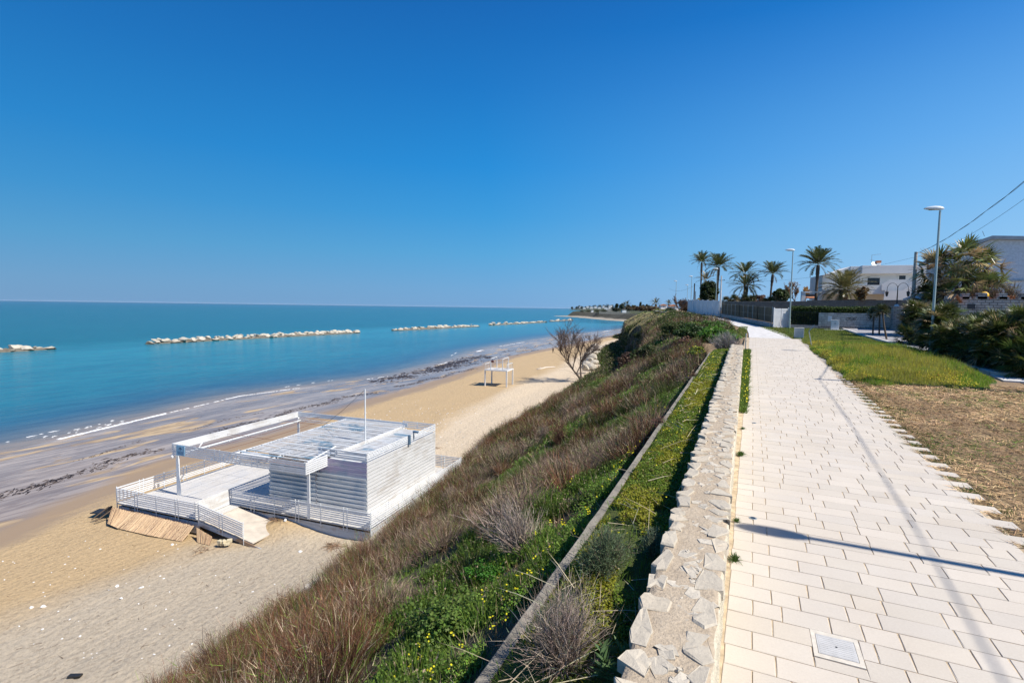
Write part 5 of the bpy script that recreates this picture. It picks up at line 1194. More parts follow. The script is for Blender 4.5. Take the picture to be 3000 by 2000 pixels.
def date_palm(loc, heart, L, nfr, label, seed, group='date palms behind the block wall', r=.24, col=(.075, .09, .028), emin=-.15, dead=2, elmax=1.45, tw=True):
    """trunk from loc up to heart (offset), crown of arching feather leaves"""
    rg = np.random.default_rng(seed); R = empty('date_palm', loc, 0, label, 'palm tree', group); b = MB(); Hh = heart[2]; pts = []; rad = []
    for i in range(26):
        t = i/25.; pts.append((heart[0]*t**1.4, heart[1]*t**1.4, -.3+(Hh+.25)*t)); rad.append(r*(1.12-.30*t)*(1+.07*(i % 2))*(1.55 if .80 < t < .97 else (1.25 if t > .74 else 1.)))
    b.tube(pts, rad, 10); b.build('trunk', M['bark'], R)
    Lf = Leaves()
    for i in range(nfr):
        az = i*2.39996+rg.normal(0, .15); f = (i+.5)/nfr; el = elmax-(elmax-emin)*f**1.0+rg.normal(0, .07); frond(Lf, np.array(heart)+np.array([math.cos(az), math.sin(az), .3])*.12, az, el, L*rg.uniform(.88, 1.08)*(.85+.15*math.sin(f*3.1)), rg.uniform(.55, 1.0)*(.6+.7*f), np.array(col)*(1.25-.45*f if rg.random() < .85 else 1.5), rg=rg, ll=L*.19, lw=L*.026, rw=L*.014)
    for i in range(dead): frond(Lf, np.array(heart), rg.uniform(0, 6.28), -.5-.3*rg.random(), L*.7, .9, (.28, .19, .09), rg=rg, ll=L*.12, lw=L*.016, rw=L*.014)
    Lf.build('crown', M['gloss_leaf'], R); return R
def fans(Lf, C, Dv, size, col, rg, nl=15, spread=1.45, droop=.25):
    """palmate leaves: leaflets radiating in a fan from the end of each petiole"""
    n = len(C); up = np.array([0, 0, 1.]); sd = unit(np.cross(Dv, up)+1e-6); nn = np.cross(sd, Dv)
    roll = rg.normal(0, .5, (n, 1)); sd = sd*np.cos(roll)+nn*np.sin(roll)
    for k in range(nl):
        a = spread*(2*k/(nl-1)-1); d = unit(Dv*math.cos(a)+sd*math.sin(a)+rg.normal(0, .05, (n, 3))-up*droop*abs(a)/spread*.5)
        L = size*(1-.22*abs(a)/spread)*rg.uniform(.85, 1.08, n); w = np.broadcast_to(size*.085, n)
        Lf.blades(C, d, L, w, np.clip(col*rg.uniform(.75, 1.25, (n, 1)), 0, 1), .12, 2, side=unit(np.cross(d, nn+rg.normal(0, .25, (n, 3)))))
def fan_palm(name, loc, heads, nleaf, pet, size, label, seed, group=None, col=(.085, .10, .03), cat='fan palm', dead=.12, trunk_r=.13, emin=-.35):
    """heads: crown centres relative to loc, each on its own stem"""
    rg = np.random.default_rng(seed); R = empty(name, loc, 0, label, cat, group); Lf = Leaves(); b = MB()
    for h in heads:
        h = np.array(h, float); k = nleaf; az = np.arange(k)*2.39996+rg.normal(0, .2, k); f = (np.arange(k)+.5)/k; el = 1.45-(1.45-emin)*f+rg.normal(0, .12, k)
        d = np.stack([np.cos(az)*np.cos(el), np.sin(az)*np.cos(el), np.sin(el)], 1); pl = pet*rg.uniform(.55, 1.1, k)
        Lf.blades(np.repeat(h[None], k, 0), d, pl*1.02, .028, cvar((.16, .16, .05), k, .3)); C = h+d*pl[:, None]-np.array([0, 0, .05])
        cc = cvar(col, k, .35, .12); dd = rg.random(k) < dead*(1+f); cc[dd] = cvar((.42, .31, .17), int(dd.sum()), .3)
        fans(Lf, C, unit(d+np.array([0, 0, -.12])), size*rg.uniform(.8, 1.1, k), cc, rg)
        b.tube([(h[0]*.35, h[1]*.35, -.2), (h[0]*.75, h[1]*.75, h[2]*.5), tuple(h)], [trunk_r*1.1, trunk_r, trunk_r*.9], 8)
    Lf.build('crown', M['gloss_leaf'], R); b.build('trunk', M['bark'], R); return R

# ================================================================== SHRUBS NEAR THE CAMERA
p = on_slope(1535, 1625); twig_bush('grey_shrub', p, (1.0, .9, .95), 420, .012, [(.30, .25, .21), (.36, .30, .25), (.22, .17, .14)], 'leafless grey shrub with sweeping fine twigs in the middle of the slope', lean=(-.35, .1), seed=1)
p = on_slope(1640, 1300); twig_bush('brown_shrub', p, (.95, .9, .95), 420, .014, [(.13, .07, .05), (.18, .09, .055), (.10, .06, .04)], 'dense dark reddish-brown shrub halfway down the slope', seed=2)
p = on_slope(1330, 1850); bush('bramble', (p[0], p[1], p[2]-.1), (1.05, 1.0, .62), 5200, .042, (.12, .185, .035), 'light green bramble thicket at the bottom of the picture below the kerb', 'bramble', seed=3, clumps=70, fill=.25, asp=1.2)
p = on_slope(1440, 1700); bush('clover_clump', p, (.6, .7, .38), 2600, .03, (.06, .19, .02), 'vivid green clump with yellow blooms beside the kerb, above the bramble', 'clover clump', seed=4, clumps=40, flowers=(26, .045, (.8, .72, .03)), stems=False, fill=.2, asp=1.)
def bedp(x, y): return (x, y, float(bed_z(np.array(x), np.array(y))))
twig_bush('dead_lavender', bedp(-1.33, 3.95), (.50, .82, .62), 620, .006, [(.26, .20, .165), (.18, .135, .11), (.36, .29, .23)], 'dead grey-brown lavender bush spilling over kerb and wall in the foreground', seed=5, leaves=(220, .05, (.16, .19, .12)), sub=3)
twig_bush('rosemary_bush', bedp(-1.38, 5.55), (.40, .62, .46), 420, .006, [(.13, .11, .08), (.20, .16, .11)], 'blue-green rosemary-like bush in the planted strip behind the dead lavender', 'bush', seed=6, leaves=(8500, .038, (.15, .20, .10)))
twig_bush('lavender_sprig', bedp(-.98, 6.15), (.2, .28, .34), 90, .005, [(.2, .18, .14)], 'small grey-green sprig poking over the rubble wall', 'herb', seed=7, leaves=(1100, .04, (.14, .19, .11)))
def rosette(x, y, z, s, label):
    R = empty('spurge_plant', (x, y, z), 0, label, 'plant', 'green spurge plants around the dead lavender'); G = Leaves(); k = 170
    a = RNG.uniform(0, 6.28, k); h = RNG.uniform(0, 1, k); d = unit(np.stack([np.cos(a), np.sin(a), .2+h], 1)); st = np.stack([.1*np.cos(a*3), .1*np.sin(a*3), h*.16], 1)*s/.15
    G.blades(st, d, s*.55, s*.13, cvar((.11, .19, .07), k, .3), .1, 2); G.build('foliage', M['leaf'], R)
rosette(-.86, 3.85, .34, .17, 'green spurge rosette growing against the wall beside the dead lavender, farther one'); rosette(-1.0, 3.12, .30, .19, 'green spurge rosette against the wall near the bottom edge of the picture'); rosette(-1.18, 2.9, .28, .16, 'green spurge rosette in front of the dead lavender at the very bottom')
twig_bush('dry_clump', (float(kx(13.4))-.12, 13.4, SLOPE*13.4-.12), (.32, .42, .30), 260, .012, [(.16, .09, .07), (.22, .13, .10)], 'small brown dry clump hanging over the concrete kerb', seed=8)
twig_bush('dry_clump', (float(kx(21.8))-.05, 21.8, SLOPE*21.8-.1), (.32, .4, .25), 200, .018, [(.16, .09, .06), (.2, .13, .08)], 'smaller brown clump on the kerb farther along, where a gap opens', seed=9)
for x, y, s, lab in ((-.10, 11.3, .20, 'dark green weed tuft at the wall foot, the farther bushy one'), (-.07, 6.7, .17, 'grassy weed at the wall foot nearest the camera'), (-.08, 7.9, .12, 'small weed at the wall foot beside the lamp shadow'), (-.09, 13.6, .12, 'thin weed at the wall foot beyond the dark tuft')):
    R = empty('weed_tuft', (x, y, SLOPE*y), 0, lab, 'weed'); G = Leaves(); k = 130; G.blades(RNG.normal(0, s*.16, (k, 3))*np.array([.6, 1, 0]), rdir(k, .9, .7), RNG.uniform(.4, 1.1, k)*s, s*.05, cvar((.07, .13, .025), k, .4), .5, 2); G.build('blades', M['leaf'], R)
for i in range(30):      # separate leafless shrubs standing out of the scrub
    y = 5.5+45*RNG.random()**1.2; t = RNG.uniform(.22, .93); x = float(edge(y)+(foot(y)-edge(y))*t); r = RNG.uniform(.5, .95)
    q = (x, y, float(slope_z(x, y))-.05); k = i % 3
    twig_bush('leafless_shrub', q, (r, r, r*RNG.uniform(.9, 1.25)), int(330 if y < 25 else 200), float(np.interp(y, [5, 25, 50], [.011, .016, .026])), [[(.105, .055, .034), (.15, .075, .042), (.08, .045, .03)], [(.25, .19, .15), (.18, .135, .105), (.31, .25, .19)], [(.17, .085, .05), (.22, .105, .055), (.11, .06, .04)]][k], ('dark brown leafless shrub standing out of the scrub slope', 'pale grey leafless shrub standing out of the scrub slope', 'rusty leafless shrub standing out of the scrub slope')[k], lean=(-.12, 0), group=('dark brown shrubs on the slope', 'pale grey shrubs on the slope', 'rusty shrubs on the slope')[k], seed=300+i)
# bushes where the wall and kerb end
p = (-1.35, 33.4, float(gz(33.4))); twig_bush('lavender_shrub', (p[0], p[1], p[2]-.1), (1.35, 1.5, 1.15), 900, .017, [(.27, .23, .25), (.33, .28, .27), (.22, .2, .17)], 'big mauve-grey lavender shrub at the far end of the rubble wall', 'bush', seed=10, leaves=(2600, .075, (.17, .20, .11)))
bush('flowering_weed', (-3.0, 33.9, gz(34.)-.35), (.75, .7, .5), 900, .06, (.11, .17, .03), 'low green weed covered in yellow flowers left of the lavender shrub', 'wild flower', seed=11, flowers=(110, .07, (.82, .74, .03)), stems=False, fill=.2)
for i, (x, y, r, lab) in enumerate(((-2.4, 43, (1.7, 1.5, 1.25), 'bright green leafy shrub right behind the lavender shrub'), (-4.6, 47, (1.7, 1.7, 1.2), 'dark green shrub left of the bright leafy one'), (-6.7, 52, (1.9, 1.8, 1.15), 'olive green shrub at the left end of the row behind the lavender'), (-3.4, 55, (2.0, 1.8, 1.3), 'tall green shrub in front of the wire fence'))):
    bush('green_shrub', (x, y, float(gz(y))-.25), r, 5200, .11, [(.085, .19, .022), (.045, .085, .02), (.075, .095, .025), (.07, .16, .022)][i], lab, 'bush', 'shrubs at the terrace edge', seed=12+i, clumps=55, fill=.4)
for i, (px, py, r, cc, lab) in enumerate(((1905, 1040, (2.0, 1.8, 1.4), (.055, .075, .022), 'round dark olive shrub on the upper slope left of the green row'), (1965, 985, (1.7, 1.6, 1.1), (.07, .085, .024), 'olive shrub at the top of the slope before the dry grass'), (1850, 1062, (1.8, 1.8, 1.3), (.10, .06, .04), 'reddish-brown shrub overhanging the dark hollow'), (1800, 1040, (2.2, 2., 1.5), (.045, .055, .02), 'dark shrub growing in the shaded hollow'), (1875, 985, (2., 2., 1.2), (.06, .08, .02), 'green-topped shrub beside the pale dry grass'), (2010, 1010, (1.5, 1.4, 1.0), (.15, .085, .055), 'rust-brown shrub left of the yellow-flowered weed'))):
    q = on_slope(px, py); bush('slope_shrub', (q[0], q[1], q[2]-.3), r, 3600, .13, cc, lab, 'bush', 'shrubs on the upper slope', seed=30+i, clumps=45, fill=.3, mat='leaf', coldark=.4)
p = on_z(1704, 1100, -8.3); p[2] = max(float(slope_z(p[0], p[1])), float(beach_z(p[0], p[1]))); bare_tree('tamarisk_tree', p, 13.5, 1.25, 'bare feathery tamarisk tree at the foot of the slope above the beach', 21, twn=20, tw=.03, lean=(-.55, .0), levels=4, r0=.17, twcol=(.15, .10, .08))

# ================================================================== STREET LAMPS
def lamp(px, ptop, label, base=None, h=8.):
    if base is None: p = solve_top(px, ptop, h-.05); loc = (p[0], p[1], float(gz(p[1])))
    else: loc = base
    R = empty('street_lamp', loc, 0, label, 'street lamp', 'street lamps along the promenade'); b = MB()
    b.tube([(0, 0, -.3), (0, 0, .9), (0, 0, .93), (0, 0, h-.12)], [.095, .09, .072, .05], 12); b.build('pole', M['lamp_pole'], R, smooth=False)
    b = MB(); n = 12; prof = [(.17, .015, .03), (.13, .09, .09), (0, .13, .15), (-.2, .16, .165), (-.42, .15, .14), (-.6, .11, .09), (-.72, .03, .03)]; V = []
    for x, wy, hz in prof:
        for k in range(n):
            q = 2*math.pi*k/n; V.append((x, math.cos(q)*wy, h-.03+(x < 0)*(-x)*.06+math.sin(q)*hz*(1. if math.sin(q) > 0 else .45)))
    Fs = [(i*n+k, i*n+(k+1) % n, (i+1)*n+(k+1) % n, (i+1)*n+k) for i in range(len(prof)-1) for k in range(n)]+[tuple(range(n))[::-1], tuple((len(prof)-1)*n+k for k in range(n))]
    b.add(V, Fs); b.build('lamp_head', M['lamp_head'], R, smooth=True)
    b = MB(); b.rev([(.09, -.012), (.1, 0)], (-.3, 0, h-.062), 16, 2.2, 1.1); b.build('lens', M['lens'], R)
    return R
lamp(2754.5, 613, 'nearest street lamp, tall and grey, rising from the fan palm shrubs at right')
lamp(2323.5, 734, 'second street lamp, standing at the hedge beside the white gate')
lamp(2101, 788, 'street lamp in front of the tall palm trunk at the wire fence')
lamp(2027, 810, 'street lamp standing before the white panel fence')
lamp(1981.5, 823.5, 'leftmost street lamp, beside the bare bush')
lamp(2014.7, 835, 'small farthest street lamp behind the bare bush')
lamp(0, 0, 'street lamp out of frame at right whose shadow crosses the paving', base=(7.22, 7.76, SLOPE*7.76))
# ================================================================== POLES AND WIRES
def pole(px, ptop, dep, label, r=.1, mat='grey_metal', cross=False, name='utility_pole'):
    t = at_d(px, ptop, dep); g = float(gz(t[1])); R = empty(name, (t[0], t[1], g), 0, label, 'utility pole'); b = MB(); b.tube([(0, 0, -.3), (0, 0, t[2]-g)], [r*1.25, r*.8], 10); b.build('shaft', M[mat], R)
    if cross:
        b = MB(); z = t[2]-g; b.bx(-.55, .5, -.03, .03, z-.75, z-.68)
        for x in (-.5, .45): b.rev([(.05, 0), (.06, .06), (.03, .12)], (x, 0, z-.7), 8)
        b.build('cross_arm', M['dark_metal'], R)
    return t
T1 = pole(2113.8, 808, 84, 'pale steel utility pole with cross arm at the wire fence', .12, 'pale_concrete', True)
T2 = pole(2035, 830, 104, 'dark wooden pole leaning before the white panel fence', .13, 'dark_wood'); T3 = pole(2038, 853, 118, 'thin short dark pole behind the panel fence', .08, 'dark_wood')
T4 = pole(2684, 738, 52, 'concrete utility pole left of the big fan palm', .17, 'concrete')
T5 = np.array([9.6, 23.3, 9.2]); R = empty('utility_pole', (9.6, 23.3, .56), 0, 'utility pole just outside the right edge whose shadow crosses the dry grass', 'utility pole'); b = MB(); b.tube([(0, 0, -.3), (0, 0, 8.75)], [.14, .09], 10); b.build('shaft', M['concrete'], R)
def wire(a, c, sag, label, r=.012, twist=0):
    b = MB(); a = Vector(a); c = Vector(c); o = (a+c)/2; n = 26
    for k in range(max(1, twist)):
        P = []
        for i in range(n+1):
            t = i/n; q = a.lerp(c, t)-Vector((0, 0, sag*4*t*(1-t)))
            if twist: q += Vector((math.sin(i*1.3+k*2.1), math.cos(i*1.1+k*2.1), math.cos(i*1.3+k*2.1)))*r*1.6
            P.append(q-o)
        b.tube(P, r, 4)
    ob = b.build('power_cable', M['cable'], smooth=True); ob.location = o; tag(ob, label, 'cable')
wire(T4-np.array([0, 0, .15]), T5, .55, 'thick twisted power cable climbing to the right edge above the gabled house', .014, 2)
wire(T4-np.array([0, 0, .5]), T5-np.array([-.2, 0, .55]), .75, 'thin cable slung below the thick twisted one', .01)
wire(T5, (8.4, -14, 9.0), .5, 'twisted power cable above the camera whose faint shadow runs along the paving', .009, 2)
wire(T1-np.array([0, 0, .72]), T2-np.array([0, 0, .2]), .8, 'sagging wire from the steel pole to the dark pole', .012)
wire(T2-np.array([0, 0, .4]), at_d(1960, 845, 150), .9, 'sagging wire from the dark pole past the leftmost lamp', .018)
wire(T1-np.array([0, 0, .72]), T4-np.array([0, 0, .5]), 1.0, 'thin wire running level behind the palms to the concrete pole', .009)
# ================================================================== SMALL THINGS BY THE PATH
p = on_ter(2340, 990); R = tag(MB().bx(-.33, .33, -.2, .2, -.05, .78).bx(-.34, .34, -.21, .21, .78, .815).build('concrete_plinth', M['pale_concrete'], bevel=.012), 'pale concrete block standing in the grass beside the path end', 'plinth'); R.location = (p[0], p[1], float(gz(p[1])))
p = on_ter(2378.6, 1014); R = empty('bent_sign_post', (p[0], p[1], float(gz(p[1]))), 0, 'bent metal post with a tilted sheet on top leaning over the grass', 'sign post'); b = MB(); b.tube([(0, 0, -.1), (-.10, 0, .45), (-.21, 0, .93), (-.17, -.02, 1.04)], .028, 8); b.build('post', M['grey_metal'], R); b = MB(); b.box((-.06, -.02, 1.2), (.02, .2, .5), 0, Matrix.Rotation(.62, 3, 'Y')); b.build('sheet', M['grey_metal'], R)
p = on_ter(2193, 1021); R = empty('metal_rail', (-.28, 34.6, SLOPE*34.6), 0, 'short galvanised metal rail between the wall end and the paving', 'rail'); b = MB()
b.tube([(0, -.5, -.1), (0, -.5, .95)], .025, 8).tube([(0, .7, -.1), (0, .7, .95)], .025, 8); b.build('post', M['grey_metal'], R); b = MB(); b.tube([(0, -.5, .93), (0, .7, .93)], .022, 8).tube([(0, -.5, .5), (0, .7, .5)], .018, 8); b.build('bar', M['grey_metal'], R)
# ================================================================== RAISED PAVEMENT AND KERBS (right)
def slab(name, poly, z0, h, mat):
    V = [(x, y, SLOPE*y+z0) for x, y in poly]+[(x, y, SLOPE*y+h) for x, y in poly]; n = len(poly)
    b = MB(); b.add(V, [tuple(range(n))[::-1], tuple(range(n, 2*n))]+[(i, (i+1) % n, (i+1) % n+n, i+n) for i in range(n)]); return tag(b.build(name, mat), kind='structure')
M['pavement'] = mat_blocks('pavement', (.33, .33, .34), (.40, .39, .40), (.22, .22, .22), .4, .4, (0, 0, 0))
slab('pavement', [(9.22, 27.75), (30, 27.75), (30, 60.2), (8.3, 60.2), (8.5, 50), (9.05, 38)], -.2, .15, M['pavement'])
slab('kerb_stone', [(9.05, 27.6), (30, 27.6), (30, 27.75), (9.22, 27.75)], -.2, .157, M['pale_concrete']); slab('kerb_stone', [(9.05, 27.75), (9.22, 27.75), (9.05, 38), (8.5, 50), (8.3, 60.2), (8.13, 60.2), (8.33, 50), (8.88, 38)], -.2, .157, M['pale_concrete'])
slab('lower_step', [(8.92, 25.95), (30, 25.95), (30, 27.6), (9.05, 27.6)], -.25, .03, M['pale_concrete'])
slab('street', [(9.0, 14), (40, 14), (40, 25.95), (9.4, 25.95)], -.3, -.012, mat_plain('asphalt', (.055, .055, .06), .95, 8, .3))
# ================================================================== FENCES, HEDGE AND WALLS AT THE END OF THE LAWN
gy = 61.3; g0 = float(gz(gy))
R = empty('white_gate', (2.78, gy, g0), D2R(26), 'white double gate of vertical boards between wire fence and hedge', 'gate')
for s in (-1, 1):
    b = MB(); x0 = .02 if s > 0 else -.70
    for i in range(6): b.bx(x0+i*.113, x0+i*.113+.108, -.02, .02, .14, 2.0)
    b.bx(x0, x0+.68, -.035, -.02, .2, .28); b.bx(x0, x0+.68, -.035, -.02, 1.82, 1.9); b.build('gate_leaf', M['white_paint'], R)
b = MB(); b.bx(-.80, -.72, -.05, .05, -.1, 2.1); b.bx(.72, .80, -.05, .05, -.1, 2.1); b.bx(-.8, .8, -.08, .15, -.1, .13); b.build('gate_post', M['white_metal'], R)
def hedge(name, x0, x1, y, z0, z1, th, label, n=16000):
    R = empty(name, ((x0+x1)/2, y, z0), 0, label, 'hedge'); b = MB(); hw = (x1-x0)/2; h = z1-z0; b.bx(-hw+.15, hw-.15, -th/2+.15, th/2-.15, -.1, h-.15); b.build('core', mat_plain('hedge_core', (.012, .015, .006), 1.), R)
    G = Leaves(); P = RNG.uniform(-1, 1, (n, 3)); ax = RNG.random(n); P[:, 1] = np.where(ax < .55, -1, P[:, 1]); P[:, 2] = np.where(ax > .55, 1, P[:, 2]); P = P*np.array([hw, th/2, h/2])+np.array([0, 0, h/2])+RNG.normal(0, .07, (n, 3))
    P += (fbm(P[:, 0]*.9, P[:, 2]*1.5, 201)-.5)[:, None]*.25*np.array([0, 1, 1])
    G.quads(P, .085, cvar((.05, .085, .018), n, .4, .12), unit(RNG.normal(0, .7, (n, 3))+np.array([.1, -.4, .5]))); G.build('foliage', M['leaf'], R)
hedge('clipped_hedge', 3.65, 12.3, 62.1, g0, 3.58, 1.3, 'clipped dark green hedge behind the graffiti wall and the iron bars', 22000)
R = empty('iron_fence', (4.9, 61.2, g0), 0, 'dark iron bar fence in front of the hedge beside the lamp', 'fence'); b = MB()
for i in range(17): b.bx(-1.25+i*.157, -1.225+i*.157, -.012, .012, .3, 1.75)
b.bx(-1.25, 1.28, -.02, .02, .38, .42); b.bx(-1.25, 1.28, -.02, .02, 1.62, 1.66); b.build('bars', M['dark_metal'], R); b = MB(); b.bx(-1.3, 1.3, -.12, .12, -.1, .32); b.build('base_wall', M['rustic_wall'], R)
R = empty('graffiti_wall', (9.2, 61.25, g0), 0, 'low whitish block wall with grey spray scribbles in front of the hedge', 'wall'); b = MB(); b.bx(-3., 3.1, -.18, .18, -.2, 1.62); b.build('wall', M['rustic_wall'], R)
b = MB(); b.bx(-3.05, 3.1, -.24, .0, -.2, .30); b.build('plinth_course', M['ashlar'], R)
b = MB(); b.bx(-2.2, -1.86, -.2, -.18, .75, 1.3); b.build('plaque', M['white_paint'], R)
for cx, w_ in ((-.15, 1.0), (1.55, .85)):
    b = MB(); P = []
    for i in range(60): t = i/59.; P.append((cx-w_/2+w_*t+.10*math.sin(t*47), -.192, 1.08+.17*math.sin(t*31+1)*math.sin(t*9+.6)+.05*math.cos(t*71)))
    b.tube(P, .018, 4); b.tube([(cx-.1, -.192, .93), (cx+.02, -.192, .82), (cx+.12, -.192, .95), (cx+.0, -.192, 1.02)], .018, 4); b.build('graffiti', M['spray'], R)
p = on_ter(2445, 967); R = empty('utility_cabinet', (p[0], p[1], float(gz(p[1]))), 0, 'pale grey utility cabinet standing before the graffiti wall', 'cabinet'); b = MB(); b.bx(-.33, .33, -.16, .16, .06, .96); b.bx(-.36, .36, -.19, .19, .96, 1.0); b.build('housing', M['white_metal'], R, bevel=.01); b = MB(); b.bx(-.27, .27, -.172, -.16, .14, .9); b.build('door', M['white_paint'], R); b = MB(); b.bx(-.05, .04, -.18, -.172, .6, .72); b.build('vent_label', M['grey_metal'], R); b = MB(); b.bx(-.9, 1.6, -.5, .3, -.1, .055); b.build('base_slab', M['pale_concrete'], R)
# wire fence on a stone base, running away from the gate
def wire_fence():
    P = [Vector((1.95, 61.6, 0)), Vector((.6, 68.2, 0)), Vector((-1.6, 78.2, 0)), Vector((-4.7, 92., 0))]; R = empty('wire_fence', (0, 75, float(gz(75.))), 0, 'long wire mesh fence on a low stone base left of the white gate', 'fence'); o = Vector((0, 75, float(gz(75.))))
    bb = MB(); sc = MB(); br = MB(); L = 0; posts = []
    for a, c in zip(P[:-1], P[1:]):
        d = (c-a).normalized(); n = int((c-a).length/.26); za, zc = float(gz(a.y)), float(gz(c.y)); A_ = Vector((a.x, a.y, za))-o; C_ = Vector((c.x, c.y, zc))-o
        bb.bar(A_+Vector((0, 0, .12)), C_+Vector((0, 0, .12)), .3, .6)
        off = Vector((d.y, -d.x, 0))*.22
        sc.bar(A_+off+Vector((0, 0, 1.28)), C_+off+Vector((0, 0, 1.28)), .03, 1.62)
        for i in range(n): q = A_.lerp(C_, i/n); br.bx(q.x-.008, q.x+.008, q.y-.008, q.y+.008, q.z+.42, q.z+2.1)
        for z in (.5, 1.2, 2.08): br.bar(A_+Vector((0, 0, z)), C_+Vector((0, 0, z)), .02, .03)
        m = int((c-a).length/2.4)
        for i in range(m+1): posts.append(A_.lerp(C_, i/m))
    bb.build('base_wall', M['rustic_wall'], R); sc.build('screen', mat_plain('fence_screen', (.055, .052, .03), .95, .5, .6), R); br.build('mesh', M['fence_bar'], R)
    for q in posts: b = MB(); b.bx(q.x-.03, q.x+.03, q.y-.05, q.y-.01, q.z+.4, q.z+2.18); b.build('post', M['grey_metal'], R)
wire_fence()
def panel_wall():
    a = Vector((-5.0, 92.4)); c = Vector((-11.7, 109.6)); n = 6; R = empty('panel_fence', (a.x, a.y, float(gz(a.y))), 0, 'white concrete panel fence at the bend beyond the wire fence', 'fence')
    for i in range(n):
        p0 = a.lerp(c, i/n); p1 = a.lerp(c, (i+1)/n); z0, z1 = float(gz(p0.y))-float(gz(a.y)), float(gz(p1.y))-float(gz(a.y)); h = 2.55
        b = MB(); b.bar((p0.x-a.x, p0.y-a.y, z0+h/2), (p1.x-a.x, p1.y-a.y, z1+h/2), .10, h); b.build('panel', mat_plain('panel_white', (.50, .55, .59), .7, .6, .12), R)
        b = MB(); b.bx(p1.x-a.x-.14, p1.x-a.x+.14, p1.y-a.y-.22, p1.y-a.y+.22, z1-.1, z1+h+.12); b.build('post', M['white_paint'], R)
panel_wall()
a = Vector((-4.6, 93.2)); c = Vector((17.5, 79.)); L = (c-a).length
R = empty('block_wall', (a.x, a.y, 2.2), math.atan2(c.y-a.y, c.x-a.x), 'long grey concrete block wall below the palms', 'wall'); b = MB(); b.bx(0, L, -.12, .12, -.8, 2.42); b.bx(14.0, L, -.1, .1, 2.42, 2.6); b.build('wall', M['block_wall'], R); b = MB(); b.bx(-.02, 14., -.15, .15, 2.42, 2.47); b.build('capping', M['concrete'], R)
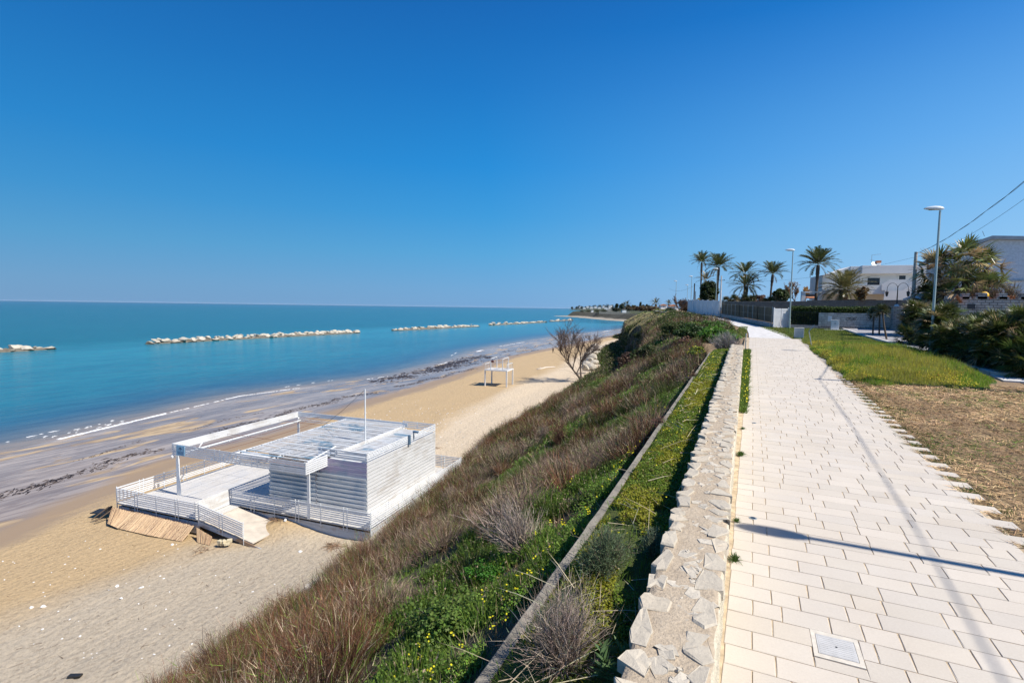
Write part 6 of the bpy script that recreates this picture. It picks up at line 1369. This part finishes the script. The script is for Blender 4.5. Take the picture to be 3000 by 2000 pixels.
# ================================================================== VILLA
def villa():
    P0 = np.array([16.3, 94., 0.]); rz = D2R(8.); pl = Plane((P0[0], P0[1], 0), rz); R = empty('white_villa', (P0[0], P0[1], float(gz(94.))), rz, 'modern white two-storey villa with balcony and outside stair behind the block wall', 'villa'); g = float(gz(94.))
    def c3(x, y, d=0.): X, Z = pl(2200+x/3.92, 600+y/3.92, d); return X, Z-g
    xl, zt = c3(1280, 697); xr, _ = c3(2120, 690); _, zb = c3(1290, 790); xw, zwt = c3(1165, 702); b = MB()
    b.bx(xl, xr, 0, 9, zb, zt); b.bx(xw, xl, .8, 9, zb-.1, zt-.05); b.extr([(xw, .9, zb-.1), (xw-3.5, .9, zb-.1), (xw-1.9, .9, zt-.9), (xw, .9, zt-.06)], (0, 6, 0)); b.build('parapet', M['villa_wall'], R, bevel=.02)
    b = MB(); b.bx(xl+.1, xr-.1, 1.15, 8.9, 2.9, zb+.02); b.bx(xw-3.6, xl+.1, 1.4, 8.8, 2.9, zb-.1); b.build('upper_wall', M['villa_wall'], R)
    _, zbal = c3(1300, 980); _, zb2 = c3(1300, 1025); x0, _ = c3(835, 1000); x1, zr = c3(1480, 905); _, zmid = c3(900, 965)
    b = MB(); b.bx(x0, xr, -.6, 1.3, zb2, zbal+.1); b.bx(c3(980, 0)[0], xr, -.62, -.48, zbal+.1, c3(1300, 925)[1]); b.build('balcony', M['villa_wall'], R)
    b = MB(); b.bx(x0+.05, c3(980, 0)[0], -.58, -.54, zbal+.65, zbal+.7); n = 14
    for i in range(n): xx = x0+.05+(c3(980, 0)[0]-x0-.05)*i/(n-1); b.bx(xx-.012, xx+.012, -.575, -.545, zbal+.1, zbal+.65)
    b.build('balcony_rail', M['white_metal'], R)
    # stair parapets
    b = MB(); q = [c3(1478, 985), c3(1478, 915), c3(1590, 862), c3(1900, 862), c3(1900, 985)]; b.extr([(x, -.75, z) for x, z in q], (0, .12, 0)); q = [c3(1470, 1120), c3(1490, 990), c3(1700, 985), c3(1850, 885), c3(1980, 885), c3(1980, 1120)]; b.extr([(x, -1.6, z) for x, z in q], (0, .14, 0)); b.build('stair_wall', M['villa_wall'], R)
    b = MB(); b.bx(x0+.4, xr, 1.6, 8.5, -.3, zb2); b.build('ground_wall', M['villa_wall'], R); 
    for nm, u0, v0, u1, v1 in (('window', 1340, 838, 1477, 920), ('window', 1702, 812, 1775, 857)):
        xa, za = c3(u0, v0, 1.1); xb, zb_ = c3(u1, v1, 1.1); b = MB()
        for s in ((xa-.16, xa, za+.16, zb_-.1), (xb, xb+.16, za+.16, zb_-.1), (xa, xb, za+.16, za), (xa, xb, zb_, zb_-.1)): b.bx(s[0], s[1], 1.08, 1.15, min(s[2:]), max(s[2:]))
        w_ = b.build(nm, M['villa_wall'], R); b = MB(); b.bx(xa, xb, 1.115, 1.149, min(za, zb_), max(za, zb_)); b.bx((xa+xb)/2-.03, (xa+xb)/2+.03, 1.10, 1.115, min(za, zb_), max(za, zb_)); b.build('pane', M['glass'], w_)
    for u0, u1 in ((1110, 1260), (1150, 1440)):
        xa, za = c3(u0, 1035, 1.5); xb, _ = c3(u1, 1120, 1.5); b = MB(); b.bx(xa, xb, 1.56, 1.598, 0, za); b.build('opening', M['glass'], R)
    xa, za = c3(1452, 640, 2.); xb, _ = c3(1490, 690, 2.); b = MB(); b.bx(xa, xb, 2, 2.7, zt-.05, za-.35); ch = b.build('chimney', M['villa_wall'], R); b = MB(); b.bx(xa-.06, xb+.06, 1.94, 2.76, za-.35, za); b.build('cap', M['terracotta'], ch)
    xa, za = c3(1390, 575, 2.); b = MB(); b.tube([(xa, 2, zt-.1), (xa, 2, za)], .025, 6); b.bar((xa-.05, 2, za-.02), (xa+1.2, 2, za+.1), .03, .03)
    for i in range(5): b.bar((xa+.15+.22*i, 1.75, za+.02*i), (xa+.15+.22*i, 2.25, za+.02*i), .02, .02)
    b.bar((xa-.25, 2, zt+1.), (xa+.2, 2, zt+1.02), .03, .03); b.build('antenna', M['grey_metal'], R)
    b = MB(); xa, za = c3(1408, 680, 2.); 
    b.rev([(.02, -.08), (.3, 0), (.42, .12)], (0, 0, 0), 14); o = b.build('satellite_dish', M['grey_metal'], R); o.location = (xa, 2., zt+.3); o.rotation_euler = (D2R(65), 0, D2R(20))
    b = MB(); xa, za = c3(1670, 675, 3.); xb, _ = c3(1860, 675, 3.)
    b.bx(xa, xb, 3, 3.03, zt+.18, zt+.24); b.bx(xb-.9, xb-.05, 3, 3.5, zt, zt+.2)
    for i in range(6): b.bx(xa+(xb-xa)*i/5-.02, xa+(xb-xa)*i/5+.02, 3, 3.03, zt, zt+.2)
    b.build('roof_rail', M['grey_metal'], R)
    # tiled porch on white columns at the left
    xa, za = c3(580, 1010, -1.); xb, _ = c3(815, 1010, -1.); b = MB(); b.bx(xa, xa+.55, -1.2, -.6, -.3, za); b.bx(xb-.45, xb, -1.2, -.6, -.3, za); b.bx(xa, xb, -1.25, -.55, za, za+.22); b.build('porch', M['villa_wall'], R)
    b = MB(); xa2, zz = c3(620, 1030, 1.); xb2, z2 = c3(760, 1075, 1.); b.extr([(xa2, .6, z2), (xb2, .6, z2), (xb2, 2.6, zz), (xa2, 2.6, zz)], (0, 0, .1)); b.build('porch_roof', M['terracotta'], R)
villa()
# gabled house at the right edge
def gable():
    P0 = np.array([18.6, 58., 0.]); rz = D2R(-6); pl = Plane(P0, rz); g = float(gz(58.)); R = empty('gabled_house', (P0[0], P0[1], g), rz, 'bluish rendered house with a low pitched roof at the right edge', 'house')
    q = lambda x, y: (lambda a: (a[0], a[1]-g))(pl(x, y)); A_ = q(2760, 745); B_ = q(2903, 692); C_ = q(3010, 697); xr = C_[0]+9
    b = MB(); b.extr([(A_[0]+.3, 0, -.4), (xr, 0, -.4), (xr, 0, C_[1]-1.2), (C_[0]+1.5, 0, C_[1]-.32), (B_[0], 0, B_[1]-.3), (A_[0]+.3, 0, A_[1]-.25)], (0, 10, 0)); b.build('wall', M['blue_wall'], R)
    b = MB(); b.extr([(A_[0]-.3, -.45, A_[1]-.3), (A_[0]-.3, -.45, A_[1]), (B_[0], -.45, B_[1]), (C_[0]+1.5, -.45, C_[1]-.02), (xr+.4, -.45, C_[1]-1.), (xr+.4, -.45, C_[1]-1.3), (C_[0]+1.5, -.45, C_[1]-.3), (B_[0], -.45, B_[1]-.28)], (0, 11, 0)); b.build('roof', mat_plain('roof_grey', (.40, .41, .41), .8, 3, .15), R)
    x0, z0 = q(2896, 822); b = MB(); b.bx(x0, xr, -.12, 0, z0-.08, z0+.03); b.build('ledge', M['concrete'], R)
    b = MB(); x0, z0 = q(2889, 690); x1, z1 = q(2883, 675); b.tube([(x0, .5, z0), (x1, .5, z1)], .02, 5); b.build('bracket', M['grey_metal'], R)
gable()
# stone garden wall with merlons
def merlon_wall():
    P0 = np.array([12.0, 44., 0.]); pl = Plane(P0, 0.); g = float(gz(44.)); R = empty('battlement_wall', (P0[0], P0[1], g), 0, 'stone garden wall topped with square merlons behind the fan palm shrubs', 'wall')
    q = lambda x, y: (lambda a: (a[0], a[1]-g))(pl(2600+x/5.23, 840+y/5.23)); x0, zt = q(890, 185); x1, _ = q(2300, 185); b = MB(); b.bx(x0, x1, 0, .45, -.3, zt); b.build('wall', M['ashlar'], R)
    for u0, u1, v in ((1150, 1260, 100), (1385, 1530, 92), (1715, 1840, 98), (2050, 2160, 98)):
        xa, z = q(u0, v); xb, _ = q(u1, v); b = MB(); b.bx(xa, xb, -.03, .48, zt, z); b.bx(xa-.12, xb+.1, -.03, .48, zt, zt+(z-zt)*.4); b.build('merlon', M['ashlar'], R)
    xa, z = q(930, 225); xb, z2 = q(1110, 225); b = MB(); b.extr([(xa, -.5, z), ((xa+xb)/2, -.5, z+.5), (xb, -.5, z), (xb, -.5, z-.1), ((xa+xb)/2, -.5, z+.4), (xa, -.5, z-.1)], (0, .5, 0)); b.build('tile_hood', M['terracotta'], R)
    b = MB(); b.bx(xa+.1, xb-.1, -.03, 0, z-.55, z-.05); b.build('letter_niche', M['glass'], R)
    xa, z = q(1225, 262); xb, z2 = q(1340, 340); b = MB(); b.bx(xa, xb, -.03, .0, z2, z); b.build('meter_niche', M['dark_metal'], R)
    for u in (1250, 1560): 
        xa, z = q(u, 180); b = MB(); b.extr([(xa-.5, .5, z-.15), (xa, .5, z+.3), (xa+.55, .5, z-.15)], (0, .3, 0)); b.build('coping_tiles', M['terracotta'], R)
    return q, P0, g
mq, mP, mg = merlon_wall()
def ornament(px, py, name, mat, r, lab, cat):
    x, z = mq(px, py); b = MB(); n = 9; b.rev([(r*math.sin(math.pi*i/(n-1))+.005, -r*math.cos(math.pi*i/(n-1))) for i in range(n)], (0, 0, 0), 14); o = b.build(name, mat, smooth=True); o.location = (mP[0]+x, mP[1]+.25, mg+z); tag(o, lab, cat)
ornament(1508, 128, 'yellow_ball', M['yellow'], .24, 'yellow ball lying on the stone wall beside a merlon', 'ball')
x, z = mq(1960, 150); bush('orange_plant', (mP[0]+x, mP[1]+.7, mg+z-.5), (.55, .4, .6), 700, .07, (.42, .20, .10), 'orange-pink dry plant behind the merlons at the right', 'plant', seed=40, stems=False)
for i, (u, wd) in enumerate(((1500, 1.3), (1800, 1.5), (2050, 1.4))):
    x, z = mq(u, 60); twig_bush('dry_creeper', (mP[0]+x, mP[1]+1.6, mg+z-1.2), (wd, .9, 1.7), 260, .03, [(.17, .10, .07), (.24, .16, .10), (.10, .08, .04)], ('dry creeper left of the tallest merlon', 'brown dry creeper between the merlons below the gabled house', 'brown creeper at the right edge over the stone wall')[i], 'creeper', seed=41+i, leaves=(900, .1, (.16, .12, .06)))
# stone pillar with the double lantern
R = empty('stone_pier', (13.2, 60.6, float(gz(60.6))), 0, 'stone wall end carrying the double lantern right of the graffiti wall', 'pier'); b = MB(); b.bx(-.95, 1.6, -.4, .4, -.2, 2.28); b.bx(-1., 1.65, -.45, .45, 2.28, 2.36); b.build('pier', M['ashlar'], R)
pl = Plane((13.4, 60.6, 0), 0.); xz = lambda x, y: pl(2600+x/5.23, 840+y/5.23); x0, zt = xz(160, -10); _, zb = xz(160, 300); R = empty('double_lantern', (13.4+x0, 60.6, zb), 0, 'black double-armed lantern post on the stone wall end', 'lantern'); hL = zt-zb
b = MB(); b.rev([(.22, 0), (.2, .12), (.08, .2)], n=12); b.build('base', M['white_paint'], R); b = MB(); b.tube([(0, 0, .1), (0, 0, hL)], [.06, .035], 8); b.build('pole', M['dark_metal'], R)
for s in (-1, 1):
    b = MB(); b.tube([(0, 0, hL-.25)]+[(s*(.42-.42*math.cos(a)), 0, hL-.25+.55*math.sin(a)) for a in np.linspace(.3, math.pi, 10)]+[(s*.84, 0, hL-.45)], .022, 6); b.build('arm', M['dark_metal'], R)
    b = MB(); c = (s*.84, 0, hL-.45); b.rev([(.02, 0), (.16, -.12), (.17, -.15), (.05, -.16)], c, 6); b.rev([(.14, -.16), (.09, -.48), (.03, -.55)], c, 6); b.build('lantern', M['dark_metal'], R)
# white garden parasol
pl = Plane((14.5, 66, 0), 0.); x0, zt = pl(2697, 858); xe, ze = pl(2650, 875); g = float(gz(66.)); R = empty('parasol', (14.5+x0, 66, g), 0, 'white garden parasol showing above the fan palms', 'parasol'); b = MB(); h = zt-g; b.rev([(abs(xe-x0)*1.1, ze-g-.12), (abs(xe-x0)*1.1, ze-g), (abs(xe-x0)*.5, h-.25), (.05, h)], n=8); b.build('canopy', M['white_cloth'], R); b = MB(); b.tube([(0, 0, 0), (0, 0, h-.1)], .03, 8); b.build('pole', M['grey_metal'], R)
# ================================================================== PALMS AND TREES
def palm_at(px, py, dep, L, nfr, lab, seed, base_dx=0., **k):
    h = at_d(px, py, dep); g = float(gz(h[1])); bx = base_dx*dep/F; return date_palm((h[0]+bx, h[1], g), (-bx, 0, h[2]-g), L, nfr, lab, seed, **k)
palm_at(2056, 768, 114, 2.9, 46, 'slender tall date palm, leftmost of the tall ones', 61, 0, r=.17, emin=.15)
palm_at(2106, 782, 104, 3.5, 50, 'tall date palm right of the leftmost one, behind a street lamp', 62, -2, r=.19, emin=.0)
palm_at(2182, 802, 92, 3.1, 38, 'upper crown of the pair of date palms in the middle', 63, 3, r=.2, emin=-.25, elmax=1.3)
palm_at(2187, 838, 90, 3.2, 40, 'shorter palm with wide drooping leaves under the taller crown of the pair', 64, 2, r=.22, emin=-.35, elmax=1.15)
palm_at(2264, 803, 88, 2.8, 40, 'date palm leaning slightly, between the pair and the white-gate lamp', 65, -5, r=.17, emin=.1, elmax=1.4)
palm_at(2397, 775, 80, 3.4, 54, 'tallest date palm with a bulbous trunk top, right of the white-gate lamp', 66, -2, r=.2, emin=-.02)
palm_at(2473, 848, 76, 3.8, 64, 'stout squat date palm with a broad crown before the villa', 67, 0, r=.52, emin=-.45, dead=5, col=(.15, .14, .05))
palm_at(2068, 822, 112, 2.7, 20, 'small distant palm crown behind the slender tall palm', 68, 2, r=.2, col=(.14, .12, .06))
def fp(px, py, dep, heads, nleaf, pet, size, lab, seed, **k):
    t = at_d(px, py, dep); g = float(gz(t[1])); return fan_palm(k.pop('name', 'fan_palm'), (t[0], t[1], g), heads, nleaf, pet, size, lab, seed, **k)
# big cluster right of the nearest lamp
fp(2815, 880, 40, [(-1.5, .2, 5.4), (.2, 0, 6.0), (1.2, .6, 5.2), (-.4, -.5, 4.0), (1.6, -.2, 3.4), (-.9, .4, 3.0), (.5, -.6, 2.4)], 30, 1.3, 1.25, 'large shaggy fan palm cluster with dry leaves right of the nearest lamp', 71, dead=.22, col=(.20, .22, .06), trunk_r=.2, emin=-.6, cat='palm tree')
fp(2722, 880, 42, [(-.3, 0, 3.3), (.3, .3, 2.6)], 32, .8, .8, 'smaller dark fan palm between the concrete pole and the nearest lamp', 72, col=(.05, .06, .02), trunk_r=.14, emin=-.5, cat='palm tree')
grp = 'fan palm shrubs on the raised pavement'
for i, (px, yb, yt, wp, lab) in enumerate(((2682, 1008, 872, 125, 'fan palm shrub at the left end of the row, darkest and farthest'), (2752, 1034, 886, 125, 'fan palm shrub around the foot of the nearest lamp'), (2805, 1050, 930, 135, 'low spreading fan palm shrub in the middle of the row'), (2862, 1062, 912, 135, 'fan palm shrub in front of the merlon wall'), (2925, 1074, 938, 125, 'fan palm shrub right of the middle, with bright leaf tips'), (2990, 1078, 872, 110, 'tall fan palm shrub at the right edge'), (3010, 1092, 965, 110, 'lowest fan palm shrub at the front right corner'))):
    p = on_ter(px, yb, .15); dep = (p-CAM)@FW; s = dep/F; hh = (yb-yt)*s; w_ = wp*s/2; rg = np.random.default_rng(70+i)
    hd = [(w_*math.cos(a)*q*.62, .8*q*math.sin(a), hh*z_) for a, q, z_ in zip(rg.uniform(0, 6.28, 15), rg.uniform(.2, 1, 15), rg.uniform(.22, .72, 15))]+[(-w_*.5, -.9, hh*.16), (0, -1.1, hh*.16), (w_*.5, -.9, hh*.18)]
    fan_palm('fan_palm_shrub', (p[0]+.1, p[1]+.35, SLOPE*p[1]+.15), hd, 28, .62, .6, lab, 80+i, grp, col=(.10, .12, .03), dead=.07, emin=-.5, trunk_r=.09)
# three small stemmed palms before the graffiti wall
for i, (px, py, ly, lean) in enumerate(((2556, 985, 925, .1), (2577, 985, 915, 0.), (2612, 1000, 920, -.4))):
    p = on_ter(px, py); t = at_d(px-8*(i == 2), ly-8, (p-CAM)@FW); fan_palm('yucca_palm', (p[0], p[1], float(gz(p[1]))), [(t[0]-p[0]+lean, 0, t[2]-p[2])], 26, .3, .55, ('slim-stemmed yucca left of the three before the graffiti wall', 'slim-stemmed yucca in the middle of the three', 'leaning pale-stemmed yucca nearest the fan palm shrubs')[i], 90+i, 'yuccas before the graffiti wall', col=(.06, .075, .025), trunk_r=.06, cat='yucca')
# round dark evergreen trees, bare trees and low plants behind the wall
def tree_at(px, ytop, ybot, wpx, dep, n, leaf, col, lab, seed, cat='tree', name='evergreen_tree', **k):
    c = at_d(px, (ytop+ybot)/2, dep); s = dep/F; h = (ybot-ytop)*s; return bush(name, (c[0], c[1], c[2]-h/2), (wpx*s/2, wpx*s/2, h*.5), n, leaf, col, lab, cat, seed=seed, ball=True, **k)
tree_at(2076, 824, 896, 56, 98, 5200, .30, (.035, .055, .014), 'round dark evergreen tree above the white panel fence', 101, clumps=60)
tree_at(2288, 842, 893, 50, 88, 4200, .26, (.045, .07, .018), 'round dark evergreen beside the leaning date palm', 102, clumps=50)
for i, (px, yt, yb, wp, lab) in enumerate(((2140, 862, 893, 34, 'dark low palm shrub left of the palm pair, behind the block wall'), (2172, 856, 893, 34, 'dark low palm shrub at the foot of the palm pair'), (2192, 868, 893, 26, 'small green shrub right of the palm pair'))):
    c = at_d(px, yb, 86); fan_palm('fan_palm', (c[0], c[1], c[2]-1.), [(-.7, 0, 1.6), (.5, .1, 2.), (0, -.3, 1.2)], 22, .5, .8, lab, 110+i, col=(.045, .06, .02), cat='palm shrub')
c = at_d(2258, 893, 84); fan_palm('fan_palm', (c[0], c[1], c[2]-1.), [(0, 0, 1.5), (1.2, 0, 1.0), (-.8, 0, 1.2)], 22, .7, 1.0, 'spiky palm shrub at the foot of the leaning date palm', 114, col=(.06, .075, .025), cat='palm shrub')
def bare_at(px, ytop, ybot, dep, spread, lab, seed, **k):
    c = at_d(px, ybot, dep); h = (ybot-ytop)*dep/F; return bare_tree('bare_tree', c, h, spread, lab, seed, **k)
bare_at(2335, 800, 893, 100, .8, 'bare pinkish tree with a few dry leaves behind the white-gate lamp', 121, twn=12, tw=.035, leaves=(1500, .16, (.33, .22, .13)), twcol=(.26, .19, .15), col='grey_bark')
bare_at(2365, 830, 893, 98, .8, 'smaller tree with golden dry leaves beside the bare pinkish one', 122, twn=10, tw=.035, leaves=(1300, .2, (.42, .25, .08)), twcol=(.26, .19, .13), col='grey_bark')
bare_at(2428, 785, 880, 104, .8, 'bare brownish tree between the tallest palm and the villa', 123, twn=12, tw=.04, leaves=(1300, .16, (.30, .20, .13)), twcol=(.25, .18, .15), col='grey_bark')
bare_at(1994, 850, 910, 112, 1.1, 'bare grey-brown bushy tree left of the white panel fence', 124, twn=18, tw=.05, twcol=(.17, .12, .10), col='grey_bark')
tree_at(2010, 884, 914, 40, 118, 1500, .25, (.15, .09, .045), 'reddish-brown scrub bush under the bare bushy tree', 125, 'bush', 'brown_bush'); tree_at(2525, 838, 880, 40, 68, 1800, .16, (.17, .11, .05), 'rust-brown conifer bush before the villa', 126, 'bush', 'brown_bush')
tree_at(2222, 862, 893, 60, 110, 2000, .25, (.15, .08, .05), 'reddish-brown bare thicket behind the block wall', 127, 'thicket', 'brown_bush')
c = at_d(2042, 884, 112); b = MB(); P = [(0, 0, -1.2), (.15, 0, -.3), (-.1, 0, .35), (.35, 0, .75), (.62, 0, .3), (.45, 0, -.1)]; b.tube(P, [.12, .14, .2, .2, .16, .1], 6); o = b.build('yellow_digger_arm', M['yellow'], smooth=True); o.location = c; tag(o, 'curved yellow arm poking up behind the white panel fence', 'machine arm')
# off-frame tree whose shade falls on the dry ground
bush('garden_tree', (14.6, 21.8, .5), (2.3, 1.1, 4.6), 3600, .22, (.05, .07, .02), 'bushy garden tree outside the frame shading the dry grass', 'tree', seed=130, clumps=40)
twig_bush('brush_pile', (8.9, 19.2, .46), (1.1, .5, .35), 300, .016, [(.45, .40, .28), (.34, .30, .2), (.2, .17, .1)], 'pile of pale cut branches on the dry grass at the right edge', 'brush pile', seed=131, leaves=(900, .09, (.36, .36, .26)))
# ================================================================== FAR COAST
def far_house(px, py, wpx, hpx, dep, lab, grp=None, roof=None, mat='villa_wall', win=2):
    """small distant house: walls, roof and dark openings"""
    c = at_d(px, py, dep); s = dep/F; w_, h = wpx*s, hpx*s; R = empty('coast_house', (c[0], c[1], c[2]-.5), _yaw, lab, 'house', grp); b = MB(); b.bx(-w_/2, w_/2, 0, w_*.8, -2, h); b.build('wall', M[mat], R)
    b = MB()
    if roof: b.extr([(-w_*.55, -.3, h), (w_*.55, -.3, h), (0, -.3, h+w_*.2)], (0, w_*.9, 0)); b.build('roof', M[roof], R)
    else: b.bx(-w_*.53, w_*.53, -.3, w_*.84, h+.02, h*1.08); b.build('roof', M[mat], R)
    for i in range(win): b = MB(); x = (-.5+(i+.5)/win)*w_; b.bx(x-w_*.06, x+w_*.06, -.08*s, -.0, h*.35, h*.7); b.build('window', M['glass'], R)
g1 = 'white houses of the far coastal town'
for i, (px, py, wp, hp, dep) in enumerate(((1688, 903, 5, 3, 3900), (1700, 902, 6, 4, 3800), (1712, 904, 8, 3.4, 3500), (1722, 901, 7, 4, 3500), (1733, 903, 10, 4, 3300), (1745, 902, 8, 4.5, 3200), (1756, 903, 9, 3.5, 3100), (1768, 901, 6, 5, 3000), (1775, 904, 9, 4, 2900), (1786, 902, 6, 6, 2850), (1791, 899, 5, 5, 2850), (1780, 907, 8, 3, 2700))):
    far_house(px, py, wp, hp, dep, 'small white house in the hazy town on the far coast', g1)
def far_wood(name, pts, n, leaf, col, kind, label=None):
    G = Leaves(); B = []; 
    for px, ytop, ybot, wp, dep in pts:
        c = at_d(px, (ytop+ybot)/2, dep); s = dep/F; k = n; o = unit(RNG.normal(0, 1, (k, 3)))*RNG.uniform(.4, 1, (k, 1))*np.array([wp*s/2, wp*s/2, (ybot-ytop)*s/2*1.1]); o += unit(RNG.normal(0, 1, (k, 3)))*0; lump = fbm(o[:, 0]/(wp*s)*5+px, o[:, 2]/(wp*s)*9, 300)
        G.quads(c+o*(.75+.5*lump)[:, None], leaf*s, cvar(np.array(col)*1., k, .35), unit(o+RNG.normal(0, .3, (k, 3))*s+np.array([0, 0, .4*s])), 1.3)
    return tag(G.build(name, M['leaf']), kind=kind)
far_wood('far_wood', [(px, 905-h, 905, w_, dep) for px, h, w_, dep in ((1676, 7, 9, 3900), (1690, 8, 10, 3900), (1705, 9, 12, 3800), (1716, 8, 10, 3700), (1697, 11, 10, 3950), (1728, 10, 16, 3700), (1742, 13, 16, 3600), (1757, 14, 18, 3500), (1770, 13, 16, 3400), (1780, 16, 14, 3300), (1793, 13, 16, 3200), (1805, 12, 14, 3100), (1820, 12, 16, 3000))], 240, 1.6, (.05, .065, .035), 'stuff')
# second headland: wall, house, trees and palms
R = empty('boundary_wall', at_d(1755, 914.5, 640), _yaw+.12, 'long grey boundary wall on top of the second headland', 'wall'); b = MB(); b.bx(0, 40, -.2, .2, -2, 1.6); b.build('wall', M['block_wall'], R)
far_house(1788, 909, 16, 2.6, 690, 'low house with a grey roof behind the headland wall', None, 'concrete', 'concrete'); far_house(1829, 909, 12, 4, 560, 'small white house among the headland trees', None, 'terracotta'); far_house(1735, 910, 7, 3, 760, 'white house at the left on the second headland'); far_house(1945, 899, 18, 9, 190, 'pale house with a sloping terracotta roof right of the headland trees', None, 'terracotta', 'villa_wall', 1); far_house(1975, 899, 26, 6, 200, 'long low tiled house beside the leftmost lamp', None, 'terracotta', 'villa_wall', 1)
ht = 'trees on the second headland'
far_wood('headland_thicket', [(px, 914-h*1.25, 914, w_*1.2, dep) for px, h, w_, dep in ((1800, 10, 26, 500), (1818, 15, 28, 480), (1838, 16, 30, 450), (1858, 16, 30, 420), (1878, 17, 30, 390), (1898, 15, 30, 350), (1916, 13, 28, 300), (1770, 6, 20, 620), (1750, 6, 18, 660), (1725, 5, 18, 720), (1705, 4, 14, 760))], 700, .8, (.06, .06, .028), 'stuff')
for i, (px, yt, yb, wp, dep, lab) in enumerate(((1807, 888, 903, 10, 480, 'small round dark tree, first on the headland skyline'), (1822, 888, 906, 18, 470, 'dark bushy tree second on the headland skyline'), (1880, 884, 904, 20, 400, 'flat-topped dark pine on the headland skyline'), (1896, 890, 906, 16, 400, 'dark tree right of the flat-topped pine'), (1858, 892, 908, 20, 420, 'olive green tree left of the flat-topped pine'), (1840, 893, 910, 20, 440, 'brownish tree below the headland palms'), (1805, 899, 912, 22, 480, 'dark thicket at the left end of the headland trees'), (1875, 899, 912, 26, 380, 'purple-brown thicket below the flat-topped pine'), (1905, 897, 911, 22, 340, 'brown thicket before the skyline palm'), (1935, 893, 905, 16, 230, 'dark shrub at the wall of the pale house'))):
    tree_at(px, yt, yb, wp, dep, 900, .75*dep/450, [(.035, .05, .016), (.04, .055, .018), (.035, .045, .014), (.04, .05, .018), (.06, .065, .025), (.09, .07, .035), (.04, .045, .02), (.11, .075, .055), (.10, .075, .04), (.03, .04, .015)][i], lab, 140+i, 'tree', 'coast_tree', group=ht, clumps=26, coldark=.4)
for i, (px, py, dep, L, lab) in enumerate(((1838, 892, 440, 4.5, 'palm in the middle of the headland trees, larger one'), (1828, 894, 450, 3.6, 'palm in the middle of the headland trees, smaller left one'), (1921, 890, 250, 3.6, 'skyline palm left of the pale house'), (1960, 891, 210, 2.4, 'small palm behind the tiled house'))):
    palm_at(px, py, dep, L, 24, lab, 160+i, 0, group='palms on the headland', r=.35, emin=-.4, dead=3, col=(.09, .085, .035))
bush('headland_scrub', at_d(1905, 909, 230), (14, 10, 2.2), 3000, .55, (.10, .07, .035), 'reddish-brown scrub along the skyline of the near promontory', 'scrub', seed=170, stems=False, clumps=60, fill=.1)

# ================================================================== AIR: a very thin haze that takes the edge off the far coast and the horizon
b = MB(); b.bx(-65000, 65000, -65000, 65000, -14.5, 17.); hz = b.build('haze', bpy.data.materials.new('haze')); tag(hz, kind='stuff')
hm = hz.data.materials[0]; hm.use_nodes = True; hn = hm.node_tree; hn.nodes.clear(); ho = hn.nodes.new('ShaderNodeOutputMaterial'); hv = hn.nodes.new('ShaderNodeVolumePrincipled')
hv.inputs['Density'].default_value = .000012; hv.inputs['Color'].default_value = (.72, .84, 1., 1.); hn.links.new(hv.outputs[0], ho.inputs['Volume'])
